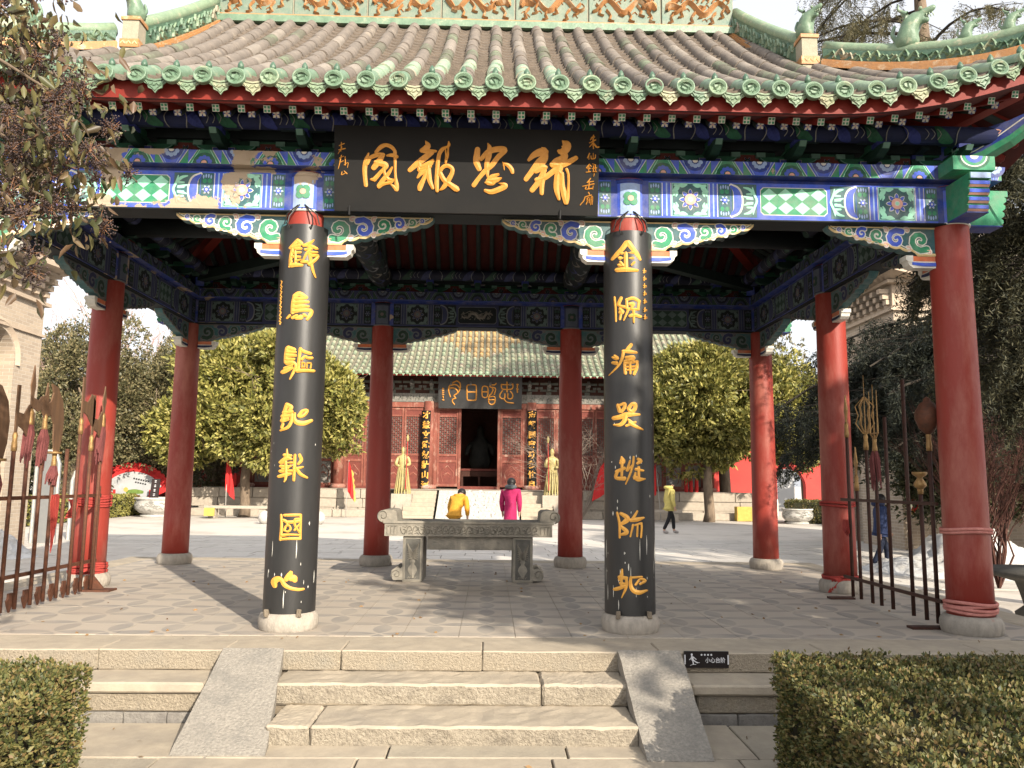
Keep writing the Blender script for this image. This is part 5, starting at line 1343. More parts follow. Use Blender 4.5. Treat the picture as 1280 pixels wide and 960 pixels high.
# brackets in rows under the eave
q0 = MB(); q0.use(BRKT)
q0.box((-.12, -.12, 0), (.12, .12, .14)); q0.box((-.4, -.07, .16), (.4, .07, .26)); q0.box((-.07, -.5, .14), (.07, .3, .28)); q0.use(FRIEZE)
for s in (-.36, 0, .36): q0.box((s - .08, -.09, .27), (s + .08, .09, .38))
q0.box((-.09, -.55, .3), (.09, -.35, .42)); q0.use(BRKT); q0.box((-.42, -.5, .43), (.42, -.4, .53)); q0.box((-.06, -.75, .42), (.06, .2, .55)); q0.use(FRIEZE); q0.prism([(-.62, .50), (-.92, .32), (-.98, .36), (-.7, .6), (-.5, .6)], lambda u, v, h=0: Vector((h, u, v)), -.05, .05)
HB = mesh_of(q0, 'hall_bracket')
for i in range(24):
    x = hx[0] + .2 + i * (hx[-1] - hx[0] - .4) / 23; link('hall_bracket', HB, HALL, Matrix.Translation((x, HY, 5.29)))
m = MB(); m.use(DARKW); m.box((hx[0], HY - .04, 5.28), (hx[-1], HY + .3, 6.3)); m.build('bracket_backing', HALL)
# lattice door leaves
def leaf(x0, x1, nm='door_leaf'):
    z0, z1 = HF + .12, 4.6; m = MB(); m.use(HRED); t = .09; y0, y1 = HY - .05, HY + .05; w_ = x1 - x0
    zs = [z0, z0 + .12, z0 + 1.12, z0 + 1.24, z0 + 1.42, z0 + 1.52, z1 - .42, z1 - .34, z1 - .1, z1]
    m.box((x0, y0, z0), (x0 + t, y1, z1)); m.box((x1 - t, y0, z0), (x1, y1, z1))
    for a, b in ((0, 1), (2, 3), (4, 5), (6, 7), (8, 9)): m.box((x0 + t, y0 + .003, zs[a]), (x1 - t, y1, zs[b]))
    o = m.build(nm, HALL)
    p = MB(); p.use(HRED2)
    for a, b, nn in ((3, 4, 'middle_panel'), (7, 8, 'top_panel')): p2 = MB(); p2.use(HRED2); p2.box((x0 + t, HY - .015, zs[a]), (x1 - t, HY + .02, zs[b])); p2.build(nn, o)
    p.box((x0 + t, HY - .015, zs[1]), (x1 - t, HY + .02, zs[2]))
    g = planefn((0, HY - .016, 0), (1, 0, 0), (0, 0, 1)); p.use(HRED); xm = (x0 + x1) / 2
    p.ribbon([(xm - w_ * .22, zs[1] + .12, .05), (xm - w_ * .3, zs[1] + .5, .05), (xm - w_ * .12, zs[1] + .72, .05), (xm, zs[1] + .85, .06), (xm + w_ * .12, zs[1] + .72, .05), (xm + w_ * .3, zs[1] + .5, .05), (xm + w_ * .22, zs[1] + .12, .05)], g, 0, .02, 3)
    p.ribbon([(xm - .15, zs[1] + .4, .06), (xm, zs[1] + .5, .1), (xm + .15, zs[1] + .4, .06)], g, 0, .02, 2); p.build('lower_panel', o)
    l = MB(); l.use(HRED2); a0, a1 = x0 + t, x1 - t; b0, b1 = zs[5], zs[6]; n = 7; k = 20
    for i in range(1, n): xx = a0 + (a1 - a0) * i / n; l.box((xx - .013, HY - .03, b0), (xx + .013, HY - .005, b1))
    for j in range(1, k):
        zz = b0 + (b1 - b0) * j / k; off_ = 0 if j % 2 else 1
        for i in range(0, n, 1):
            if (i + j) % 3: l.box((a0 + (a1 - a0) * i / n, HY - .033, zz - .013), (a0 + (a1 - a0) * (i + 1) / n, HY - .003, zz + .013))
    stuff(l.build('lattice', o))
    bk = MB(); bk.use(mat('lattice_paper', (0.16, 0.12, 0.10), (0.10, .08, .07), 3, .9)); bk.box((a0, HY + .02, b0), (a1, HY + .03, b1)); bk.build('lattice_backing', o)
for i in range(5):
    a, b = hx[i] + .24, hx[i + 1] - .24
    if i == 2:
        m = MB(); m.use(HRED); m.box((a, HY - .07, HF), (a + .16, HY + .07, 4.62)); m.box((b - .16, HY - .07, HF), (b, HY + .07, 4.62)); 
        m.box((-1.32, HY - .09, HF), (-1.20, HY + .09, 4.62)); m.box((.53, HY - .09, HF), (.66, HY + .09, 4.62)); m.build('door_frame', HALL)
        leaf(a + .17, -1.33); leaf(.67, b - .17)
    else:
        w_ = (b - a) / 4
        m = MB(); m.use(HRED2); m.box((a, HY - .06, HF), (b, HY + .06, HF + .118)); m.build('sill', HALL)
        if i in (0, 4):
            mm = MB(); mm.use(BRICKG); mm.box((a, HY - .02, HF), (b, HY + .2, 4.62)); mm.build('brick_wall', HALL)
        for k in range(4): leaf(a + k * w_ + .01, a + (k + 1) * w_ - .01)
m = MB(); m.use(HRED2); m.box((-1.2, HY - .08, HF), (.53, HY + .08, HF + .14)); m.build('threshold', HALL)
# dim interior: altar table and seated figure
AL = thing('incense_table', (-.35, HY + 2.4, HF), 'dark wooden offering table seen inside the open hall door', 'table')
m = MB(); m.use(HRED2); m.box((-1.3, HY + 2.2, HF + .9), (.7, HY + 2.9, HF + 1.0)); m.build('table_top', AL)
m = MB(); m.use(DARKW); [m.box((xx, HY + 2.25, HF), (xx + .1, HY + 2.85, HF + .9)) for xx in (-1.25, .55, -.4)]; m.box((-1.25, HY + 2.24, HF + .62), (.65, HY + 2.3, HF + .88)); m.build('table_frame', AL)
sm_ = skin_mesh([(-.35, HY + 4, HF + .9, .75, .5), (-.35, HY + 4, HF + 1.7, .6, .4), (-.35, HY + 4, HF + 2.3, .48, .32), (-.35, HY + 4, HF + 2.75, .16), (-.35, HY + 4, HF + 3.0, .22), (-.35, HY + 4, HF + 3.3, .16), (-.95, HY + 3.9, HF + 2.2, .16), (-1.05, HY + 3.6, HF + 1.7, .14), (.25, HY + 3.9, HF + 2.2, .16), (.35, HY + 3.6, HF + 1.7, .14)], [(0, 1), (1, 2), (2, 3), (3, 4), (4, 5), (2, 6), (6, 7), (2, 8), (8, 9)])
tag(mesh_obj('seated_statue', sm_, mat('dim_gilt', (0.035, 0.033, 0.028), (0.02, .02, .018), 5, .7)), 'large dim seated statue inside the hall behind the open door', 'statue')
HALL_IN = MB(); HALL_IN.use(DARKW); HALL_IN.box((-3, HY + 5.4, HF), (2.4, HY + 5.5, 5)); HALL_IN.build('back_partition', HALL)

# roof of the hall: rows of tube tiles, green with a yellow diamond
HG = mat('hall_green_tile', (0.25, 0.32, 0.20), (0.36, 0.36, 0.25), 3.5, .55, .3, 12, c3=(0.42, 0.34, 0.26), c3scale=2.5, c3lo=.5, c3hi=.62)
HYL = mat('hall_yellow_tile', (0.50, 0.30, 0.11), (0.44, 0.33, 0.18), 4, .5, .3, 12)
HPAN = mat('hall_pan_tile', (0.20, 0.185, 0.13), (0.13, 0.12, 0.09), 5, .9, .5, 12)
hr = lambda t: (29.35 + 6.6 * t, 6.05 + 3.0 * t + 2.3 * t * t)
hroof = MB(); hroof.use(HPAN)
for i in range(16):
    (y0, z0), (y1, z1) = hr(i / 16), hr((i + 1) / 16)
    hroof.add([(-13.0, y0, z0), (12.4, y0, z0), (12.4, y1, z1), (-13.0, y1, z1)], [(0, 1, 2, 3)])
    hroof.add([(-13.0, 72 - y0 - .1, z0), (12.4, 72 - y0 - .1, z0), (12.4, 72 - y1 - .1, z1), (-13.0, 72 - y1 - .1, z1)], [(3, 2, 1, 0)])
(y0, z0) = hr(0); hroof.use(REDB); hroof.box((-12.9, y0 + .02, z0 - .12), (12.3, y0 + .1, z0 - .01)); hroof.add([(-13, y0 + .1, z0 - .12), (12.4, y0 + .1, z0 - .12), (12.4, 32, z0 + .5), (-13, 32, z0 + .5)], [(0, 1, 2, 3)])
for xx in (-13.0, 12.4): hroof.use(HWALL); hroof.add([(xx, *hr(t)) for t in (0, .25, .5, .75, 1)] + [(xx, 71.9 - hr(t)[0], hr(t)[1]) for t in (1, .75, .5, .25, 0)], [tuple(range(10))])
HR_ = hroof.build('roof', HALL)
n = 12; seg = 15; half = n
ht = MB(); random.seed(8)
for i in range(-41, 40):
    x = -.3 + i * .305
    col_ = []
    own = abs(i) <= 14
    mb = MB() if own else ht
    nm_ = MB() 
    for k in range(seg):
        t0, t1 = k / seg, (k + 1) / seg; (y0, z0), (y1, z1) = hr(t0), hr(t1)
        yel = abs(x + .3) < (t0 - .22) * 9.0 - .1 if t0 < .55 else abs(x + .3) < (1 - t0) * 8
        mb.use(HYL if yel else HG, True)
        vs = []
        for yy, zz, r in ((y0 - .015, z0, .098), (y1, z1, .086)):
            for j in range(6): a = PI * j / 5; vs.append((x + r * math.cos(a), yy, zz + .01 + r * 1.1 * math.sin(a)))
        mb.add(vs, [(j, 6 + j, 7 + j, j + 1)[::-1] for j in range(5)] + [(0, 1, 2, 3, 4, 5)])
    mb.use(GLAZEL, True); mb.lathe([(.1, -.02), (.1, .03), (.001, .03)], (x, hr(0)[0] - .02, hr(0)[1] + .02), 10, Matrix.Rotation(PI / 2, 3, 'X'), cap=False)
    mb.use(GLAZEL, False); mb.prism([(x + .06, z) for z in ()] or [(x + .07, 6.02), (x + .15, 5.9), (x + .235, 6.02)], planefn((0, hr(0)[0] - .03, 0), (1, 0, 0), (0, 0, 1)), -.02, .01)
    if own: mb.build('tile_row', HR_)
stuff(ht.build('outer_tile_rows', HR_))
m = MB(); m.use(GLAZED); m.box((-12.6, 35.8, 11.2), (12.0, 36.1, 12.0)); m.use(GLAZEL, True); m.tube([(-12.6, 35.95, 12.1), (12.0, 35.95, 12.1)], .16, 10); m.build('main_ridge', HALL)

# hall plaque and couplets
a_, b_ = at_y(548, 511, 30.6), at_y(652, 511, 30.6); c_ = at_y(600, 468, 30.05)
HO = Vector((0, 30.6, (a_.z + b_.z) / 2)); HV = Vector((0, 30.05 - 30.6, c_.z - HO.z)); HL_ = HV.length; HV.normalize(); HN = Vector((1, 0, 0)).cross(HV)
hp = planefn(HO, (1, 0, 0), HV)
HP = thing('hall_plaque', (0, 30.6, HO.z), 'black plaque with four thin-lined gold seal characters above the open hall door', 'sign')
m = MB(); m.use(mat('charcoal_board', (0.045, 0.045, 0.045), (0.035, 0.035, 0.035), 3, .6)); m.prism([(a_.x, 0), (b_.x, 0), (b_.x, HL_), (a_.x, HL_)], hp, -.08, 0); m.build('board', HP)
FH = px_plane_fn(540, 465, 10.667, HO, HN); W = 17
def hc(s):
    mb = MB(); mb.use(GOLD)
    for i, st in enumerate(s.split('|')):
        pts = [tuple(float(q) for q in p.split(',')) + (W,) for p in st.split()]; mb.ribbon(pts, FH, .004 + .003 * i, .03 + .003 * i, 3)
    mb.build('character', HP)
hc("1000,135 1000,200 1000,265|925,168 928,212 950,230 1050,230 1078,205 1080,165|925,165 1000,168 1080,162|940,250 905,300 905,335 935,355 968,345 970,290|1045,258 1075,300 1070,345 1040,358 1010,345 1010,288|960,360 1000,402 1086,414")
hc("700,187 672,205 668,310 690,338 722,338 742,310 742,205 700,187|670,265 742,265|856,152 830,172 785,170 775,198 835,210 848,240 830,300|802,205 812,245 785,295 765,312|756,330 756,402 780,430 812,430 836,402 834,330 756,330|756,370 834,370")
hc("465,205 480,172 570,172 590,205 588,350 568,376 487,376 468,350 465,205|472,268 588,268")
hc("330,115 262,152 225,200 222,262 244,328|330,115 372,148 376,215 342,278 292,318 318,350 280,362 270,392 297,432|238,182 300,166 340,180 366,212|232,216 290,212 330,240 342,276")
hc("140,220 155,222|140,245 155,248|140,270 155,272|140,295 155,300|145,320 150,345|142,370 158,374"); hc("1130,165 1148,168|1138,180 1138,205|1130,225 1148,228|1138,240 1138,270")
def hboard(px, txt, label):
    x = at_y(px, 560, 30.6).x; t = thing('hall_couplet', (x, 30.5, 1.2), label, 'couplet board', 'black couplet boards on the hall columns')
    m = MB(); m.use(LACQ2); z0, z1 = at_y(px, 613, 30.6).z, at_y(px, 513, 30.6).z
    ff = lambda u, v, h=0: Vector((x + (.28 + h) * math.sin(u), 30.88 - (.28 + h) * math.cos(u), v))
    for k in range(8):
        u0, u1 = -.95 + k * .2375, -.95 + (k + 1) * .2375; m.add([ff(u0, z0), ff(u1, z0), ff(u1, z1), ff(u0, z1)], [(0, 1, 2, 3)]); m.add([ff(u0, z0, -.03), ff(u1, z0, -.03), ff(u1, z1, -.03), ff(u0, z1, -.03)], [(3, 2, 1, 0)])
        for zz in (z0, z1): m.add([ff(u0, zz), ff(u1, zz), ff(u1, zz, -.03), ff(u0, zz, -.03)], [(0, 1, 2, 3)])
    m.build('board', t)
    n = len(txt); hh = (z1 - z0) / n
    for i, ch in enumerate(txt):
        tv, tf = text_mesh(ch, .36, .014); q = MB(); q.use(GOLDY); zc = z1 - (i + .5) * hh
        q.add([ff(a / .29, zc + b * 1.0, .012) for a, b in tv], tf); q.build('character', t)
hboard(532, '才兼文武氣壯山河', 'black couplet board with gold characters on the column left of the hall door')
hboard(665, '志報國家功參竹帛', 'black couplet board with gold characters on the column right of the hall door')
# ================================================================== TREES, HEDGES
def leaf_mesh(name, pts, nrm, L, Wd, m_, parent=None, rng=None, droop=0.0, spread=1.0, mats=None, midx=None, fold=.0):
    """one leaf-shaped face per point; pts (n,3), nrm outward directions (n,3)"""
    rng = rng or np.random.default_rng(1); n = len(pts); pts = np.asarray(pts, float)
    d = np.asarray(nrm, float) + rng.normal(0, .55 * spread, (n, 3)); d[:, 2] -= droop
    d /= np.linalg.norm(d, axis=1)[:, None] + 1e-9
    r = rng.normal(0, 1, (n, 3)); s = np.cross(d, r); s /= np.linalg.norm(s, axis=1)[:, None] + 1e-9
    l = (L * rng.uniform(.65, 1.3, n))[:, None]; w_ = (Wd * rng.uniform(.7, 1.25, n))[:, None]
    up = np.cross(s, d)
    v = np.stack([pts, pts + d * l * .45 + s * w_ * .5 + up * l * fold, pts + d * l, pts + d * l * .45 - s * w_ * .5 + up * l * fold], 1).reshape(-1, 3)
    me = bpy.data.meshes.new(name); me.vertices.add(4 * n); me.vertices.foreach_set('co', v.ravel())
    me.loops.add(4 * n); me.loops.foreach_set('vertex_index', np.arange(4 * n, dtype=np.int32))
    me.polygons.add(n); me.polygons.foreach_set('loop_start', np.arange(0, 4 * n, 4, dtype=np.int32)); me.polygons.foreach_set('loop_total', np.full(n, 4, dtype=np.int32))
    me.materials.append(m_); me.update(calc_edges=True); me.validate()
    return link(name, me, parent)
def big_leaves(name, pts, nrm, L, Wd, m_, parent, rng):
    """larger leaves with a pointed tip, folded along the midrib and curling down"""
    mb = MB(); mb.use(m_, True)
    for p, d in zip(pts, nrm):
        p = Vector(p); d = (Vector(d) + Vector(rng.normal(0, .45, 3))).normalized(); s = d.cross(Vector(rng.normal(0, 1, 3))).normalized(); u = s.cross(d)
        l = L * rng.uniform(.6, 1.3); w_ = Wd * rng.uniform(.7, 1.2); c = rng.uniform(-.25, .1) * l
        mid = [p, p + d * l * .3 + u * .1 * c, p + d * l * .68 + u * .5 * c, p + d * l + u * 1.3 * c]; e = u * w_ * .28
        A = [mid[1] + s * w_ * .46 + e, mid[2] + s * w_ * .34 + e]; B_ = [mid[1] - s * w_ * .46 + e, mid[2] - s * w_ * .34 + e]
        mb.add(mid + A + B_, [(0, 1, 4), (1, 2, 5, 4), (2, 3, 5), (0, 6, 1), (1, 6, 7, 2), (2, 7, 3)])
    return mb.build(name, parent)
def foliage(name, cols, tr=.35, rough=.5, spec=.4, patch=None):
    m = mat(name, cols[0], None, rough=rough, spec=spec, island=cols, c3=patch, c3scale=1.9, c3lo=.5, c3hi=.95)
    n = m.node_tree; b = n.nodes['Principled BSDF']; t = n.nodes.new('ShaderNodeBsdfTranslucent'); mx = n.nodes.new('ShaderNodeMixShader'); mx.inputs[0].default_value = tr * .5
    src = b.inputs['Base Color'].links[0].from_socket; n.links.new(src, t.inputs[0]); out = n.nodes['Material Output']
    n.links.new(b.outputs[0], mx.inputs[1]); n.links.new(t.outputs[0], mx.inputs[2]); n.links.new(mx.outputs[0], out.inputs[0]); return m
LF_MAG = foliage('magnolia_leaves', [(0.06, 0.07, 0.018), (0.14, 0.145, 0.032), (0.29, 0.27, 0.065), (0.48, 0.42, 0.13), (0.20, 0.20, 0.045)], patch=(0.16, 0.15, 0.045))
LF_GREY = foliage('grey_green_leaves', [(0.05, 0.052, 0.025), (0.11, 0.105, 0.048), (0.19, 0.165, 0.08), (0.27, 0.22, 0.115)])
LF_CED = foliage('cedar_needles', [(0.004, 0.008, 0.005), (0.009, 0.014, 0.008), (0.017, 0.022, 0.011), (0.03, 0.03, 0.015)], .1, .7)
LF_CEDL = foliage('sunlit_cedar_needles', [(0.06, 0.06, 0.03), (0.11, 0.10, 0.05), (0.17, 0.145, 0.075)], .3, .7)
LF_BOX = foliage('boxwood_leaves', [(0.035, 0.05, 0.015), (0.075, 0.09, 0.028), (0.14, 0.14, 0.045), (0.24, 0.205, 0.07), (0.18, 0.11, 0.05)], patch=(0.17, 0.115, 0.06))
LF_BAM = foliage('dark_shrub_leaves', [(0.025, 0.03, 0.012), (0.05, 0.055, 0.022), (0.09, 0.09, 0.04)])
def crown_points(c, r, n, rng, clump=26, inner=.4, cs=.30):
    """leaf clumps spread through an uneven ellipsoid volume"""
    c = np.array(c, float); r = np.array(r, float)
    k = clump; u = rng.normal(0, 1, (k, 3)); u /= np.linalg.norm(u, axis=1)[:, None]
    rad = rng.uniform(inner, 1.0, k) ** .6; cc = u * rad[:, None] * (1 - cs * .6)
    cc *= rng.uniform(.78, 1.16, k)[:, None]; csz = rng.uniform(.45, 1.25, k) * cs
    idx = rng.integers(0, k, n); v = rng.normal(0, 1, (n, 3)); v /= np.linalg.norm(v, axis=1)[:, None]
    p = cc[idx] + v * (csz[idx] * rng.uniform(.72, 1.02, n) )[:, None]
    nrm = v * .8 + p * .4; nrm[:, 2] += .25
    return c + p * r, nrm
def trunk(parent, pts, r, branches, rng, m_=BARK):
    m = MB(); m.use(m_, True); m.tube(pts, r, 12); t = m.build('trunk', parent)
    b = MB(); b.use(m_, True)
    for (s, e, r0) in branches:
        s = Vector(s); e = Vector(e); mid = s.lerp(e, .5) + Vector((rng.normal(0, .15), rng.normal(0, .15), rng.normal(.15, .1)))
        b.tube([s, mid, e], [r0, r0 * .65, r0 * .3], 7)
        for k in range(3):
            st = mid.lerp(e, rng.uniform(0, .9)); b.tube([st, st + Vector(rng.normal(0, .5, 3)) + Vector((0, 0, .3)), st + Vector(rng.normal(0, .9, 3)) + Vector((0, 0, .6))], [r0 * .35, r0 * .2, r0 * .06], 5)
    b.build('limb', parent); return t
def rosettes(pts, nrm, rng, k=6, j=.05):
    p = np.repeat(pts, k, 0) + rng.normal(0, j, (len(pts) * k, 3)); n_ = np.repeat(nrm, k, 0) + rng.normal(0, .5, (len(pts) * k, 3)); return p, n_
def broad_tree(loc, crowns, label, leaf, n, seed, L=.17, Wd=.075, tr=.2, name='broadleaf_tree', group=None, bare=.9, k=6, trunk_h=None):
    rng = np.random.default_rng(seed); t = thing(name, loc, label, 'tree', group); x, y, z = loc
    cz = min(c[0][2] - c[1][2] * .3 for c in crowns); th = trunk_h or (cz - z)
    br = []
    for c, r in crowns:
        for q in range(6):
            a = rng.uniform(0, 6.28); br.append(((x, y, z + th * .95), (c[0] + r[0] * .6 * math.cos(a), c[1] + r[1] * .6 * math.sin(a), c[2] + r[2] * rng.uniform(-.4, .5)), tr * .45))
    trunk(t, [(x, y, z - .1), (x + .05, y, z + th * .1), (x - .03, y, z + th * .5), (x + .06, y, z + th)], [tr * 1.35, tr * 1.05, tr * .95, tr * .8], br, rng)
    P_, N_ = [], []
    tot = sum(r[0] * r[1] * r[2] for c, r in crowns)
    for c, r in crowns:
        p, q = crown_points(c, r, int(n * r[0] * r[1] * r[2] / tot), rng, clump=int(30 + 13 * max(r))); P_.append(p); N_.append(q)
    p, q = rosettes(np.concatenate(P_), np.concatenate(N_), rng, k)
    leaf_mesh('crown', p, q, L, Wd, leaf, t, rng); return t

broad_tree((-9.96, 27.0, ZG), [((-9.3, 27, 4.7), (3.7, 3.0, 3.1)), ((-12.4, 26.6, 3.1), (2.0, 2.0, 1.5)), ((-6.3, 27, 4.2), (1.3, 1.6, 2.2))], 'yellow-green broadleaf tree with pale trunk in front of the hall, left side', LF_MAG, 19000, 1, L=.23, Wd=.10)
broad_tree((9.35, 26.8, ZG), [((9.6, 27, 4.6), (3.7, 3.0, 2.9)), ((7.4, 26.4, 3.7), (1.7, 1.8, 1.9)), ((12.9, 27, 4.0), (2.0, 2.0, 2.4))], 'yellow-green broadleaf tree right of the hall behind the walking woman', LF_MAG, 19000, 2, L=.23, Wd=.10)
broad_tree((11.3, 31, ZG), [((12.6, 31, 5.9), (2.6, 2.5, 2.7))], 'tall pale-trunked tree between the red wall and the right hall end', LF_GREY, 5000, 12, tr=.26)
broad_tree((-16.5, 27, ZG), [((-16.9, 27, 4.2), (2.9, 2.5, 4.2)), ((-14.4, 28.5, 4.0), (2.4, 2.2, 3.6))], 'dense grey-green evergreen tree between the brick tower and the left columns', LF_GREY, 16000, 3, L=.13, Wd=.07, tr=.25, name='evergreen_tree')
broad_tree((-13.2, 33, ZG), [((-13.6, 33, 5.0), (3.2, 2.5, 5.0))], 'tall feathery grey-green tree behind the second left column', LF_GREY, 12000, 4, L=.2, Wd=.05, tr=.22, name='evergreen_tree')
broad_tree((-19.5, 38, ZG), [((-20, 38, 3.2), (6, 3, 4.2)), ((-27, 40, 4), (5, 3, 6))], 'dark evergreen mass at the far left end of the court', LF_BAM, 12000, 5, L=.25, Wd=.1, tr=.25, name='evergreen_tree')
broad_tree((-5.2, 40.5, ZG), [((-6.0, 40.5, 8.6), (4.0, 2.5, 2.6))], 'tree crown showing above the left part of the hall roof', LF_GREY, 5000, 6, L=.2, Wd=.1, tr=.3, trunk_h=7)
broad_tree((20, 43, ZG), [((21, 43, 5.2), (5, 3, 4.2)), ((29, 45, 5), (6, 3, 6))], 'dull green tree beyond the red wall with the moon gate', LF_BAM, 9000, 7, L=.25, Wd=.1, tr=.3, name='evergreen_tree')

CBARK = mat('dark_cedar_bark', (0.05, 0.04, 0.03), (0.03, .025, .02), 10, .95, .5, 30)
broad_tree((11.0, 11.6, ZG), [((10.9, 11.4, 1.7), (2.6, .9, 1.7)), ((14, 10.5, 1.6), (2.2, .9, 1.9))], 'dark evergreen shrubbery in front of the right brick tower', LF_BAM, 7000, 15, L=.13, Wd=.06, tr=.1, name='evergreen_shrub', trunk_h=.8)
# ---- deodar cedars: drooping sprays hung along arching limbs
def cedar(loc, limbs, label, leaf, seed, h, r0, per=26, tw=(.35, .9), name='cedar_tree', nl=60, L=.075):
    rng = np.random.default_rng(seed); t = thing(name, loc, label, 'tree'); b = Vector(loc)
    m = MB(); m.use(BARK, True); m.tube([b - Vector((0, 0, .1)), b + Vector((0, 0, h * .3)), b + Vector((.1, 0, h * .7)), b + Vector((0, 0, h))], [r0 * 1.2, r0, r0 * .6, .04], 12); m.build('trunk', t)
    lm = MB(); lm.use(CBARK, True); PTS, NR = [], []
    for (z0, az, ln, rise, drop) in limbs:
        d = Vector((math.cos(az), math.sin(az), 0)); s = b + Vector((0, 0, z0)); pts = []
        for k in range(9):
            u = k / 8; pts.append(s + d * ln * u + Vector((0, 0, rise * math.sin(PI * u * .8) - drop * u * u)) + Vector((rng.normal(0, .03), rng.normal(0, .03), 0)) * ln * .2)
        lm.tube(pts, [.05 * (1 - .85 * k / 8) * (ln / 4) + .008 for k in range(9)], 6, cap=False)
        side = Vector((0, 0, 1)).cross(d)
        for k in range(per):
            u = rng.uniform(.15, 1.0); i = min(7, int(u * 8)); q = pts[i].lerp(pts[i + 1], u * 8 - i)
            sl_ = rng.normal(0, .32 * ln * (1.05 - u) + .12); tip = q + side * sl_ + d * abs(sl_) * .5
            nn = max(3, int(abs(sl_) / .22))
            lm.tube([q, (q + tip) / 2 + Vector((0, 0, .04)), tip], [.012, .009, .004], 4, cap=False)
            for e in range(nn + 1):
                a = q.lerp(tip, e / nn); hl = rng.uniform(*tw) * (.6 + .4 * u); sway = Vector((rng.normal(0, .1), rng.normal(0, .1), 0)) + d * .25 * hl
                tt = np.linspace(0, 1, nl)[:, None] ** .9; A = np.array(a); Bv = np.array(sway)
                P_ = A + Bv * tt + np.array([0, 0, -1.0]) * hl * tt ** 1.3 + rng.normal(0, .022, (nl, 3)); PTS.append(P_)
                rr = rng.normal(0, 1, (nl, 3)); rr[:, 2] -= .5; NR.append(rr)
    lm.build('limb', t)
    leaf_mesh('needles', np.concatenate(PTS), np.concatenate(NR), L, L * .2, leaf, t, rng); return t
rg = np.random.default_rng(77)
lb = [(z, az, ln, .5, dr) for z, az, ln, dr in zip(np.linspace(2.5, 4.9, 34), rg.uniform(PI * .55, PI * 1.55, 34), rg.uniform(3.4, 5.6, 34) * np.linspace(1, .8, 34), rg.uniform(.3, .9, 34))]
lb += [(3.9, PI * .93, 5.0, .7, 1.2), (3.4, PI * 1.05, 4.8, .6, 1.0), (4.4, PI * 1.1, 4.2, .4, .9), (4.2, PI * .88, 4.4, .6, 1.1)]
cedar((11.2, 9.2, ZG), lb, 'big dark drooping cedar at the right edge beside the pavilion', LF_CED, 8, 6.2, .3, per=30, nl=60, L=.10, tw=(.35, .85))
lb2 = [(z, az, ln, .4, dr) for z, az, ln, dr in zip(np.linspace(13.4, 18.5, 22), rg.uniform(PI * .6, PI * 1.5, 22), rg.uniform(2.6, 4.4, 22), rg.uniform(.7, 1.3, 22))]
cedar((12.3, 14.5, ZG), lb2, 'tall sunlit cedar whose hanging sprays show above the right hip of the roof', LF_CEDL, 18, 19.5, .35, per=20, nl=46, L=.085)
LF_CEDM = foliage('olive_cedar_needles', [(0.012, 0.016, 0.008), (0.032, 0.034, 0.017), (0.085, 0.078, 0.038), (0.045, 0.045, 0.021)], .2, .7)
# near cedar branch tips beside the front right column
lb4 = [(5.0, PI * .98, 2.9, .25, 1.0), (4.6, PI * 1.06, 2.7, .2, .9), (4.2, PI * .9, 2.6, .3, .8), (3.7, PI * 1.0, 2.5, .2, .8), (5.5, PI * 1.1, 2.4, .2, .8), (3.2, PI * .95, 2.2, .2, .7), (5.2, PI * .85, 2.9, .3, 1.0), (2.6, PI * 1.05, 2.0, .2, .6), (4.4, PI * 1.0, 3.1, .3, .9), (4.9, PI * .92, 3.2, .3, 1.0), (3.9, PI * 1.1, 2.9, .2, .8), (5.8, PI * .97, 3.0, .2, 1.1), (5.4, PI * 1.04, 3.3, .3, .9), (3.4, PI * 1.02, 2.8, .2, .6)]
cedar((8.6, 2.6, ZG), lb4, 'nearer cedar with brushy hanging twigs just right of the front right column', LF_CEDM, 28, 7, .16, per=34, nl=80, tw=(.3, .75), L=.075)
# cedar behind the visitor that throws the dappled shade over the right half of the front
broad_tree((8.0, -7.0, ZG), [((8.0, -7.0, 3.5), (3.6, 3.4, 4.0))], 'broad evergreen standing to the right of the visitor, shading the right half of the steps', LF_GREY, 6500, 22, L=.26, Wd=.13, tr=.2, name='evergreen_tree', k=4, trunk_h=1.6)

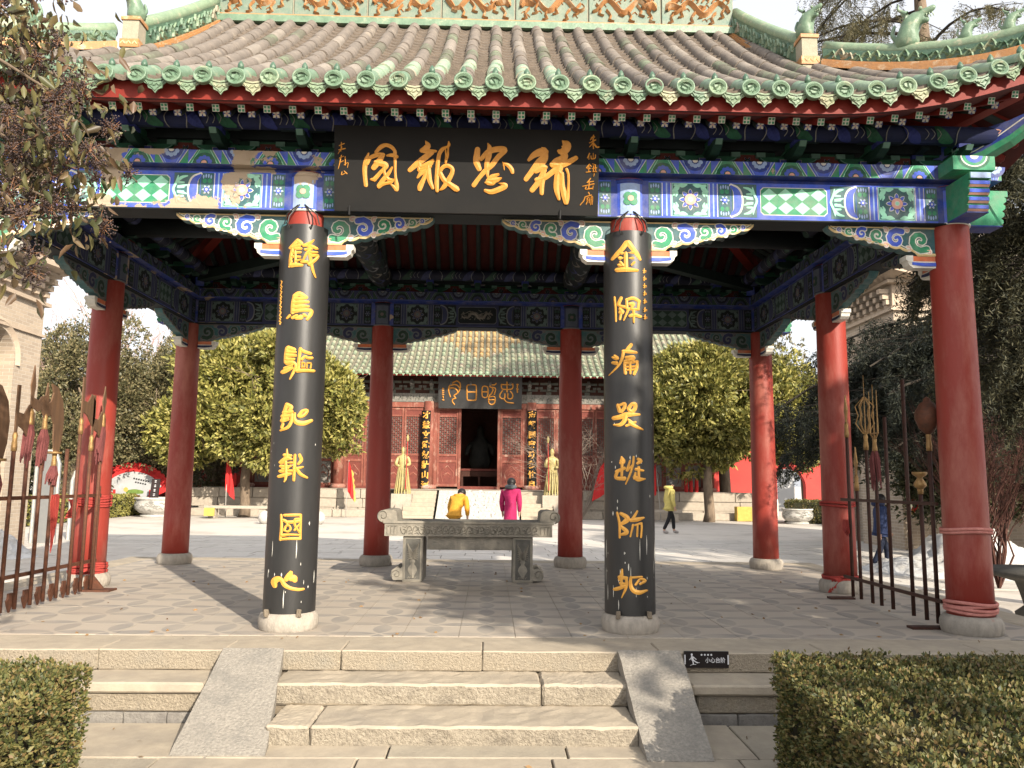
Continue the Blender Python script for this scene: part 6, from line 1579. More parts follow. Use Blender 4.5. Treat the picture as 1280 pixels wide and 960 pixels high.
# ---- clipped hedges
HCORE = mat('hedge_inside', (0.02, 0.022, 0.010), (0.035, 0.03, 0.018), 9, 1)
def hedge(name, poly_, z0, z1, n, label, L=.023, Wd=.0135, leaf=LF_BOX, seed=1, rough=.045, cat='hedge'):
    """poly_ ccw outline; leaves cover the sides and the top"""
    rng = np.random.default_rng(seed); P2 = [np.array(p, float) for p in poly_]; c = sum(P2) / len(P2)
    t = thing(name, (c[0], c[1], z0), label, cat)
    ins = .05; pp = [c + (p - c) * (1 - ins / np.linalg.norm(p - c) * 1.4) for p in P2]
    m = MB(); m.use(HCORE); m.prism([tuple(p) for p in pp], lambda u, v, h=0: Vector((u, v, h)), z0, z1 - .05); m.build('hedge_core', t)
    A = 0; tri = []
    for i in range(1, len(P2) - 1): a = abs(np.cross(P2[i] - P2[0], P2[i + 1] - P2[0])) / 2; tri.append(a)
    top = sum(tri); sides = [np.linalg.norm(P2[(i + 1) % len(P2)] - P2[i]) * (z1 - z0) for i in range(len(P2))]
    tot = top + sum(sides); PT, NR = [], []
    for i, a in enumerate(tri):
        k = int(n * a / tot); u, v = rng.uniform(0, 1, (2, k)); f = u + v > 1; u[f] = 1 - u[f]; v[f] = 1 - v[f]
        q = P2[0] + np.outer(u, P2[i + 1] - P2[0]) + np.outer(v, P2[i + 2] - P2[0])
        zz = np.array([noise.noise(Vector((a_[0] * 3, a_[1] * 3, 0))) * rough * 1.2 + noise.noise(Vector((a_[0] * 14, a_[1] * 14, 2))) * rough for a_ in q])
        sp = rng.random(k) < .02
        PT.append(np.column_stack([q, z1 + zz - rng.exponential(.018, k) + sp * rng.uniform(0, .04, k)])); NR.append(np.tile([0, 0, 1.0], (k, 1)) + rng.normal(0, .35, (k, 3)))
    for i, a in enumerate(sides):
        k = int(n * a / tot); p, q = P2[i], P2[(i + 1) % len(P2)]; d = (q - p) / np.linalg.norm(q - p); nn = np.array([d[1], -d[0]])
        u = rng.uniform(0, 1, k); z = rng.uniform(z0 + .02, z1, k); base = p + np.outer(u, q - p)
        off_ = np.array([noise.noise(Vector((x * 4, y * 4, w_ * 4))) * rough * 1.5 + noise.noise(Vector((x * 15, y * 15, w_ * 15))) * rough for x, y, w_ in zip(base[:, 0], base[:, 1], z)]) - rng.exponential(.018, k)
        PT.append(np.column_stack([base + nn * off_[:, None], z])); NR.append(np.tile([nn[0], nn[1], .5], (k, 1)) + rng.normal(0, .35, (k, 3)))
    p, q = rosettes(np.concatenate(PT), np.concatenate(NR), rng, 3, .006)
    leaf_mesh('leaves', p, q, L, Wd, leaf, t, rng); return t
hr_tl = at_z(966, 818, .21); hr_bl = at_z(1130, 965, .21)
hedge('boxwood_hedge', [(hr_bl.x, hr_bl.y), (hr_bl.x + .35, hr_bl.y - 1.2), (6.5, hr_bl.y - 1.2), (6.5, hr_tl.y), (hr_tl.x, hr_tl.y)], ZG, .21, 85000, 'wide clipped boxwood hedge filling the lower right corner', seed=4)
hl_tr = at_z(113, 832, .16); 
hedge('boxwood_hedge', [(-6.5, hl_tr.y - 1.6), (hl_tr.x + .12, hl_tr.y - 1.6), (hl_tr.x, hl_tr.y), (-6.5, hl_tr.y)], ZG, .16, 60000, 'small clipped boxwood hedge in the lower left corner', seed=5)
a = at_z(0, 662, ZG); b = at_z(182, 643, ZG)
hedge('boxwood_hedge', [(a.x - 3, a.y), (a.x, a.y), (b.x, b.y), (b.x - .5, b.y + 2.2), (a.x - 3, a.y + 3)], ZG, .42, 16000, 'low yellowish hedge behind the left weapon fence', L=.07, Wd=.045, leaf=LF_MAG, seed=6, rough=.06)
hedge('boxwood_hedge', [(13.2, 19.5), (22, 12), (24, 14), (14.4, 25)], ZG, .45, 12000, 'low clipped hedge beyond the right weapon fence', L=.07, Wd=.045, seed=7, rough=.06)
hedge('boxwood_hedge', [(12.4, 26.2), (19, 24.5), (19.5, 26), (13, 27.6)], ZG, .5, 8000, 'low hedge behind the carved planter on the right', L=.07, Wd=.045, seed=8, rough=.06)
# bare shrubs: winter twigs
def twigs(loc, n, h, spread, label, seed, m_=BARK, name='bare_shrub', depth=3, r=.012):
    rnd = random.Random(seed); t = thing(name, loc, label, 'shrub'); m = MB(); m.use(m_)
    def grow(p, d, L, r, k):
        q = p + d * L; mid = p.lerp(q, .5) + Vector((rnd.gauss(0, .06), rnd.gauss(0, .06), rnd.gauss(0, .04))) * L
        m.tube([p, mid, q], [r, r * .8, r * .55], 4, cap=False)
        if k:
            for i in range(rnd.choice((2, 3, 3))): grow(p.lerp(q, rnd.uniform(.45, 1)), (d + Vector((rnd.gauss(0, spread), rnd.gauss(0, spread), rnd.gauss(.05, spread * .6)))).normalized(), L * rnd.uniform(.5, .8), r * .55, k - 1)
    for i in range(n):
        a = rnd.uniform(0, 6.28); grow(Vector(loc), Vector((math.cos(a) * spread * .8, math.sin(a) * spread * .8, 1)).normalized(), h * rnd.uniform(.35, .5), r, depth)
    m.build('branches', t); return t
TWG = mat('pale_twigs', (0.30, 0.24, 0.19), (0.2, .16, .13), 8, .9)
twigs((4.1, 27.6, ZG), 16, 5.2, .6, 'pale leafless shrub in front of the right hall doors', 3, TWG, depth=4, r=.025)
twigs((6.9, 4.6, ZG), 16, 2.9, .22, 'upright bare shrub behind the front right column', 4, DARKW, depth=4, r=.018)
twigs((8.0, 5.8, ZG), 14, 2.8, .22, 'second upright bare shrub farther right behind the stone bowl', 5, DARKW, depth=4, r=.018)
twigs((-11.9, 17.5, ZG), 12, 2.2, .3, 'thin dry shrub growing by the foot of the brick tower', 6, BARK, depth=4)
twigs((-21, 40, ZG), 12, 14, .35, 'bare pinkish treetop rising beyond the brick tower', 9, mat('pink_twigs', (0.36, .24, .2), None, rough=.9), 'bare_tree', 4, .08)

# ---- privet branch with drooping leaves and dark berry clusters, upper left foreground
rng = np.random.default_rng(9)
PB = thing('privet_tree', (-3.4, -3.6, ZG), 'near tree with drooping dull leaves and dark berry clusters at the upper left corner', 'tree')
LF_PRV = foliage('privet_leaves', [(0.045, 0.052, 0.02), (0.085, 0.085, 0.032), (0.18, 0.155, 0.06), (0.12, 0.07, 0.038), (0.035, 0.038, 0.02)], .35, .45)
BERRY = mat('dark_berries', (0.045, 0.032, 0.035), (0.09, 0.06, 0.05), 60, .55)
STALK = mat('berry_stalks', (0.25, 0.12, 0.06), (0.18, 0.1, .06), 20, .8)
m = MB(); m.use(BARK, True); m.tube([(-3.5, -3.7, ZG - .1), (-3.45, -3.6, 1.2), (-3.2, -3.3, 2.6), (-2.7, -2.9, 4.0)], [.09, .075, .06, .03], 10); m.build('trunk', PB)
tips = []
def pp_(px, py, Y): return at_y(px, py, Y)
lim = MB(); lim.use(BARK, True)
spots = [(10, 30), (35, 70), (60, 120), (20, 140), (80, 160), (50, 200), (15, 220), (85, 215), (60, 255), (25, 290), (5, 320), (90, 260), (100, 120), (60, 60), (20, 100), (40, 160), (5, 180), (30, 245), (70, 185), (95, 190), (0, 60), (-20, 120), (-20, 220), (-30, 300), (50, 20), (0, -20), (40, -30), (-40, 20)]
for i, (px, py) in enumerate(spots):
    Y = -3.0 + rng.normal(0, .22); p = pp_(px, py - 8, Y); s = Vector((-3.2, -3.3, 2.6)).lerp(Vector((-2.75, -2.95, 3.9)), min(1, max(0, (250 - py) / 260)))
    mid = s.lerp(p, .6) + Vector((0, 0, .12)); lim.tube([s, mid, p], [.02, .010, .005], 5); tips.append(p)
lim.build('limb', PB)
LP, LN, BP_ = [], [], []
stalk = MB(); stalk.use(STALK)
for p in tips:
    p = np.array(p)
    for k in range(44):
        q = p + rng.normal(0, .10, 3); LP.append(q); LN.append([rng.normal(0, .5), rng.normal(0, .5), -1.2])
    for c in range(4):
        cc = p + rng.normal(0, .09, 3) + [0, 0, -.03]; 
        for k in range(100):
            d = rng.normal(0, 1, 3); d /= np.linalg.norm(d); q = cc + d * rng.uniform(.01, .062) * [1, 1, 1.2]; BP_.append(q)
            if k % 4 == 0: stalk.tube([Vector(cc), Vector(cc * .4 + q * .6) + Vector((0, 0, .004)), Vector(q)], [.0018, .0013, .001], 3, cap=False)
big_leaves('leaves', np.array(LP), np.array(LN), .066, .029, LF_PRV, PB, rng)
stuff(stalk.build('stalks', PB))
bb = MB(); bb.use(BERRY, True)
for q in BP_:
    r = rng.uniform(.004, .0062); q = Vector(q); vs = [q + Vector(v) * r for v in ((1, 0, 0), (-1, 0, 0), (0, 1, 0), (0, -1, 0), (0, 0, 1), (0, 0, -1))]
    bb.add(vs, [(0, 2, 4), (2, 1, 4), (1, 3, 4), (3, 0, 4), (2, 0, 5), (1, 2, 5), (3, 1, 5), (0, 3, 5)])
stuff(bb.build('berries', PB))
# ================================================================== STONE ALTAR TABLE
AY_ = 2.844; ax0, ax1 = -1.0, .955; ac = (ax0 + ax1) / 2
AT = thing('stone_altar_table', (ac, AY_ + .3, 0), 'long grey carved stone altar table with scrolled ends standing in the pavilion', 'table')
zt0, zt1 = .515, .655
D_ = .62
f = planefn((0, AY_, 0), (1, 0, 0), (0, 0, 1))
m = MB(); m.use(CARVE); m.add(*rough_box((ax0, AY_ - .02, zt1), (ax1, AY_ + D_, zt1 + .03), .0015, 3, .006, 5)); m.prism([(ax0 + .02, zt0), (ax1 - .02, zt0), (ax1 - .02, zt1 - .001), (ax0 + .02, zt1 - .001)], f, -D_ + .03, 0); m.build('table_top', AT)
m = MB(); m.use(CARVE); random.seed(6); g = lambda u, v, h=0: f(u, v, h)
frame(m, g, ax0 + .02, zt0, ax1 - .02, zt1 - .002, .012, .006)
for (a, b) in ((ax0 + .03, ax0 + .17), (ax1 - .17, ax1 - .03)):
    frame(m, g, a, zt0 + .015, b, zt1 - .015, .008, .007)
    for k in range(3): m.ribbon([(a + .02 + .04 * k, zt0 + .03, .01), (a + .02 + .04 * k, zt1 - .03, .01), (a + .04 + .04 * k, zt1 - .03, .01)], g, .002, .010, 1)
x = ax0 + .2
while x < ax1 - .24:
    sgn = random.choice((-1, 1)); zc = (zt0 + zt1) / 2
    m.ribbon([(x, zc - .03 * sgn, .008), (x + .02, zc + .03 * sgn, .018), (x + .05, zc + .04 * sgn, .014), (x + .06, zc, .012), (x + .035, zc - .01 * sgn, .010)], g, .0, .013, 3)
    m.ribbon([(x + .03, zc - .04 * sgn, .008), (x + .06, zc - .03 * sgn, .014), (x + .075, zc - .045 * sgn, .006)], g, .0, .011, 2); x += .068
m.build('frieze_carving', AT)
for s, xe in ((-1, ax0), (1, ax1)):
    m = MB(); m.use(CARVE)
    pts = []
    for k in range(28):
        t = k / 27; a = (-.45 + 2.05 * t * 1.25) * PI; r = .072 * (1 - .78 * t)
        pts.append((r, a))
    cx_, cz_ = xe - s * .02, zt1 + .085
    prof_ = [(cx_ - s * .14, zt1 + .03), (cx_ - s * .13, zt1 + .13), (cx_ - s * .10, zt1 + .155), (cx_ - s * .02, zt1 + .16), (cx_ + s * .05, zt1 + .145), (cx_ + s * .082, zt1 + .10), (cx_ + s * .078, zt1 + .055), (cx_ + s * .04, zt1 + .03)]
    if s > 0: prof_ = prof_[::-1]
    if s < 0: prof_ = prof_
    m.prism(prof_[::-1] if s < 0 else prof_, f, -D_ + .05, -.002)
    m.ribbon([(cx_ + s * .02 + s * r * math.cos(a) * 1.0, zt1 + .09 + r * math.sin(a), .018 * (1 - .4 * i / 27)) for i, (r, a) in enumerate(pts)], f, -.001, .012, 1)
    m.build('scroll_end', AT)
m = MB(); m.use(CARVE); m.box((-.50, AY_ + .06, .36), (.50, AY_ + .10, zt0 - .002)); frame(m, planefn((0, AY_ + .058, 0), (1, 0, 0), (0, 0, 1)), -.46, .375, .46, .505, .012, .006); m.build('apron', AT)
for s, lx in ((-1, -.655), (1, .60)):
    m = MB(); m.use(CARVE); w_ = .115
    m.add(*rough_box((lx - w_, AY_ + .03, .0), (lx + w_, AY_ + D_ - .06, zt0 - .002), .002, 4, .006, 4, s)); 
    fo = [(lx + s * w_, .02), (lx + s * (w_ + .10), .02), (lx + s * (w_ + .13), .07), (lx + s * (w_ + .12), .13), (lx + s * (w_ + .07), .165), (lx + s * (w_ + .02), .15), (lx + s * w_, .17)]
    fo = fo if s > 0 else fo[::-1]
    m.prism(fo, f, -D_ + .12, -.035)
    m.ribbon([(lx + s * (w_ + .065) + s * r * .85 * math.cos(a), .085 + r * .85 * math.sin(a), .014) for r, a in pts[3:]], f, -.036, -.024, 1)
    m.build('table_leg', AT)
    q = MB(); q.use(CARVE); g = lambda u, v, h=0: Vector((u, AY_ + .028 - h, v))
    frame(q, g, lx - w_ + .02, .02, lx + w_ - .02, zt0 - .02, .010, .006); q.use(CARVD); rect(q, g, lx - w_ + .03, .03, lx + w_ - .03, zt0 - .03, .002); q.use(CARVE)
    q.ribbon([(lx, .06, .03), (lx, .09, .06), (lx, .13, .105), (lx, .17, .085), (lx, .20, .04), (lx, .23, .06)], g, .003, .018, 3)
    for k in range(9):
        for sg in (-1, 1): q.ribbon([(lx, .23 + .012 * k, .008), (lx + sg * (.03 + .004 * k), .26 + .02 * k, .016), (lx + sg * .055, .25 + .022 * k, .008)], g, .003, .014, 2)
    for k in range(5): q.ribbon([(lx - .05 + .02 * k, .045, .012), (lx - .04 + .02 * k, .06, .01)], g, .003, .01, 1)
    q.build('leg_carving', AT)

# ================================================================== WEAPON FENCES
def plate(mb, poly_, fn, t=.006): mb.prism(poly_, fn, -t, t)
def weapon_fence(X, ys, label, kinds, z_rails, tops, fx):
    t = thing('weapon_fence', (X, (ys[0] + ys[-1]) / 2, 0), label, 'fence')
    for zr, th in z_rails:
        m = MB(); m.use(IRON if X < 0 else IRON2); m.box((X - .012, ys[0] - .12, zr - th), (X + .012, ys[-1] + .12, zr + th)); m.build('rail', t)
    # each blade is turned to face along the fence
    for y, kd, tp in zip(ys, kinds, tops):
        zt_ = tp; m = MB(); m.use(IRON if X < 0 else IRON2, True)
        hy = zt_ - {'spear': .30, 'axe': .42, 'glaive': .62, 'plain': .0, 'trident': .5, 'cage': .6, 'mace': .32, 'halberd': .40, 'knob': 0.05}[kd]
        m.tube([(X + .028, y, .03), (X + .028, y, hy)], .017, 10)
        p = m.build('spear_shaft', t)
        q = MB(); ff = lambda u, v, h=0, y=y, hy=hy: Vector((X + .028 + h, y + u * fx, hy + v)); q.use(BLADE if X < 0 else BRASS)
        if kd != 'plain':
            q.use(BRASS, True); q.lathe([(.022, -.14), (.024, -.1), (.018, -.04), (.022, -.01), (.014, .02)], (X + .028, y, hy), 10); q.use(BLADE if X < 0 else BRASS, False)
        if kd == 'spear': plate(q, [(-.012, 0), (.012, 0), (.02, .08), (.035, .14), (.012, .24), (0, .30), (-.012, .24), (-.035, .14), (-.02, .08)], ff)
        if kd == 'halberd':
            plate(q, [(-.012, 0), (.014, 0), (.02, .16), (.034, .22), (0, .40), (-.034, .22), (-.02, .16)], ff); plate(q, [(.018, .03), (.10, .00), (.20, .06), (.25, .20), (.21, .16), (.14, .14), (.10, .10), (.018, .12)], ff, .005)
        if kd == 'axe': plate(q, [(-.014, 0), (.014, 0), (.02, .08), (.10, .05), (.22, -.06), (.26, .06), (.25, .20), (.17, .27), (.10, .18), (.02, .19), (.02, .42), (-.02, .42)], ff)
        if kd == 'glaive':
            plate(q, [(-.02, 0), (.05, 0), (.09, .14), (.10, .32), (.06, .48), (-.04, .60), (-.14, .62), (-.10, .54), (-.13, .46), (-.20, .42), (-.26, .47), (-.30, .42), (-.22, .30), (-.12, .34), (-.06, .26), (-.05, .12)][::-1], ff, .007)
            q.use(BRASS, True); q.lathe([(.06, -.01), (.06, .01)], (X + .028, y, hy), 14)
        if kd == 'trident':
            for s in (-1, 0, 1): q.tube([ff(s * .02, -.0), ff(s * .075, .05), ff(s * .075, .46 + .06 * (s == 0))], [.008, .008, .003], 6)
            q.tube([ff(-.075, .05), ff(.075, .05)], .008, 6)
        if kd == 'cage':
            for k in range(6):
                a = k * PI / 3; q.tube([ff(.02 * math.cos(a), .02, .02 * math.sin(a)), ff(.085 * math.cos(a), .12, .085 * math.sin(a)), ff(.06 * math.cos(a), .2, .06 * math.sin(a)), ff(.085 * math.cos(a), .29, .085 * math.sin(a)), ff(.01 * math.cos(a), .38, .01 * math.sin(a))], .006, 5)
            q.tube([ff(0, 0), ff(0, .6)], [.008, .002], 5)
        if kd == 'mace':
            q.use(IRON, True); q.lathe([(.02, 0), (.07, .05), (.10, .13), (.098, .19), (.06, .26), (.03, .28), (.03, .30), (.001, .32)], (X + .028, y, hy), 10); 
        if kd == 'knob': q.use(BRASS, True); q.lathe([(.02, -.1), (.05, -.07), (.05, -.05), (.02, 0), (.06, .03), (.06, .05)], (X + .028, y, hy), 12)
        if q.v: q.build('weapon_head', p)
        if kd in ('spear', 'halberd', 'glaive', 'trident') and (X < 0 or kd == 'trident'):
            q = MB(); q.use(TASSEL); rnd = random.Random(int(y * 100))
            for k in range(16):
                a = rnd.uniform(0, 6.28); rr = rnd.uniform(.02, .045); L_ = rnd.uniform(.28, .5) * (.8 if kd != 'glaive' else .4)
                q.tube([(X + .028 + .018 * math.cos(a), y + .018 * math.sin(a), hy - .12), (X + .028 + rr * math.cos(a), y + rr * math.sin(a), hy - .2), (X + .028 + rr * math.cos(a), y + rr * 1.3 * math.sin(a) - .02, hy - .12 - L_)], [.009, .013, .006], 4)
            q.build('tassel', p)
        if X < 0:   # pointed foot ornament on the bottom rail
            q = MB(); q.use(IRON); g2 = lambda u, v, h=0, y=y: Vector((X - .016 + h, y + u, v)); q.prism([(0, .0), (.035, .06), (.05, .10), (.03, .12), (.03, .16), (-.03, .16), (-.03, .12), (-.05, .10), (-.035, .06)], g2, -.008, .008); q.build('foot_point', p)
    return t
def ysl(pxs, z=0, X=-3.80):   # base pixels -> positions on the line x = X
    out = []
    for px in pxs:
        d = ray(px, 740); out.append(CAM.y + (X - CAM.x) / d.x * d.y)
    return out
yl = ysl([109, 96, 81, 66, 50, 34, 15]) ; yl = sorted(yl + [yl[-1] - .2, yl[-1] - .4])
tl = []
XL = -3.80
def topz(px, py, X):
    d = ray(px, py); return CAM.z + (X - CAM.x) / d.x * d.z
fen = weapon_fence(XL, yl, 'row of rusty bronze halberds, axes and spears on rails beside the left column', ['glaive', 'axe', 'halberd', 'spear', 'glaive', 'plain', 'axe', 'axe', 'spear'][:len(yl)], [(topz(40, 622, XL), .016), (.30, .016)],
    [topz(4, 480, XL), topz(6, 478, XL), topz(22, 452, XL), topz(36, 474, XL), topz(54, 478, XL), topz(66, 560, XL), topz(82, 466, XL), topz(97, 490, XL), topz(109, 478, XL)][:len(yl)], 1.0)
m = MB(); m.use(IRON); m.box((XL - .06, yl[-1] - .02, 0.0), (XL + .22, yl[-1] + .16, .02)); m.tube([(XL, yl[-1] + .08, 0.01), (XL, yl[-1] + .08, 1.05)], .02, 8); m.prism([(0, 0), (.14, 0), (0, .16)], lambda u, v, h=0: Vector((XL + u, yl[-1] + .06 + h, .02 + v)), -.01, .01); m.build('end_post', fen)
# the blades of the biggest halberds sit across the fence
XR = 3.87
def yr(px): d = ray(px, 740); return CAM.y + (XR - CAM.x) / d.x * d.y
pr_ = [1167, 1153, 1137, 1112, 1098, 1087, 1073, 1063]
yrr = sorted([yr(p) for p in pr_])
fer = weapon_fence(XR, yrr, 'dark iron fence of poles with mace, trident and cage heads beside the right column', ['mace', 'knob', 'plain', 'plain', 'trident', 'cage', 'spear', 'spear'], [(topz(1130, 628, XR), .014), (.22, .014)],
    [topz(1152, 496, XR), topz(1138, 590, XR), topz(1122, 475, XR), topz(1097, 522, XR), topz(1085, 484, XR), topz(1072, 470, XR), topz(1052, 560, XR), topz(1049, 495, XR)], 1.0)
m = MB(); m.use(IRON2); m.box((XR - .25, yrr[0] - .12, 0), (XR + .03, yrr[0] - .02, .02)); m.box((XR - .2, yrr[-1] + .0, 0), (XR + .05, yrr[-1] + .1, .02)); m.build('foot_plate', fer)

# cloth bands tied round columns and rails
def band(x, y, z, r, h, label, m_=CLOTH, tail=None, tilt=.0, seed=1, grp='cloth strips tied to the red columns'):
    rnd = random.Random(seed); m = MB(); m.use(m_, True)
    for k in range(max(2, int(h / .022))):
        z1 = z - h / 2 + h * k / max(1, int(h / .022)); ph = rnd.uniform(0, 6); pts = [(x + (r + .008 + .004 * (k % 2)) * math.cos(a), y + (r + .008 + .004 * (k % 2)) * math.sin(a), z1 + tilt * math.cos(a + ph * .2) + .008 * math.sin(2 * a + ph)) for a in np.linspace(0, 2 * PI, 26)]
        m.tube(pts, .014, 6)
    if tail:
        dx, dy, L_ = tail; s = Vector((x + dx, y + dy, z)); m.smooth = False
        for k in range(3): m.prism([(-.03 - .02 * k, 0), (.0, -L_ * .4), (-.07, -L_), (.05, -L_ * .95), (.07, -L_ * .4), (.03, 0)][::-1], lambda u, v, h_=0, k=k: s + Vector((u * .8 + .02 * k, h_ - .02 * k, v * (1 - .15 * k))), -.004, .004)
    return tag(m.build('cloth_tie', None), label, 'cloth', grp)
rz = lambda z: .172 - .02 * (z - .13) / 3.49
zz = at_y(112, 620, BY[1]).z
band(BX[0], BY[1], at_y(120, 624, BY[1]).z, rz(.9), .13, 'red cloth wound round the left column where the weapon fence rail meets it', tail=(-.14, -.17, .2), seed=2)
band(BX[0], BY[1], .20, rz(.2), .12, 'red cloth wound low round the foot of the left column', seed=3)
band(BX[3], BY[1], at_y(1035, 630, BY[1]).z, rz(.9), .03, 'thin dark red strip tied round the column at the far end of the right fence', seed=4)
band(BX[3], BY[1], .17, rz(.2), .05, 'red cloth with hanging ends at the foot of the far right fence column', tail=(-.15, -.14, .16), seed=5)
band(BX[3], 0, at_y(1200, 662, -.1).z, rz(.7), .045, 'thin faded pink strip halfway up the front right column', CLOTHP, seed=6)
band(BX[3], 0, .215, rz(.2), .09, 'wide faded pink cloth wound round the foot of the front right column', CLOTHP, seed=7)
q = MB(); q.use(CLOTH)
zr = topz(40, 622, XL)
for k in range(3): q.prism([(-.05, .02), (.05, .03), (.06, -.1), (.03, -.42), (.0, -.5), (-.02, -.3), (-.06, -.05)][::-1], lambda u, v, h=0, k=k: Vector((XL + .05 + h + .012 * k, yl[4] + .02 + u * (1 - .2 * k), zr + v * (1 - .2 * k))), -.003, .003)
tag(q.build('cloth_tie'), 'red cloth knotted over the upper rail of the left weapon fence', 'cloth')
q = MB(); q.use(CLOTH)
for k in range(3): q.prism([(-.03, 0), (.03, 0), (.05, -.12), (.0, -.17), (-.05, -.13)][::-1], lambda u, v, h=0, k=k: Vector((XR - .03 - .012 * k + h, yrr[-1] - .05 + u, .80 + v * (1 - .1 * k))), -.003, .003)
tag(q.build('cloth_tie'), 'small red cloth hanging behind the far post of the right fence', 'cloth')

# ================================================================== PLANTERS, BOWL, SNOW, FLAGS, BOARDS
def planter(c, r, h, label, seed):
    t = thing('stone_planter', c, label, 'planter'); x, y, z = c; m = MB(); m.use(CARVEW, True)
    pr = [(r * .72, 0), (r * .74, h * .1), (r * .6, h * .16), (r * .78, h * .22), (r * .97, h * .42), (r, h * .62), (r * .93, h * .84), (r * .96, h * .88), (r * 1.02, h * .92), (r * 1.02, h), (r * .9, h), (r * .88, h * .8), (.01, h * .8)]
    m.lathe(pr, c, 36); m.build('bowl', t); q = MB(); q.use(mat('planter_relief', (0.30, 0.29, 0.26), (0.22, .21, .19), 10, .9)); rnd = random.Random(seed)
    for i in range(60):
        a = rnd.uniform(-PI, 0); v = rnd.uniform(.36, .8)
        def fn(u, w_, hh=0): rr = r * (1.0 - .35 * (w_ - .62) ** 2 - (.12 * max(0, .5 - w_))) ; return Vector((x + (rr + .004 + hh) * math.cos(u), y + (rr + .004 + hh) * math.sin(u), z + h * w_))
        q.ribbon([(a, v, .03), (a + .08, v + .04, .06), (a + .16, v - .02, .04)], fn, 0, .008, 2)
    q.build('carved_relief', t); return t
pl = at_z(196, 646, ZG); planter((pl.x, pl.y, ZG), .86, .78, 'round pale carved stone planter behind the second left column', 1)
pr2 = at_z(997, 655, ZG); planter((pr2.x, pr2.y, ZG), .60, .62, 'round pale carved stone planter right of the back right column', 2)
bw = thing('stone_bowl_table', (6.55, 2.6, ZG), 'dark stone basin on a thick foot at the right edge', 'basin')
m = MB(); m.use(CARVD, True); m.lathe([(.30, 0), (.32, .08), (.22, .16), (.26, .32), (.30, .44), (.52, .50), (.66, .53), (.68, .58), (.001, .58)], (6.75, 3.0, ZG), 32); m.build('basin', bw)
def heap(c, rx, ry, h, label, seed, n=46):
    m = MB(); m.use(SNOW, True); vs = []; 
    for i in range(n + 1):
        for j in range(n + 1):
            u, v = -1 + 2 * i / n, -1 + 2 * j / n; rr = math.hypot(u, v); p = Vector((u * rx, v * ry, 0))
            e = max(0, 1 - rr) ; z = h * (e ** 1.05) * (1 + .45 * noise.noise(p * 1.6 + Vector((seed, 0, 0)))) + .09 * e ** .3 * noise.noise(p * 7 + Vector((0, seed, 0))) + .05 * e ** .3 * noise.noise(p * 19) - .02 * (rr > 1)
            vs.append((c[0] + p.x * (1 + .12 * noise.noise(p * 3)), c[1] + p.y, c[2] + max(z, -.02)))
    m.add(vs, [(i * (n + 1) + j, (i + 1) * (n + 1) + j, (i + 1) * (n + 1) + j + 1, i * (n + 1) + j + 1) for i in range(n) for j in range(n)])
    return tag(m.build('snow_pile'), label, 'snow', 'piles of shovelled snow')
heap((8.9, 8.0, ZG), 1.9, 1.3, .85, 'large heap of dirty snow behind the right weapon fence', 3)
sp_ = at_z(6, 700, ZG); heap((sp_.x - .35, sp_.y + .3, ZG), .75, .6, .5, 'small heap of dirty snow behind the left weapon fence', 5)
heap((9.9, 5.4, ZG), 1.6, .9, .5, 'low spread of old snow under the bare shrubs on the right', 7)
def flag(p, h, w_, label, m_, m2=None, lean=.05, seed=0, drop=.9):
    t = thing('flag', p, label, 'flag'); x, y, z = p; m = MB(); m.use(mat('pale_pole', (0.45, .42, .38), None, rough=.6), True); m.tube([(x, y, z), (x + lean, y, z + h)], .018, 6); m.build('pole', t)
    q = MB(); q.use(m_, True); n = 10; k = 6; vs = []
    for i in range(n + 1):
        for j in range(k + 1):
            u, v = j / k, i / n; vs.append((x + lean + w_ * u * (.35 + .65 * v) * (1 - .25 * v), y - .02 - .07 * math.sin(u * 9 + v * 3 + seed) * (.3 + v), z + h - v * h * .55 - u * .45 * drop))
    q.add(vs, [(i * (k + 1) + j, (i + 1) * (k + 1) + j, (i + 1) * (k + 1) + j + 1, i * (k + 1) + j + 1) for i in range(n) for j in range(k)])
    if m2:
        q.use(m2); q.add([vs[i * (k + 1) + k] for i in range(n + 1)] + [(vs[i * (k + 1) + k][0] + (.10 if i % 2 else .05), vs[i * (k + 1) + k][1], vs[i * (k + 1) + k][2] - .04) for i in range(n + 1)], [(i, i + 1, n + 2 + i, n + 1 + i) for i in range(n)])
    q.build('flag_cloth', t); return t
RF = mat('red_flag', (0.55, 0.03, 0.03), (0.42, .02, .02), 4, .8); YF = mat('yellow_flag_edge', (0.55, .40, .10), (0.45, .30, .07), 6, .8)
def fl_at(px, ybase, ztop_px, Y, w_, label, **k):
    b = at_y(px, 620, Y); t = at_y(px, ztop_px, Y); return flag((b.x, Y, k.pop('z', ZG)), t.z - k.get('zz', ZG) if False else t.z - ZG, w_, label, RF, **k)
fl_at(283, 0, 572, 26.5, .5, 'small red flag on a pole left of the left tree trunk', m2=None, lean=-.05)
fl_at(433, 0, 575, 27.4, .35, 'narrow red and yellow flag by the wall left of the black column', m2=YF)
fl_at(757, 0, 572, 27.0, -.9, 'red flag hanging between the back column and the right black column', lean=.1, m2=None)
fl_at(826, 0, 580, 27.2, -1.0, 'red flag with yellow fringe just right of the right black column', m2=YF, lean=-.2)
fy = at_y(1170, 640, 12.0)
flag((fy.x, 12.0, ZG), at_y(1160, 560, 12.0).z - ZG, -.42, 'yellow edged red banner on a leaning pole behind the right fence', RF, YF, lean=-.25, drop=.4)
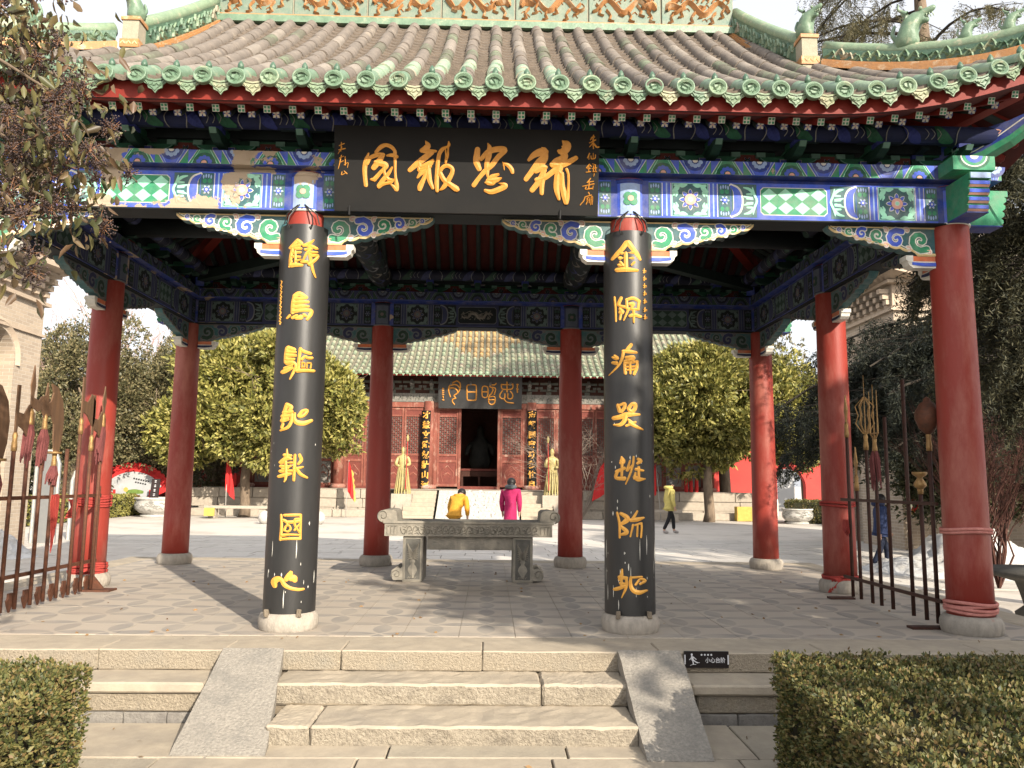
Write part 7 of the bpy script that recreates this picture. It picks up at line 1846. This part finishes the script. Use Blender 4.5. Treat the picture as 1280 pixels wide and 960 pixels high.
# red fan-shaped notice board
fb = thing('fan_board', (-14.6, 27.6, ZG), 'red fan-shaped notice board with pictures beyond the left columns', 'notice board')
c0 = at_y(166, 612, 27.6); rr = 1.75
fnb = lambda u, v, h=0: Vector((c0.x + u, 27.6 - h, c0.z - .72 + v))
def sector(r0, r1, a0, a1, n=22): return [(r1 * math.cos(a), r1 * math.sin(a)) for a in np.linspace(a0, a1, n)] + [(r0 * math.cos(a), r0 * math.sin(a)) for a in np.linspace(a1, a0, n)]
m = MB(); m.use(RF); m.prism(sector(.35, rr, .14 * PI, .86 * PI), fnb, -.06, .0); m.use(RF)
for k in range(19):
    a = (.14 + .72 * k / 18) * PI; m.lathe([(.11, 0), (.13, .04), (.02, .05)], fnb(rr * math.cos(a), rr * math.sin(a), .01), 8, Matrix.Rotation(PI / 2, 3, 'X'))
m.build('fan_frame', fb)
m = MB(); m.use(mat('board_white', (0.42, .42, .42), (.36, .37, .38), 2, .4)); m.prism(sector(.55, rr - .28, .2 * PI, .8 * PI), fnb, .0, .02); m.build('picture', fb)
q = MB(); g = lambda u, v, h=0: fnb(u, v, .022 + h); q.use(mat('mountain_print', (0.25, .26, .27), (.5, .5, .5), 3, .6))
q.ribbon([(-.85, .95, .1), (-.6, 1.05, .3), (-.45, .85, .25), (-.3, .7, .2)], g, 0, .001, 3); q.use(mat('green_print', (0.16, .24, .05), (.1, .16, .04), 9, .6)); q.ribbon([(-.2, .62, .16), (.1, .64, .2), (.4, .62, .14)], g, .001, .002, 3); q.use(YF); disc(q, g, -.28, .72, .1, .004)
q.use(WIRE)
for k in range(7): rect(q, g, .0 + .1 * k, 1.15 - .02 * k, .07 + .1 * k, 1.22 - .02 * k, .003)
for k in range(5): rect(q, g, .08 + .1 * k, 1.0 - .02 * k, .15 + .1 * k, 1.06 - .02 * k, .003)
q.build('print', fb)
m = MB(); m.use(RF); m.box((c0.x - .8, 27.55, ZG), (c0.x - .7, 27.65, c0.z)); m.box((c0.x + .7, 27.55, ZG), (c0.x + .8, 27.65, c0.z)); m.build('leg', fb)
ns = thing('name_stele', (0, 0, 0), 'slanted dark upright sign with four white characters standing on a stone base', 'sign'); p0 = at_y(190, 632, 26.6)
ns.matrix_basis = Matrix.Translation((p0.x, 26.6, ZG)); WM[ns.name] = ns.matrix_basis.copy()
m = MB(); m.use(mat('dark_sign', (0.03, .02, .02), None, rough=.6)); fs_ = lambda u, v, h=0: Vector((p0.x + u + .07 * v, 26.6 - h, ZG + v)); m.prism([(-.17, .75), (.17, .75), (.17, 1.52), (-.17, 1.52)], fs_, -.03, .03); m.build('panel', ns)
q = MB(); q.use(SWH)
for k, ch in enumerate('岳飞故里'):
    tv, tf = text_mesh(ch, .17, .004); q.add([fs_(a, 1.42 - .18 * k + b, .033) for a, b in tv], tf)
q.build('lettering', ns) if False else None
q2 = MB(); q2.use(SWH)
for k in range(4): 
    for e in ((-.04, .03, .04, .03), (0, .05, 0, -.05), (-.04, -.03, .04, -.03)): q2.ribbon([(e[0], 1.42 - .18 * k + e[1], .015), (e[2], 1.42 - .18 * k + e[3], .015)], fs_, .032, .034, 1)
q2.build('lettering', ns)
m = MB(); m.use(WIRE); m.box((p0.x - .3, 26.4, ZG), (p0.x + .4, 26.8, ZG + .72)); m.build('base', ns)
# stone benches, fire extinguishers, yellow block
def bench(px, Y, w_, label):
    c = at_y(px, 630, Y); t = thing('stone_bench', (c.x, Y, ZG), label, 'bench'); m = MB(); m.use(HSTONE); m.add(*rough_box((c.x - w_ / 2, Y - .2, ZG + .38), (c.x + w_ / 2, Y + .25, ZG + .5), .006, 3, .015)); m.build('seat', t)
    for s in (-1, 1): m = MB(); m.use(HSTONE); m.add(*rough_box((c.x + s * w_ * .38 - .14, Y - .15, ZG), (c.x + s * w_ * .38 + .14, Y + .2, ZG + .378), .006, 2, .01)); m.build('leg', t)
bench(298, 25.8, 2.6, 'long low stone bench under the left tree'); bench(815, 26.2, 2.4, 'long low stone bench behind the walking woman')
for i, (px, lb_) in enumerate(((858, 'red fire extinguisher, left of three on the terrace'), (864, 'red fire extinguisher, middle of three on the terrace'), (871, 'red fire extinguisher, right of three on the terrace'), (292, 'red fire extinguisher near the hall wall behind the left tree'))):
    c = at_y(px, 625, 28.7); t = thing('fire_extinguisher', (c.x, 28.7, HF), lb_, 'fire extinguisher', 'fire extinguishers'); m = MB(); m.use(RF, True); m.lathe([(.08, 0), (.085, .05), (.085, .5), (.04, .6), (.03, .62)], (c.x, 28.7, HF), 12); m.build('cylinder_body', t); m = MB(); m.use(WIRE); m.box((c.x - .03, 28.68, HF + .62), (c.x + .09, 28.72, HF + .68)); m.build('valve', t)
c = at_y(929, 632, 27.6); m = MB(); m.use(YF); m.add(*rough_box((c.x - .3, 27.5, ZG), (c.x + .35, 27.9, ZG + .62), .01, 2, .02)); tag(m.build('yellow_box'), 'yellow box on the ground at the end of the terrace', 'box')
c = at_y(263, 625, 25.4); m = MB(); m.use(YF); m.add(*rough_box((c.x - .2, 25.3, ZG + .1), (c.x + .2, 25.4, ZG + .42), .004, 1, .01)); tag(m.build('yellow_notice'), 'small yellow notice plate on the bench under the left tree', 'sign')
for px, Y, lb_ in ((331, 22.0, 'white rounded stone beside the left black column'), (399, 22.0, 'white rounded stone right of the left black column')):
    c = at_y(px, 640, Y); m = MB(); m.use(CARVEW, True); m.ball((c.x, Y, ZG + .22), .22, (1, 1, 1.1), 14, 8); tag(m.build('ball_stone'), lb_, 'stone', 'white ball stones at the court edge')
# dark wrapped posts standing behind the back columns (narrow side boards)
# golden guardian statues by the hall
GILT = mat('pale_gold_paint', (0.44, 0.35, 0.13), (0.30, .25, .11), 6, .45, .2, 20, spec=.5)
def statue(px, zfoot, Y, label, mir=1, hgt=1.95, m_=GILT):
    c = at_y(px, 610, Y); x = c.x; k = hgt / 1.95; J = lambda a, b, z, r, r2=None: (x + a * k * mir, Y + b * k, zfoot + z * k, r * k, (r2 or r) * k)
    js = [J(0, 0, .9, .2, .16), J(0, 0, .45, .24, .2), J(0, 0, .02, .30, .24), J(0, 0, 1.3, .2, .15), J(0, 0, 1.55, .16, .12), J(0, 0, 1.66, .06), J(0, -.01, 1.76, .095), J(0, 0, 1.87, .10, .09), J(0, .02, 1.99, .05), J(-.22, 0, 1.5, .08), J(-.3, -.12, 1.22, .08), J(-.12, -.28, 1.15, .055), J(.22, 0, 1.5, .08), J(.3, -.1, 1.22, .08), J(.12, -.3, 1.2, .055)]
    t = thing('gold_statue', (x, Y, zfoot), label, 'statue', 'gold statues before the hall'); me = skin_mesh(js, [(0, 1), (1, 2), (0, 3), (3, 4), (4, 5), (5, 6), (6, 7), (7, 8), (4, 9), (9, 10), (10, 11), (4, 12), (12, 13), (13, 14)], 0, 2); mesh_obj('figure', me, m_, t)
    m = MB(); m.use(m_); 
    for q in range(9): a = -PI + q * PI / 8; m.tube([(x + .19 * k * math.cos(a), Y + .15 * k * math.sin(a), zfoot + 1.1 * k), (x + .27 * k * math.cos(a), Y + .22 * k * math.sin(a), zfoot + .5 * k), (x + .33 * k * math.cos(a), Y + .28 * k * math.sin(a), zfoot)], [.02, .03, .035], 5)
    m.build('robe_folds', t); m = MB(); m.use(CLOTH); m.tube([(x + .16 * k * mir, Y - .32 * k, zfoot + .2), (x + .2 * k * mir, Y - .3 * k, zfoot + 2.3 * k)], [.025, .02], 6); m.use(GILT); m.tube([(x + .2 * k * mir, Y - .3 * k, zfoot + 2.2 * k), (x + .2 * k * mir, Y - .3 * k, zfoot + 2.35 * k), (x + .2 * k * mir, Y - .3 * k, zfoot + 2.5 * k)], [.03, .06, .005], 6); m.build('staff', t)
    m = MB(); m.use(HSTONE); m.box((x - .42 * k, Y - .35, ZG), (x + .42 * k, Y + .35, zfoot)); m.build('pedestal', t)
statue(503, .62, 27.4, 'gold robed statue with a staff left of the hall door'); statue(690, .62, 27.4, 'gold robed statue right of the hall door, partly behind the back column', -1)

# ================================================================== TOWERS, RED WALL
TBR = mat('buff_tower_brick', (0.50, 0.40, 0.30), (0.42, 0.33, 0.25), 3, .95, .4, 30)
def brick_mat():
    m = mat('tower_brickwork', (0.50, 0.40, 0.30), None, rough=.95); n = m.node_tree; N = n.nodes; L = n.links; b = N['Principled BSDF']
    g = N.new('ShaderNodeNewGeometry'); s = N.new('ShaderNodeSeparateXYZ'); L.new(g.outputs['Position'], s.inputs[0]); ad = N.new('ShaderNodeMath'); L.new(s.outputs[0], ad.inputs[0]); L.new(s.outputs[1], ad.inputs[1])
    cb = N.new('ShaderNodeCombineXYZ'); L.new(ad.outputs[0], cb.inputs[0]); L.new(s.outputs[2], cb.inputs[1])
    t = N.new('ShaderNodeTexBrick'); t.inputs['Scale'].default_value = 1; t.inputs['Brick Width'].default_value = .26; t.inputs['Row Height'].default_value = .075; t.inputs['Mortar Size'].default_value = .006
    t.inputs['Color1'].default_value = (.46, .37, .28, 1); t.inputs['Color2'].default_value = (.36, .29, .225, 1); t.inputs['Mortar'].default_value = (.55, .48, .39, 1); L.new(cb.outputs[0], t.inputs[0]); L.new(t.outputs[0], b.inputs['Base Color'])
    bp = N.new('ShaderNodeBump'); bp.inputs['Distance'].default_value = .01; bp.invert = True; L.new(t.outputs['Fac'], bp.inputs['Height']); L.new(bp.outputs[0], b.inputs['Normal']); return m
BRK2 = brick_mat()
def tower(sx, X, Y0, Y1, zt_, label):
    """square brick tower; arched niche in the face towards the court"""
    t = thing('brick_tower', (X + sx * 2.2, (Y0 + Y1) / 2, ZG), label, 'tower')
    yc = Y1 - 1.55; hw = .62; zs = 3.55
    m = MB(); m.use(BRK2); F = lambda u, v, h=0: Vector((X - sx * h, u, v))   # u=Y, v=Z, h towards the court
    arch = [(yc - hw, ZG), (yc - hw, zs)] + [(yc - hw * math.cos(a), zs + hw * math.sin(a)) for a in np.linspace(0, PI, 15)[1:-1]] + [(yc + hw, zs), (yc + hw, ZG)]
    def wallpoly(pl): m.add([F(u, v, 0) for u, v in pl], [tuple(range(len(pl)))])
    wallpoly([(Y0, ZG), (yc - hw, ZG), (yc - hw, zs), (Y0, zs)]); wallpoly([(yc + hw, ZG), (Y1, ZG), (Y1, zs), (yc + hw, zs)])
    top = [(yc - hw * math.cos(a), zs + hw * math.sin(a)) for a in np.linspace(0, PI, 15)]
    wallpoly([(Y0, zs)] + top[:8] + [(yc, zt_), (Y0, zt_)]); wallpoly([top[7]] + top[8:] + [(Y1, zs), (Y1, zt_), (yc, zt_)])
    for (a, b) in zip(arch[:-1], arch[1:]): m.add([F(*a, 0), F(*b, 0), F(*b, -.5), F(*a, -.5)], [(0, 1, 2, 3)])
    m.add([F(yc - hw, ZG, -.5), F(yc + hw, ZG, -.5), F(yc + hw, zs + hw, -.5), F(yc - hw, zs + hw, -.5)], [(0, 1, 2, 3)])
    for yy in (Y0, Y1): m.add([(X, yy, ZG), (X + sx * 4.4, yy, ZG), (X + sx * 4.4, yy, zt_), (X, yy, zt_)], [(0, 1, 2, 3)])
    m.add([(X + sx * 4.4, Y0, ZG), (X + sx * 4.4, Y1, ZG), (X + sx * 4.4, Y1, zt_), (X + sx * 4.4, Y0, zt_)], [(0, 1, 2, 3)])
    m.build('wall', t)
    q = MB(); q.use(TBR)
    ring = [(yc - (hw + .12) * math.cos(a), zs + (hw + .12) * math.sin(a), .16) for a in np.linspace(0, PI, 16)]
    q.ribbon([(yc - hw - .12, zs - .1, .16)] + ring + [(yc + hw + .12, zs - .1, .16)], F, .0, .06, 1, ends=False)
    q.build('arch_moulding', t)
    q = MB(); q.use(TBR); lo, hi = sorted((X - sx * .07, X + sx * 4.47))
    for z, d, hh in ((zt_ - .75, .05, .06), (zt_ - .06, .10, .08), (zt_ + .62, .22, .08)):
        a, b = sorted((X - sx * d, X + sx * (4.4 + d))); q.box((a, Y0 - d, z), (b, Y1 + d, z + hh))
    a, b = sorted((X - sx * .02, X + sx * 4.42)); q.box((a, Y0 - .02, zt_ + .02), (b, Y1 + .02, zt_ + .62)); q.build('cornice', t)
    for k in range(12):     # stepped brackets under the eave
        q = MB(); q.use(TBR); yy = Y0 + .15 + (Y1 - Y0 - .3) * k / 11
        for d, z0 in ((.14, .12), (.22, .26), (.30, .40)): a, b = sorted((X - sx * d, X + sx * .0)); q.box((a, yy - .10 + d * .1, zt_ + z0), (b, yy + .10 - d * .1, zt_ + z0 + .12))
        q.build('corbel', t)
    # tiled roof
    R_T = MB(); R_T.use(TBR); e = .62; z0 = zt_ + .72; cx_ = X + sx * 2.2; cy_ = (Y0 + Y1) / 2; zr = z0 + 1.75
    ea = [(X - sx * e, Y0 - e), (X - sx * e, Y1 + e), (X + sx * (4.4 + e), Y1 + e), (X + sx * (4.4 + e), Y0 - e)]
    def ez(u): return z0 + .34 * abs(2 * u - 1) ** 3
    tl_ = MB(); tl_.use(mat('grey_tower_tile', (0.33, 0.27, 0.21), (0.24, .2, .165), 5, .9, .4, 20), True)
    for s in range(4):
        p, q_ = Vector((*ea[s], 0)), Vector((*ea[(s + 1) % 4], 0)); n = 22
        for k in range(n):
            u0, u1 = k / n, (k + 1) / n; a, b = p.lerp(q_, u0), p.lerp(q_, u1)
            a.z, b.z = ez(u0), ez(u1); r0, r1 = Vector((cx_ + (a.x - cx_) * .35, cy_ + (a.y - cy_) * .35, zr)), Vector((cx_ + (b.x - cx_) * .35, cy_ + (b.y - cy_) * .35, zr))
            am, rm = (a + r0) / 2 - Vector((0, 0, .22)), (b + r1) / 2 - Vector((0, 0, .22))
            R_T.add([a, b, rm, am], [(0, 1, 2, 3)]); R_T.add([am, rm, r1, r0], [(0, 1, 2, 3)]); dn = Vector((0, 0, -.1))
            R_T.add([a, b, b + dn, a + dn], [(0, 1, 2, 3)]); w0 = Vector((cx_ + (a.x - cx_) * .8, cy_ + (a.y - cy_) * .8, z0 - .05)); w1 = Vector((cx_ + (b.x - cx_) * .8, cy_ + (b.y - cy_) * .8, z0 - .05)); R_T.add([a + dn, b + dn, w1, w0], [(0, 1, 2, 3)])
            tl_.tube([a.lerp(b, .5) + Vector((0, 0, .03)), am.lerp(rm, .5) + Vector((0, 0, .03)), r0.lerp(r1, .5)], .055, 6)
    rf = R_T.build('roof', t); tl_.build('tile_rows', rf)
    q = MB(); q.use(TBR)
    for s in range(4):
        p = Vector((*ea[s], z0 + .34)); r0 = Vector((cx_ + (p.x - cx_) * .35, cy_ + (p.y - cy_) * .35, zr)); md = (p + r0) / 2 - Vector((0, 0, .18))
        q.tube([p + Vector((0, 0, .1)), md + Vector((0, 0, .12)), r0 + Vector((0, 0, .12))], .1, 5); 
        q.tube([p.lerp(md, .3) + Vector((0, 0, .15)), p.lerp(md, .3) + Vector((0, 0, .5)), p.lerp(md, .15) + Vector((0, 0, .62))], [.13, .1, .05], 6)
    q.build('hip_ridge', rf)
    q = MB(); q.use(TBR); q.lathe([(.5, -.1), (.55, .1), (.3, .3), (.42, .6), (.2, .95), (.02, 1.3)], (cx_, cy_, zr), 14); q.build('finial', rf)
    return t
tower(-1, -9.75, 6.9, 11.15, 4.95, 'buff brick tower with arched niche and tiled roof at the left edge')
tower(1, 10.3, 12.9, 17.2, 5.6, 'brick tower with flared tiled eave showing behind the cedar on the right')
# red court wall with a moon gate, far right
RW = mat('bright_red_wall', (0.50, 0.06, 0.05), (0.42, .05, .045), 1.5, .9, .2, 10)
rw = thing('red_wall', (17, 37, ZG), 'red plastered wall with round moon gate and grey coping at the far right', 'wall')
def rwall(x0, x1, Y, zt_, gate=None):
    m = MB(); m.use(RW); f_ = lambda u, v, h=0: Vector((u, Y - h, v))
    if gate:
        gx, gr, gz = gate; circ = [(gx + gr * math.cos(a), gz + gr * math.sin(a)) for a in np.linspace(PI, 0, 20)]
        m.add([f_(u, v) for u, v in [(x0, ZG), (gx - gr, ZG)] + circ[:10] + [(gx, zt_), (x0, zt_)]], [tuple(range(14))]); m.add([f_(u, v) for u, v in circ[10:] + [(gx + gr, ZG), (x1, ZG), (x1, zt_), (gx, zt_)]], [tuple(range(14))])
        for a, b in zip([(gx - gr, ZG)] + circ, circ + [(gx + gr, ZG)]): m.add([f_(*a), f_(*b), f_(*b, -.4), f_(*a, -.4)], [(0, 1, 2, 3)])
    else: m.box((x0, Y, ZG), (x1, Y + .4, zt_))
    m.build('wall_face', rw); q = MB(); q.use(mat('grey_coping', (0.20, .19, .18), (.28, .26, .24), 4, .9)); q.prism([(-.35, 0), (.75, 0), (.2, .5)], lambda u, v, h=0: Vector((h, Y + u, zt_ + v)), x0, x1)
    for xx in np.arange(x0 + .15, x1, .3): q.tube([(xx, Y - .38, zt_ + .03), (xx, Y + .2, zt_ + .53)], .06, 5)
    q.build('tiled_coping', rw)
gx = at_y(985, 600, 40).x
rwall(gx - 3.0, gx + 3.2, 40, 2.55, (gx, 1.05, 1.1))
rwall(gx + 3.2, gx + 26, 40.5, 2.3)
rwall(gx - 40, gx - 30, 42, 3.0)
m = MB(); m.use(mat('white_court_wall', (0.75, .75, .74), None, rough=.9)); m.box((gx - 5, 52, ZG), (gx + 5, 52.3, 4.5)); tag(m.build('white_wall'), 'white sunlit wall seen through the round moon gate', 'wall')
x0 = at_y(893, 600, 33.5).x; x1 = at_y(932, 600, 33.5).x
rw2 = thing('red_gate_wall', (x0, 33.5, ZG), 'bright red wall with white foot between the right tree trunk and the back column', 'wall')
m = MB(); m.use(RW); m.box((x0 - 1.2, 33.5, .45), (x1 + 1.6, 33.9, 4.6)); m.build('upper_wall', rw2); m = MB(); m.use(mat('white_foot', (0.62, .58, .52), None, rough=.9)); m.box((x0 - 1.2, 33.42, ZG), (x1 + 1.6, 33.9, .448)); m.build('wall_foot', rw2)
gb = thing('grey_stele', (0, 0, ZG), 'grey brick stele with a pale rounded rim behind the left weapon fence', 'stele'); c = at_y(58, 600, 12.6); gb.matrix_basis = Matrix.Translation((c.x, 12.6, ZG)); WM[gb.name] = gb.matrix_basis.copy()
def stele(parent, cx_, Y, w_, h):
    f_ = lambda u, v, hh=0: Vector((cx_ + u, Y - hh, ZG + v)); out = [(-w_, 0), (w_, 0), (w_, h - .3), (w_ * .7, h - .08), (w_ * .3, h), (-w_ * .3, h), (-w_ * .7, h - .08), (-w_, h - .3)]
    m = MB(); m.use(mat('slate_panel', (0.19, .20, .205), (.24, .24, .235), 4, .8)); m.prism(out, f_, -.12, 0); m.build('slab', parent); q = MB(); q.use(CARVEW); q.ribbon([(u, v, .07) for u, v in [(w_, 0), (w_, h - .3), (w_ * .7, h - .08), (w_ * .3, h), (-w_ * .3, h), (-w_ * .7, h - .08), (-w_, h - .3), (-w_, 0)]], f_, -.0, .03, 1); q.build('rim', parent)
stele(gb, c.x, 12.6, .26, 2.15)
gb2 = thing('grey_stele', (0, 0, ZG), 'smaller slate stele with pale rim just left of the red column', 'stele'); c = at_y(96, 600, 13.6); gb2.matrix_basis = Matrix.Translation((c.x, 13.6, ZG)); WM[gb2.name] = gb2.matrix_basis.copy(); stele(gb2, c.x + .1, 13.6, .22, 1.75)
# overhead cable from the corner of the eave
m = MB(); m.use(mat('grey_cable', (0.10, .10, .095), None, rough=.6), True)
pts = [Vector((4.45, -.3, 3.62)).lerp(at_y(1400, 240, -.6), t) - Vector((0, 0, .12 * 4 * t * (1 - t))) for t in np.linspace(0, 1, 12)]
m.tube(pts, .009, 6); tag(m.build('power_cable'), 'thin grey cable running from the front right beam end off to the right', 'cable')
for px, py in ((1252, 200), (1275, 190)):
    pass

# ================================================================== PEOPLE
SKIN = mat('skin', (0.50, 0.30, 0.21), None, rough=.6); HAIR = mat('black_hair', (0.012, .010, .010), None, rough=.5)
def person(loc, face, h, coat, trous, shoe, pose, label, coat_len=.45, hood=None, fold=0.0, sw=1.0):
    """face: heading angle (0 looks along +X); pose: dict of joint offsets; body, coat, trousers, shoes and hair are children"""
    k = h / 1.68; t = thing('person', loc, label, 'person', None, face); M_ = t.matrix_basis
    def W_(p): return tuple(M_ @ (Vector(p) * k))
    lean = pose.get('lean', 0.0)
    def up(z, x=0, y=0):       # torso point bent forward about the hip
        dz = z - .9; return (x + math.sin(lean) * dz + (1 - math.cos(lean)) * 0, y, .9 + math.cos(lean) * dz)
    lf, rf = pose.get('feet', ((.12, .09), (-.12, -.09)))
    kn = lambda f_: (f_[0] * .5 + .05, f_[1], .48)
    neck = up(1.42, .0); head = up(1.56, .03 + pose.get('nod', 0)); hl, hr_ = pose.get('hands', ((.12, .26, .78), (-.08, -.26, .78)))
    el, er = [((a[0] * .45 - .05), a[1] * 1.08, (a[2] + up(1.36)[2]) / 2 - .02) for a in (hl, hr_)]
    el = (el[0] + up(1.15)[0] * .6, el[1], el[2]); er = (er[0] + up(1.15)[0] * .6, er[1], er[2])
    js = [((0, 0, .92), .11), (up(1.12), .11), (up(1.34), .14), (neck, .055), (up(1.5, .02), .075), (head, .095), (up(1.66, .03 + pose.get('nod', 0)), .07),
          (up(1.38, 0, .17), .06), (el, .045), (hl, .03), (up(1.38, 0, -.17), .06), (er, .045), (hr_, .03),
          ((0, .075, .84), .07), (kn(lf), .055), ((lf[0] - .02, lf[1], .10), .04), ((lf[0] + .12, lf[1], .035), .035),
          ((0, -.075, .84), .07), (kn(rf), .055), ((rf[0] - .02, rf[1], .10), .04), ((rf[0] + .12, rf[1], .035), .035)]
    E_ = [(0, 1), (1, 2), (2, 3), (3, 4), (4, 5), (5, 6), (2, 7), (7, 8), (8, 9), (2, 10), (10, 11), (11, 12), (0, 13), (13, 14), (14, 15), (15, 16), (0, 17), (17, 18), (18, 19), (19, 20)]
    for hh, sgn in ((9, 1), (12, -1)):       # fingers and thumb
        b = js[hh][0]
        for q in range(4): js.append(((b[0] + .02 * (q - 1.5) * .9, b[1], b[2] - .085 + .008 * abs(q - 1)), .010)); E_.append((hh, len(js) - 1))
        js.append(((b[0] + .045, b[1] - sgn * .02, b[2] - .04), .010)); E_.append((hh, len(js) - 1))
    me = skin_mesh([(*W_(p), r * k) for p, r in js], E_, 0, 1); mesh_obj('body', me, SKIN, t)
    hipz = .92 - coat_len * .5
    cj = [((0, 0, .92), .175), (up(1.12), .165 * sw), (up(1.34), .175 * sw), (up(1.43), .10), (up(1.37, 0, .19), .085), (el, .068), ((hl[0] * .9 + el[0] * .1, hl[1] * .95 + el[1] * .05, hl[2] + .05), .052), (up(1.37, 0, -.19), .085), (er, .068), ((hr_[0] * .9 + er[0] * .1, hr_[1] * .95 + er[1] * .05, hr_[2] + .05), .052), ((-.01, 0, .92 - coat_len * .6), .19), ((-.01, 0, .92 - coat_len), .195)]
    ce = [(0, 1), (1, 2), (2, 3), (2, 4), (4, 5), (5, 6), (2, 7), (7, 8), (8, 9), (0, 10), (10, 11)]
    me = skin_mesh([(*W_(p), r * k, r * k) for p, r in cj], ce, 0, 2); mesh_obj('coat', me, coat, t)
    tj = [((0, 0, .88), .10), ((0, .075, .80), .085), (kn(lf), .072), ((lf[0] - .02, lf[1], .12), .058), ((0, -.075, .80), .085), (kn(rf), .072), ((rf[0] - .02, rf[1], .12), .058)]
    me = skin_mesh([(*W_(p), r * k) for p, r in tj], [(0, 1), (1, 2), (2, 3), (0, 4), (4, 5), (5, 6)], 0, 1); mesh_obj('trousers', me, trous, t)
    for f_ in (lf, rf):
        me = skin_mesh([(*W_((f_[0] - .05, f_[1], .09)), .055 * k), (*W_((f_[0] + .03, f_[1], .055)), .052 * k), (*W_((f_[0] + .15, f_[1], .042)), .042 * k)], [(0, 1), (1, 2)], 0, 1); mesh_obj('shoe', me, shoe, t)
    hd = Vector(head); m = MB(); m.use(HAIR, True); c = Vector(W_((hd.x - .02, hd.y, hd.z + .035))); m.ball(c, .112 * k, (1, 1, 1.05), 14, 8); m.ball(Vector(W_((hd.x - .06, hd.y, hd.z - .03))), .085 * k, (1, 1, 1.1), 12, 7); m.build('hair', t)
    fm = MB(); fm.use(HAIR); F_ = lambda a, b, c_: Vector(W_((hd.x + a, hd.y + b, hd.z + c_)))
    for s in (-1, 1): fm.ball(F_(.092, s * .032, .0), .010 * k, n=6, m=4)
    fm.use(SKIN, True); fm.ball(F_(.105, 0, -.022), .016 * k, (1, .8, 1.3), 8, 5); [fm.ball(F_(.0, s * .095, -.01), .02 * k, (1, .5, 1.4), 8, 5) for s in (-1, 1)]; fm.use(CLOTHP); fm.ball(F_(.094, 0, -.06), .014 * k, (.6, 1.5, .5), 8, 4); fm.build('face', t)
    if hood:
        m = MB(); m.use(hood, True); nk = Vector(up(1.46, -.05)); m.lathe([(.10, -.04), (.145, -.01), (.15, .04), (.11, .07)], (0, 0, 0), 16); 
        m.v = [W_((v[0] + nk.x, v[1] + nk.y, v[2] + nk.z)) for v in m.v]; m.build('hood', t)
    return t
def cl(n, c, c2=None): return mat(n, c, c2 or tuple(x * .75 for x in c), 14, .75, .6, 30)
BLK = cl('black_trousers', (0.016, .016, .018)); BOOT = cl('dark_boots', (0.02, .018, .018)); GRYB = cl('pale_grey_boots', (0.42, .38, .36))
p = at_z(838, 667, ZG)
person((p.x, p.y, ZG), R_(12), 1.64, cl('pale_yellow_jacket', (0.66, 0.55, 0.17)), BLK, GRYB, {'feet': ((.17, .06), (-.24, -.06)), 'hands': ((.02, .25, .80), (.06, -.25, .80))}, 'woman in a pale yellow hooded jacket and black trousers walking across the court', .22, cl('yellow_hood', (0.66, 0.55, 0.17)))
p = at_z(567, 683, ZG)
person((p.x + .0, p.y, ZG), R_(75), 1.6, cl('mustard_jacket', (0.62, 0.30, 0.03)), BLK, BOOT, {'lean': .92, 'nod': .08, 'feet': ((.06, .09), (-.02, -.09)), 'hands': ((.42, .2, .72), (.30, -.26, .70))}, 'person bending forward in a mustard yellow jacket behind the altar table', .25, cl('mustard_hood', (0.62, 0.30, 0.03)))
pm = at_y(638, 640, 12.9)
person((pm.x, 12.9, ZG), R_(80), 1.63, cl('magenta_coat', (0.40, 0.018, 0.10)), BLK, BOOT, {'lean': .10, 'nod': .04, 'feet': ((.05, .09), (-.05, -.09)), 'hands': ((.12, .21, .80), (.10, -.21, .80))}, 'person in a long magenta coat with grey hood standing behind the altar table', .50, cl('grey_hood', (0.10, .11, .12)), sw=.92)
p = at_z(1104, 712, ZG)
person((p.x, p.y, ZG), R_(-10), 1.38, cl('navy_padded_jacket', (0.02, 0.035, 0.10)), cl('dark_blue_trousers', (0.012, .018, .04)), BOOT, {'feet': ((.14, .06), (-.2, -.06)), 'hands': ((.28, .24, .80), (-.12, -.26, .74))}, 'child in a navy padded jacket walking behind the right weapon fence', .18, cl('navy_hood', (0.02, .03, .08)))
# fallen leaves: a thin scatter on the paving near the hedges and steps
rng = np.random.default_rng(44); n = 260
lx = np.concatenate([rng.uniform(-4.5, 4.5, 140), rng.uniform(-4.4, 4.4, 120)]); ly = np.concatenate([rng.uniform(-3.2, -1.2, 140), rng.uniform(-.5, 5, 120)])
keep = ~((np.abs(lx) < 1.6) & (ly > -1.85) & (ly < -.8)); lx, ly = lx[keep], ly[keep]
lz = np.where(ly < -.8, ZG + .034, .006)
LF_DRY = foliage('dry_leaves', [(0.22, 0.12, 0.05), (0.32, 0.2, 0.09), (0.14, 0.08, 0.04)], .1, .8)
fl_ = leaf_mesh('fallen_leaves', np.column_stack([lx, ly, lz]), np.column_stack([rng.normal(0, 1, len(lx)), rng.normal(0, 1, len(lx)), np.zeros(len(lx))]) * 3, .035, .02, LF_DRY, None, rng, spread=.15)
fl_['kind'] = 'stuff'; fl_['label'] = 'small dry leaves scattered on the paving by the steps and hedges'
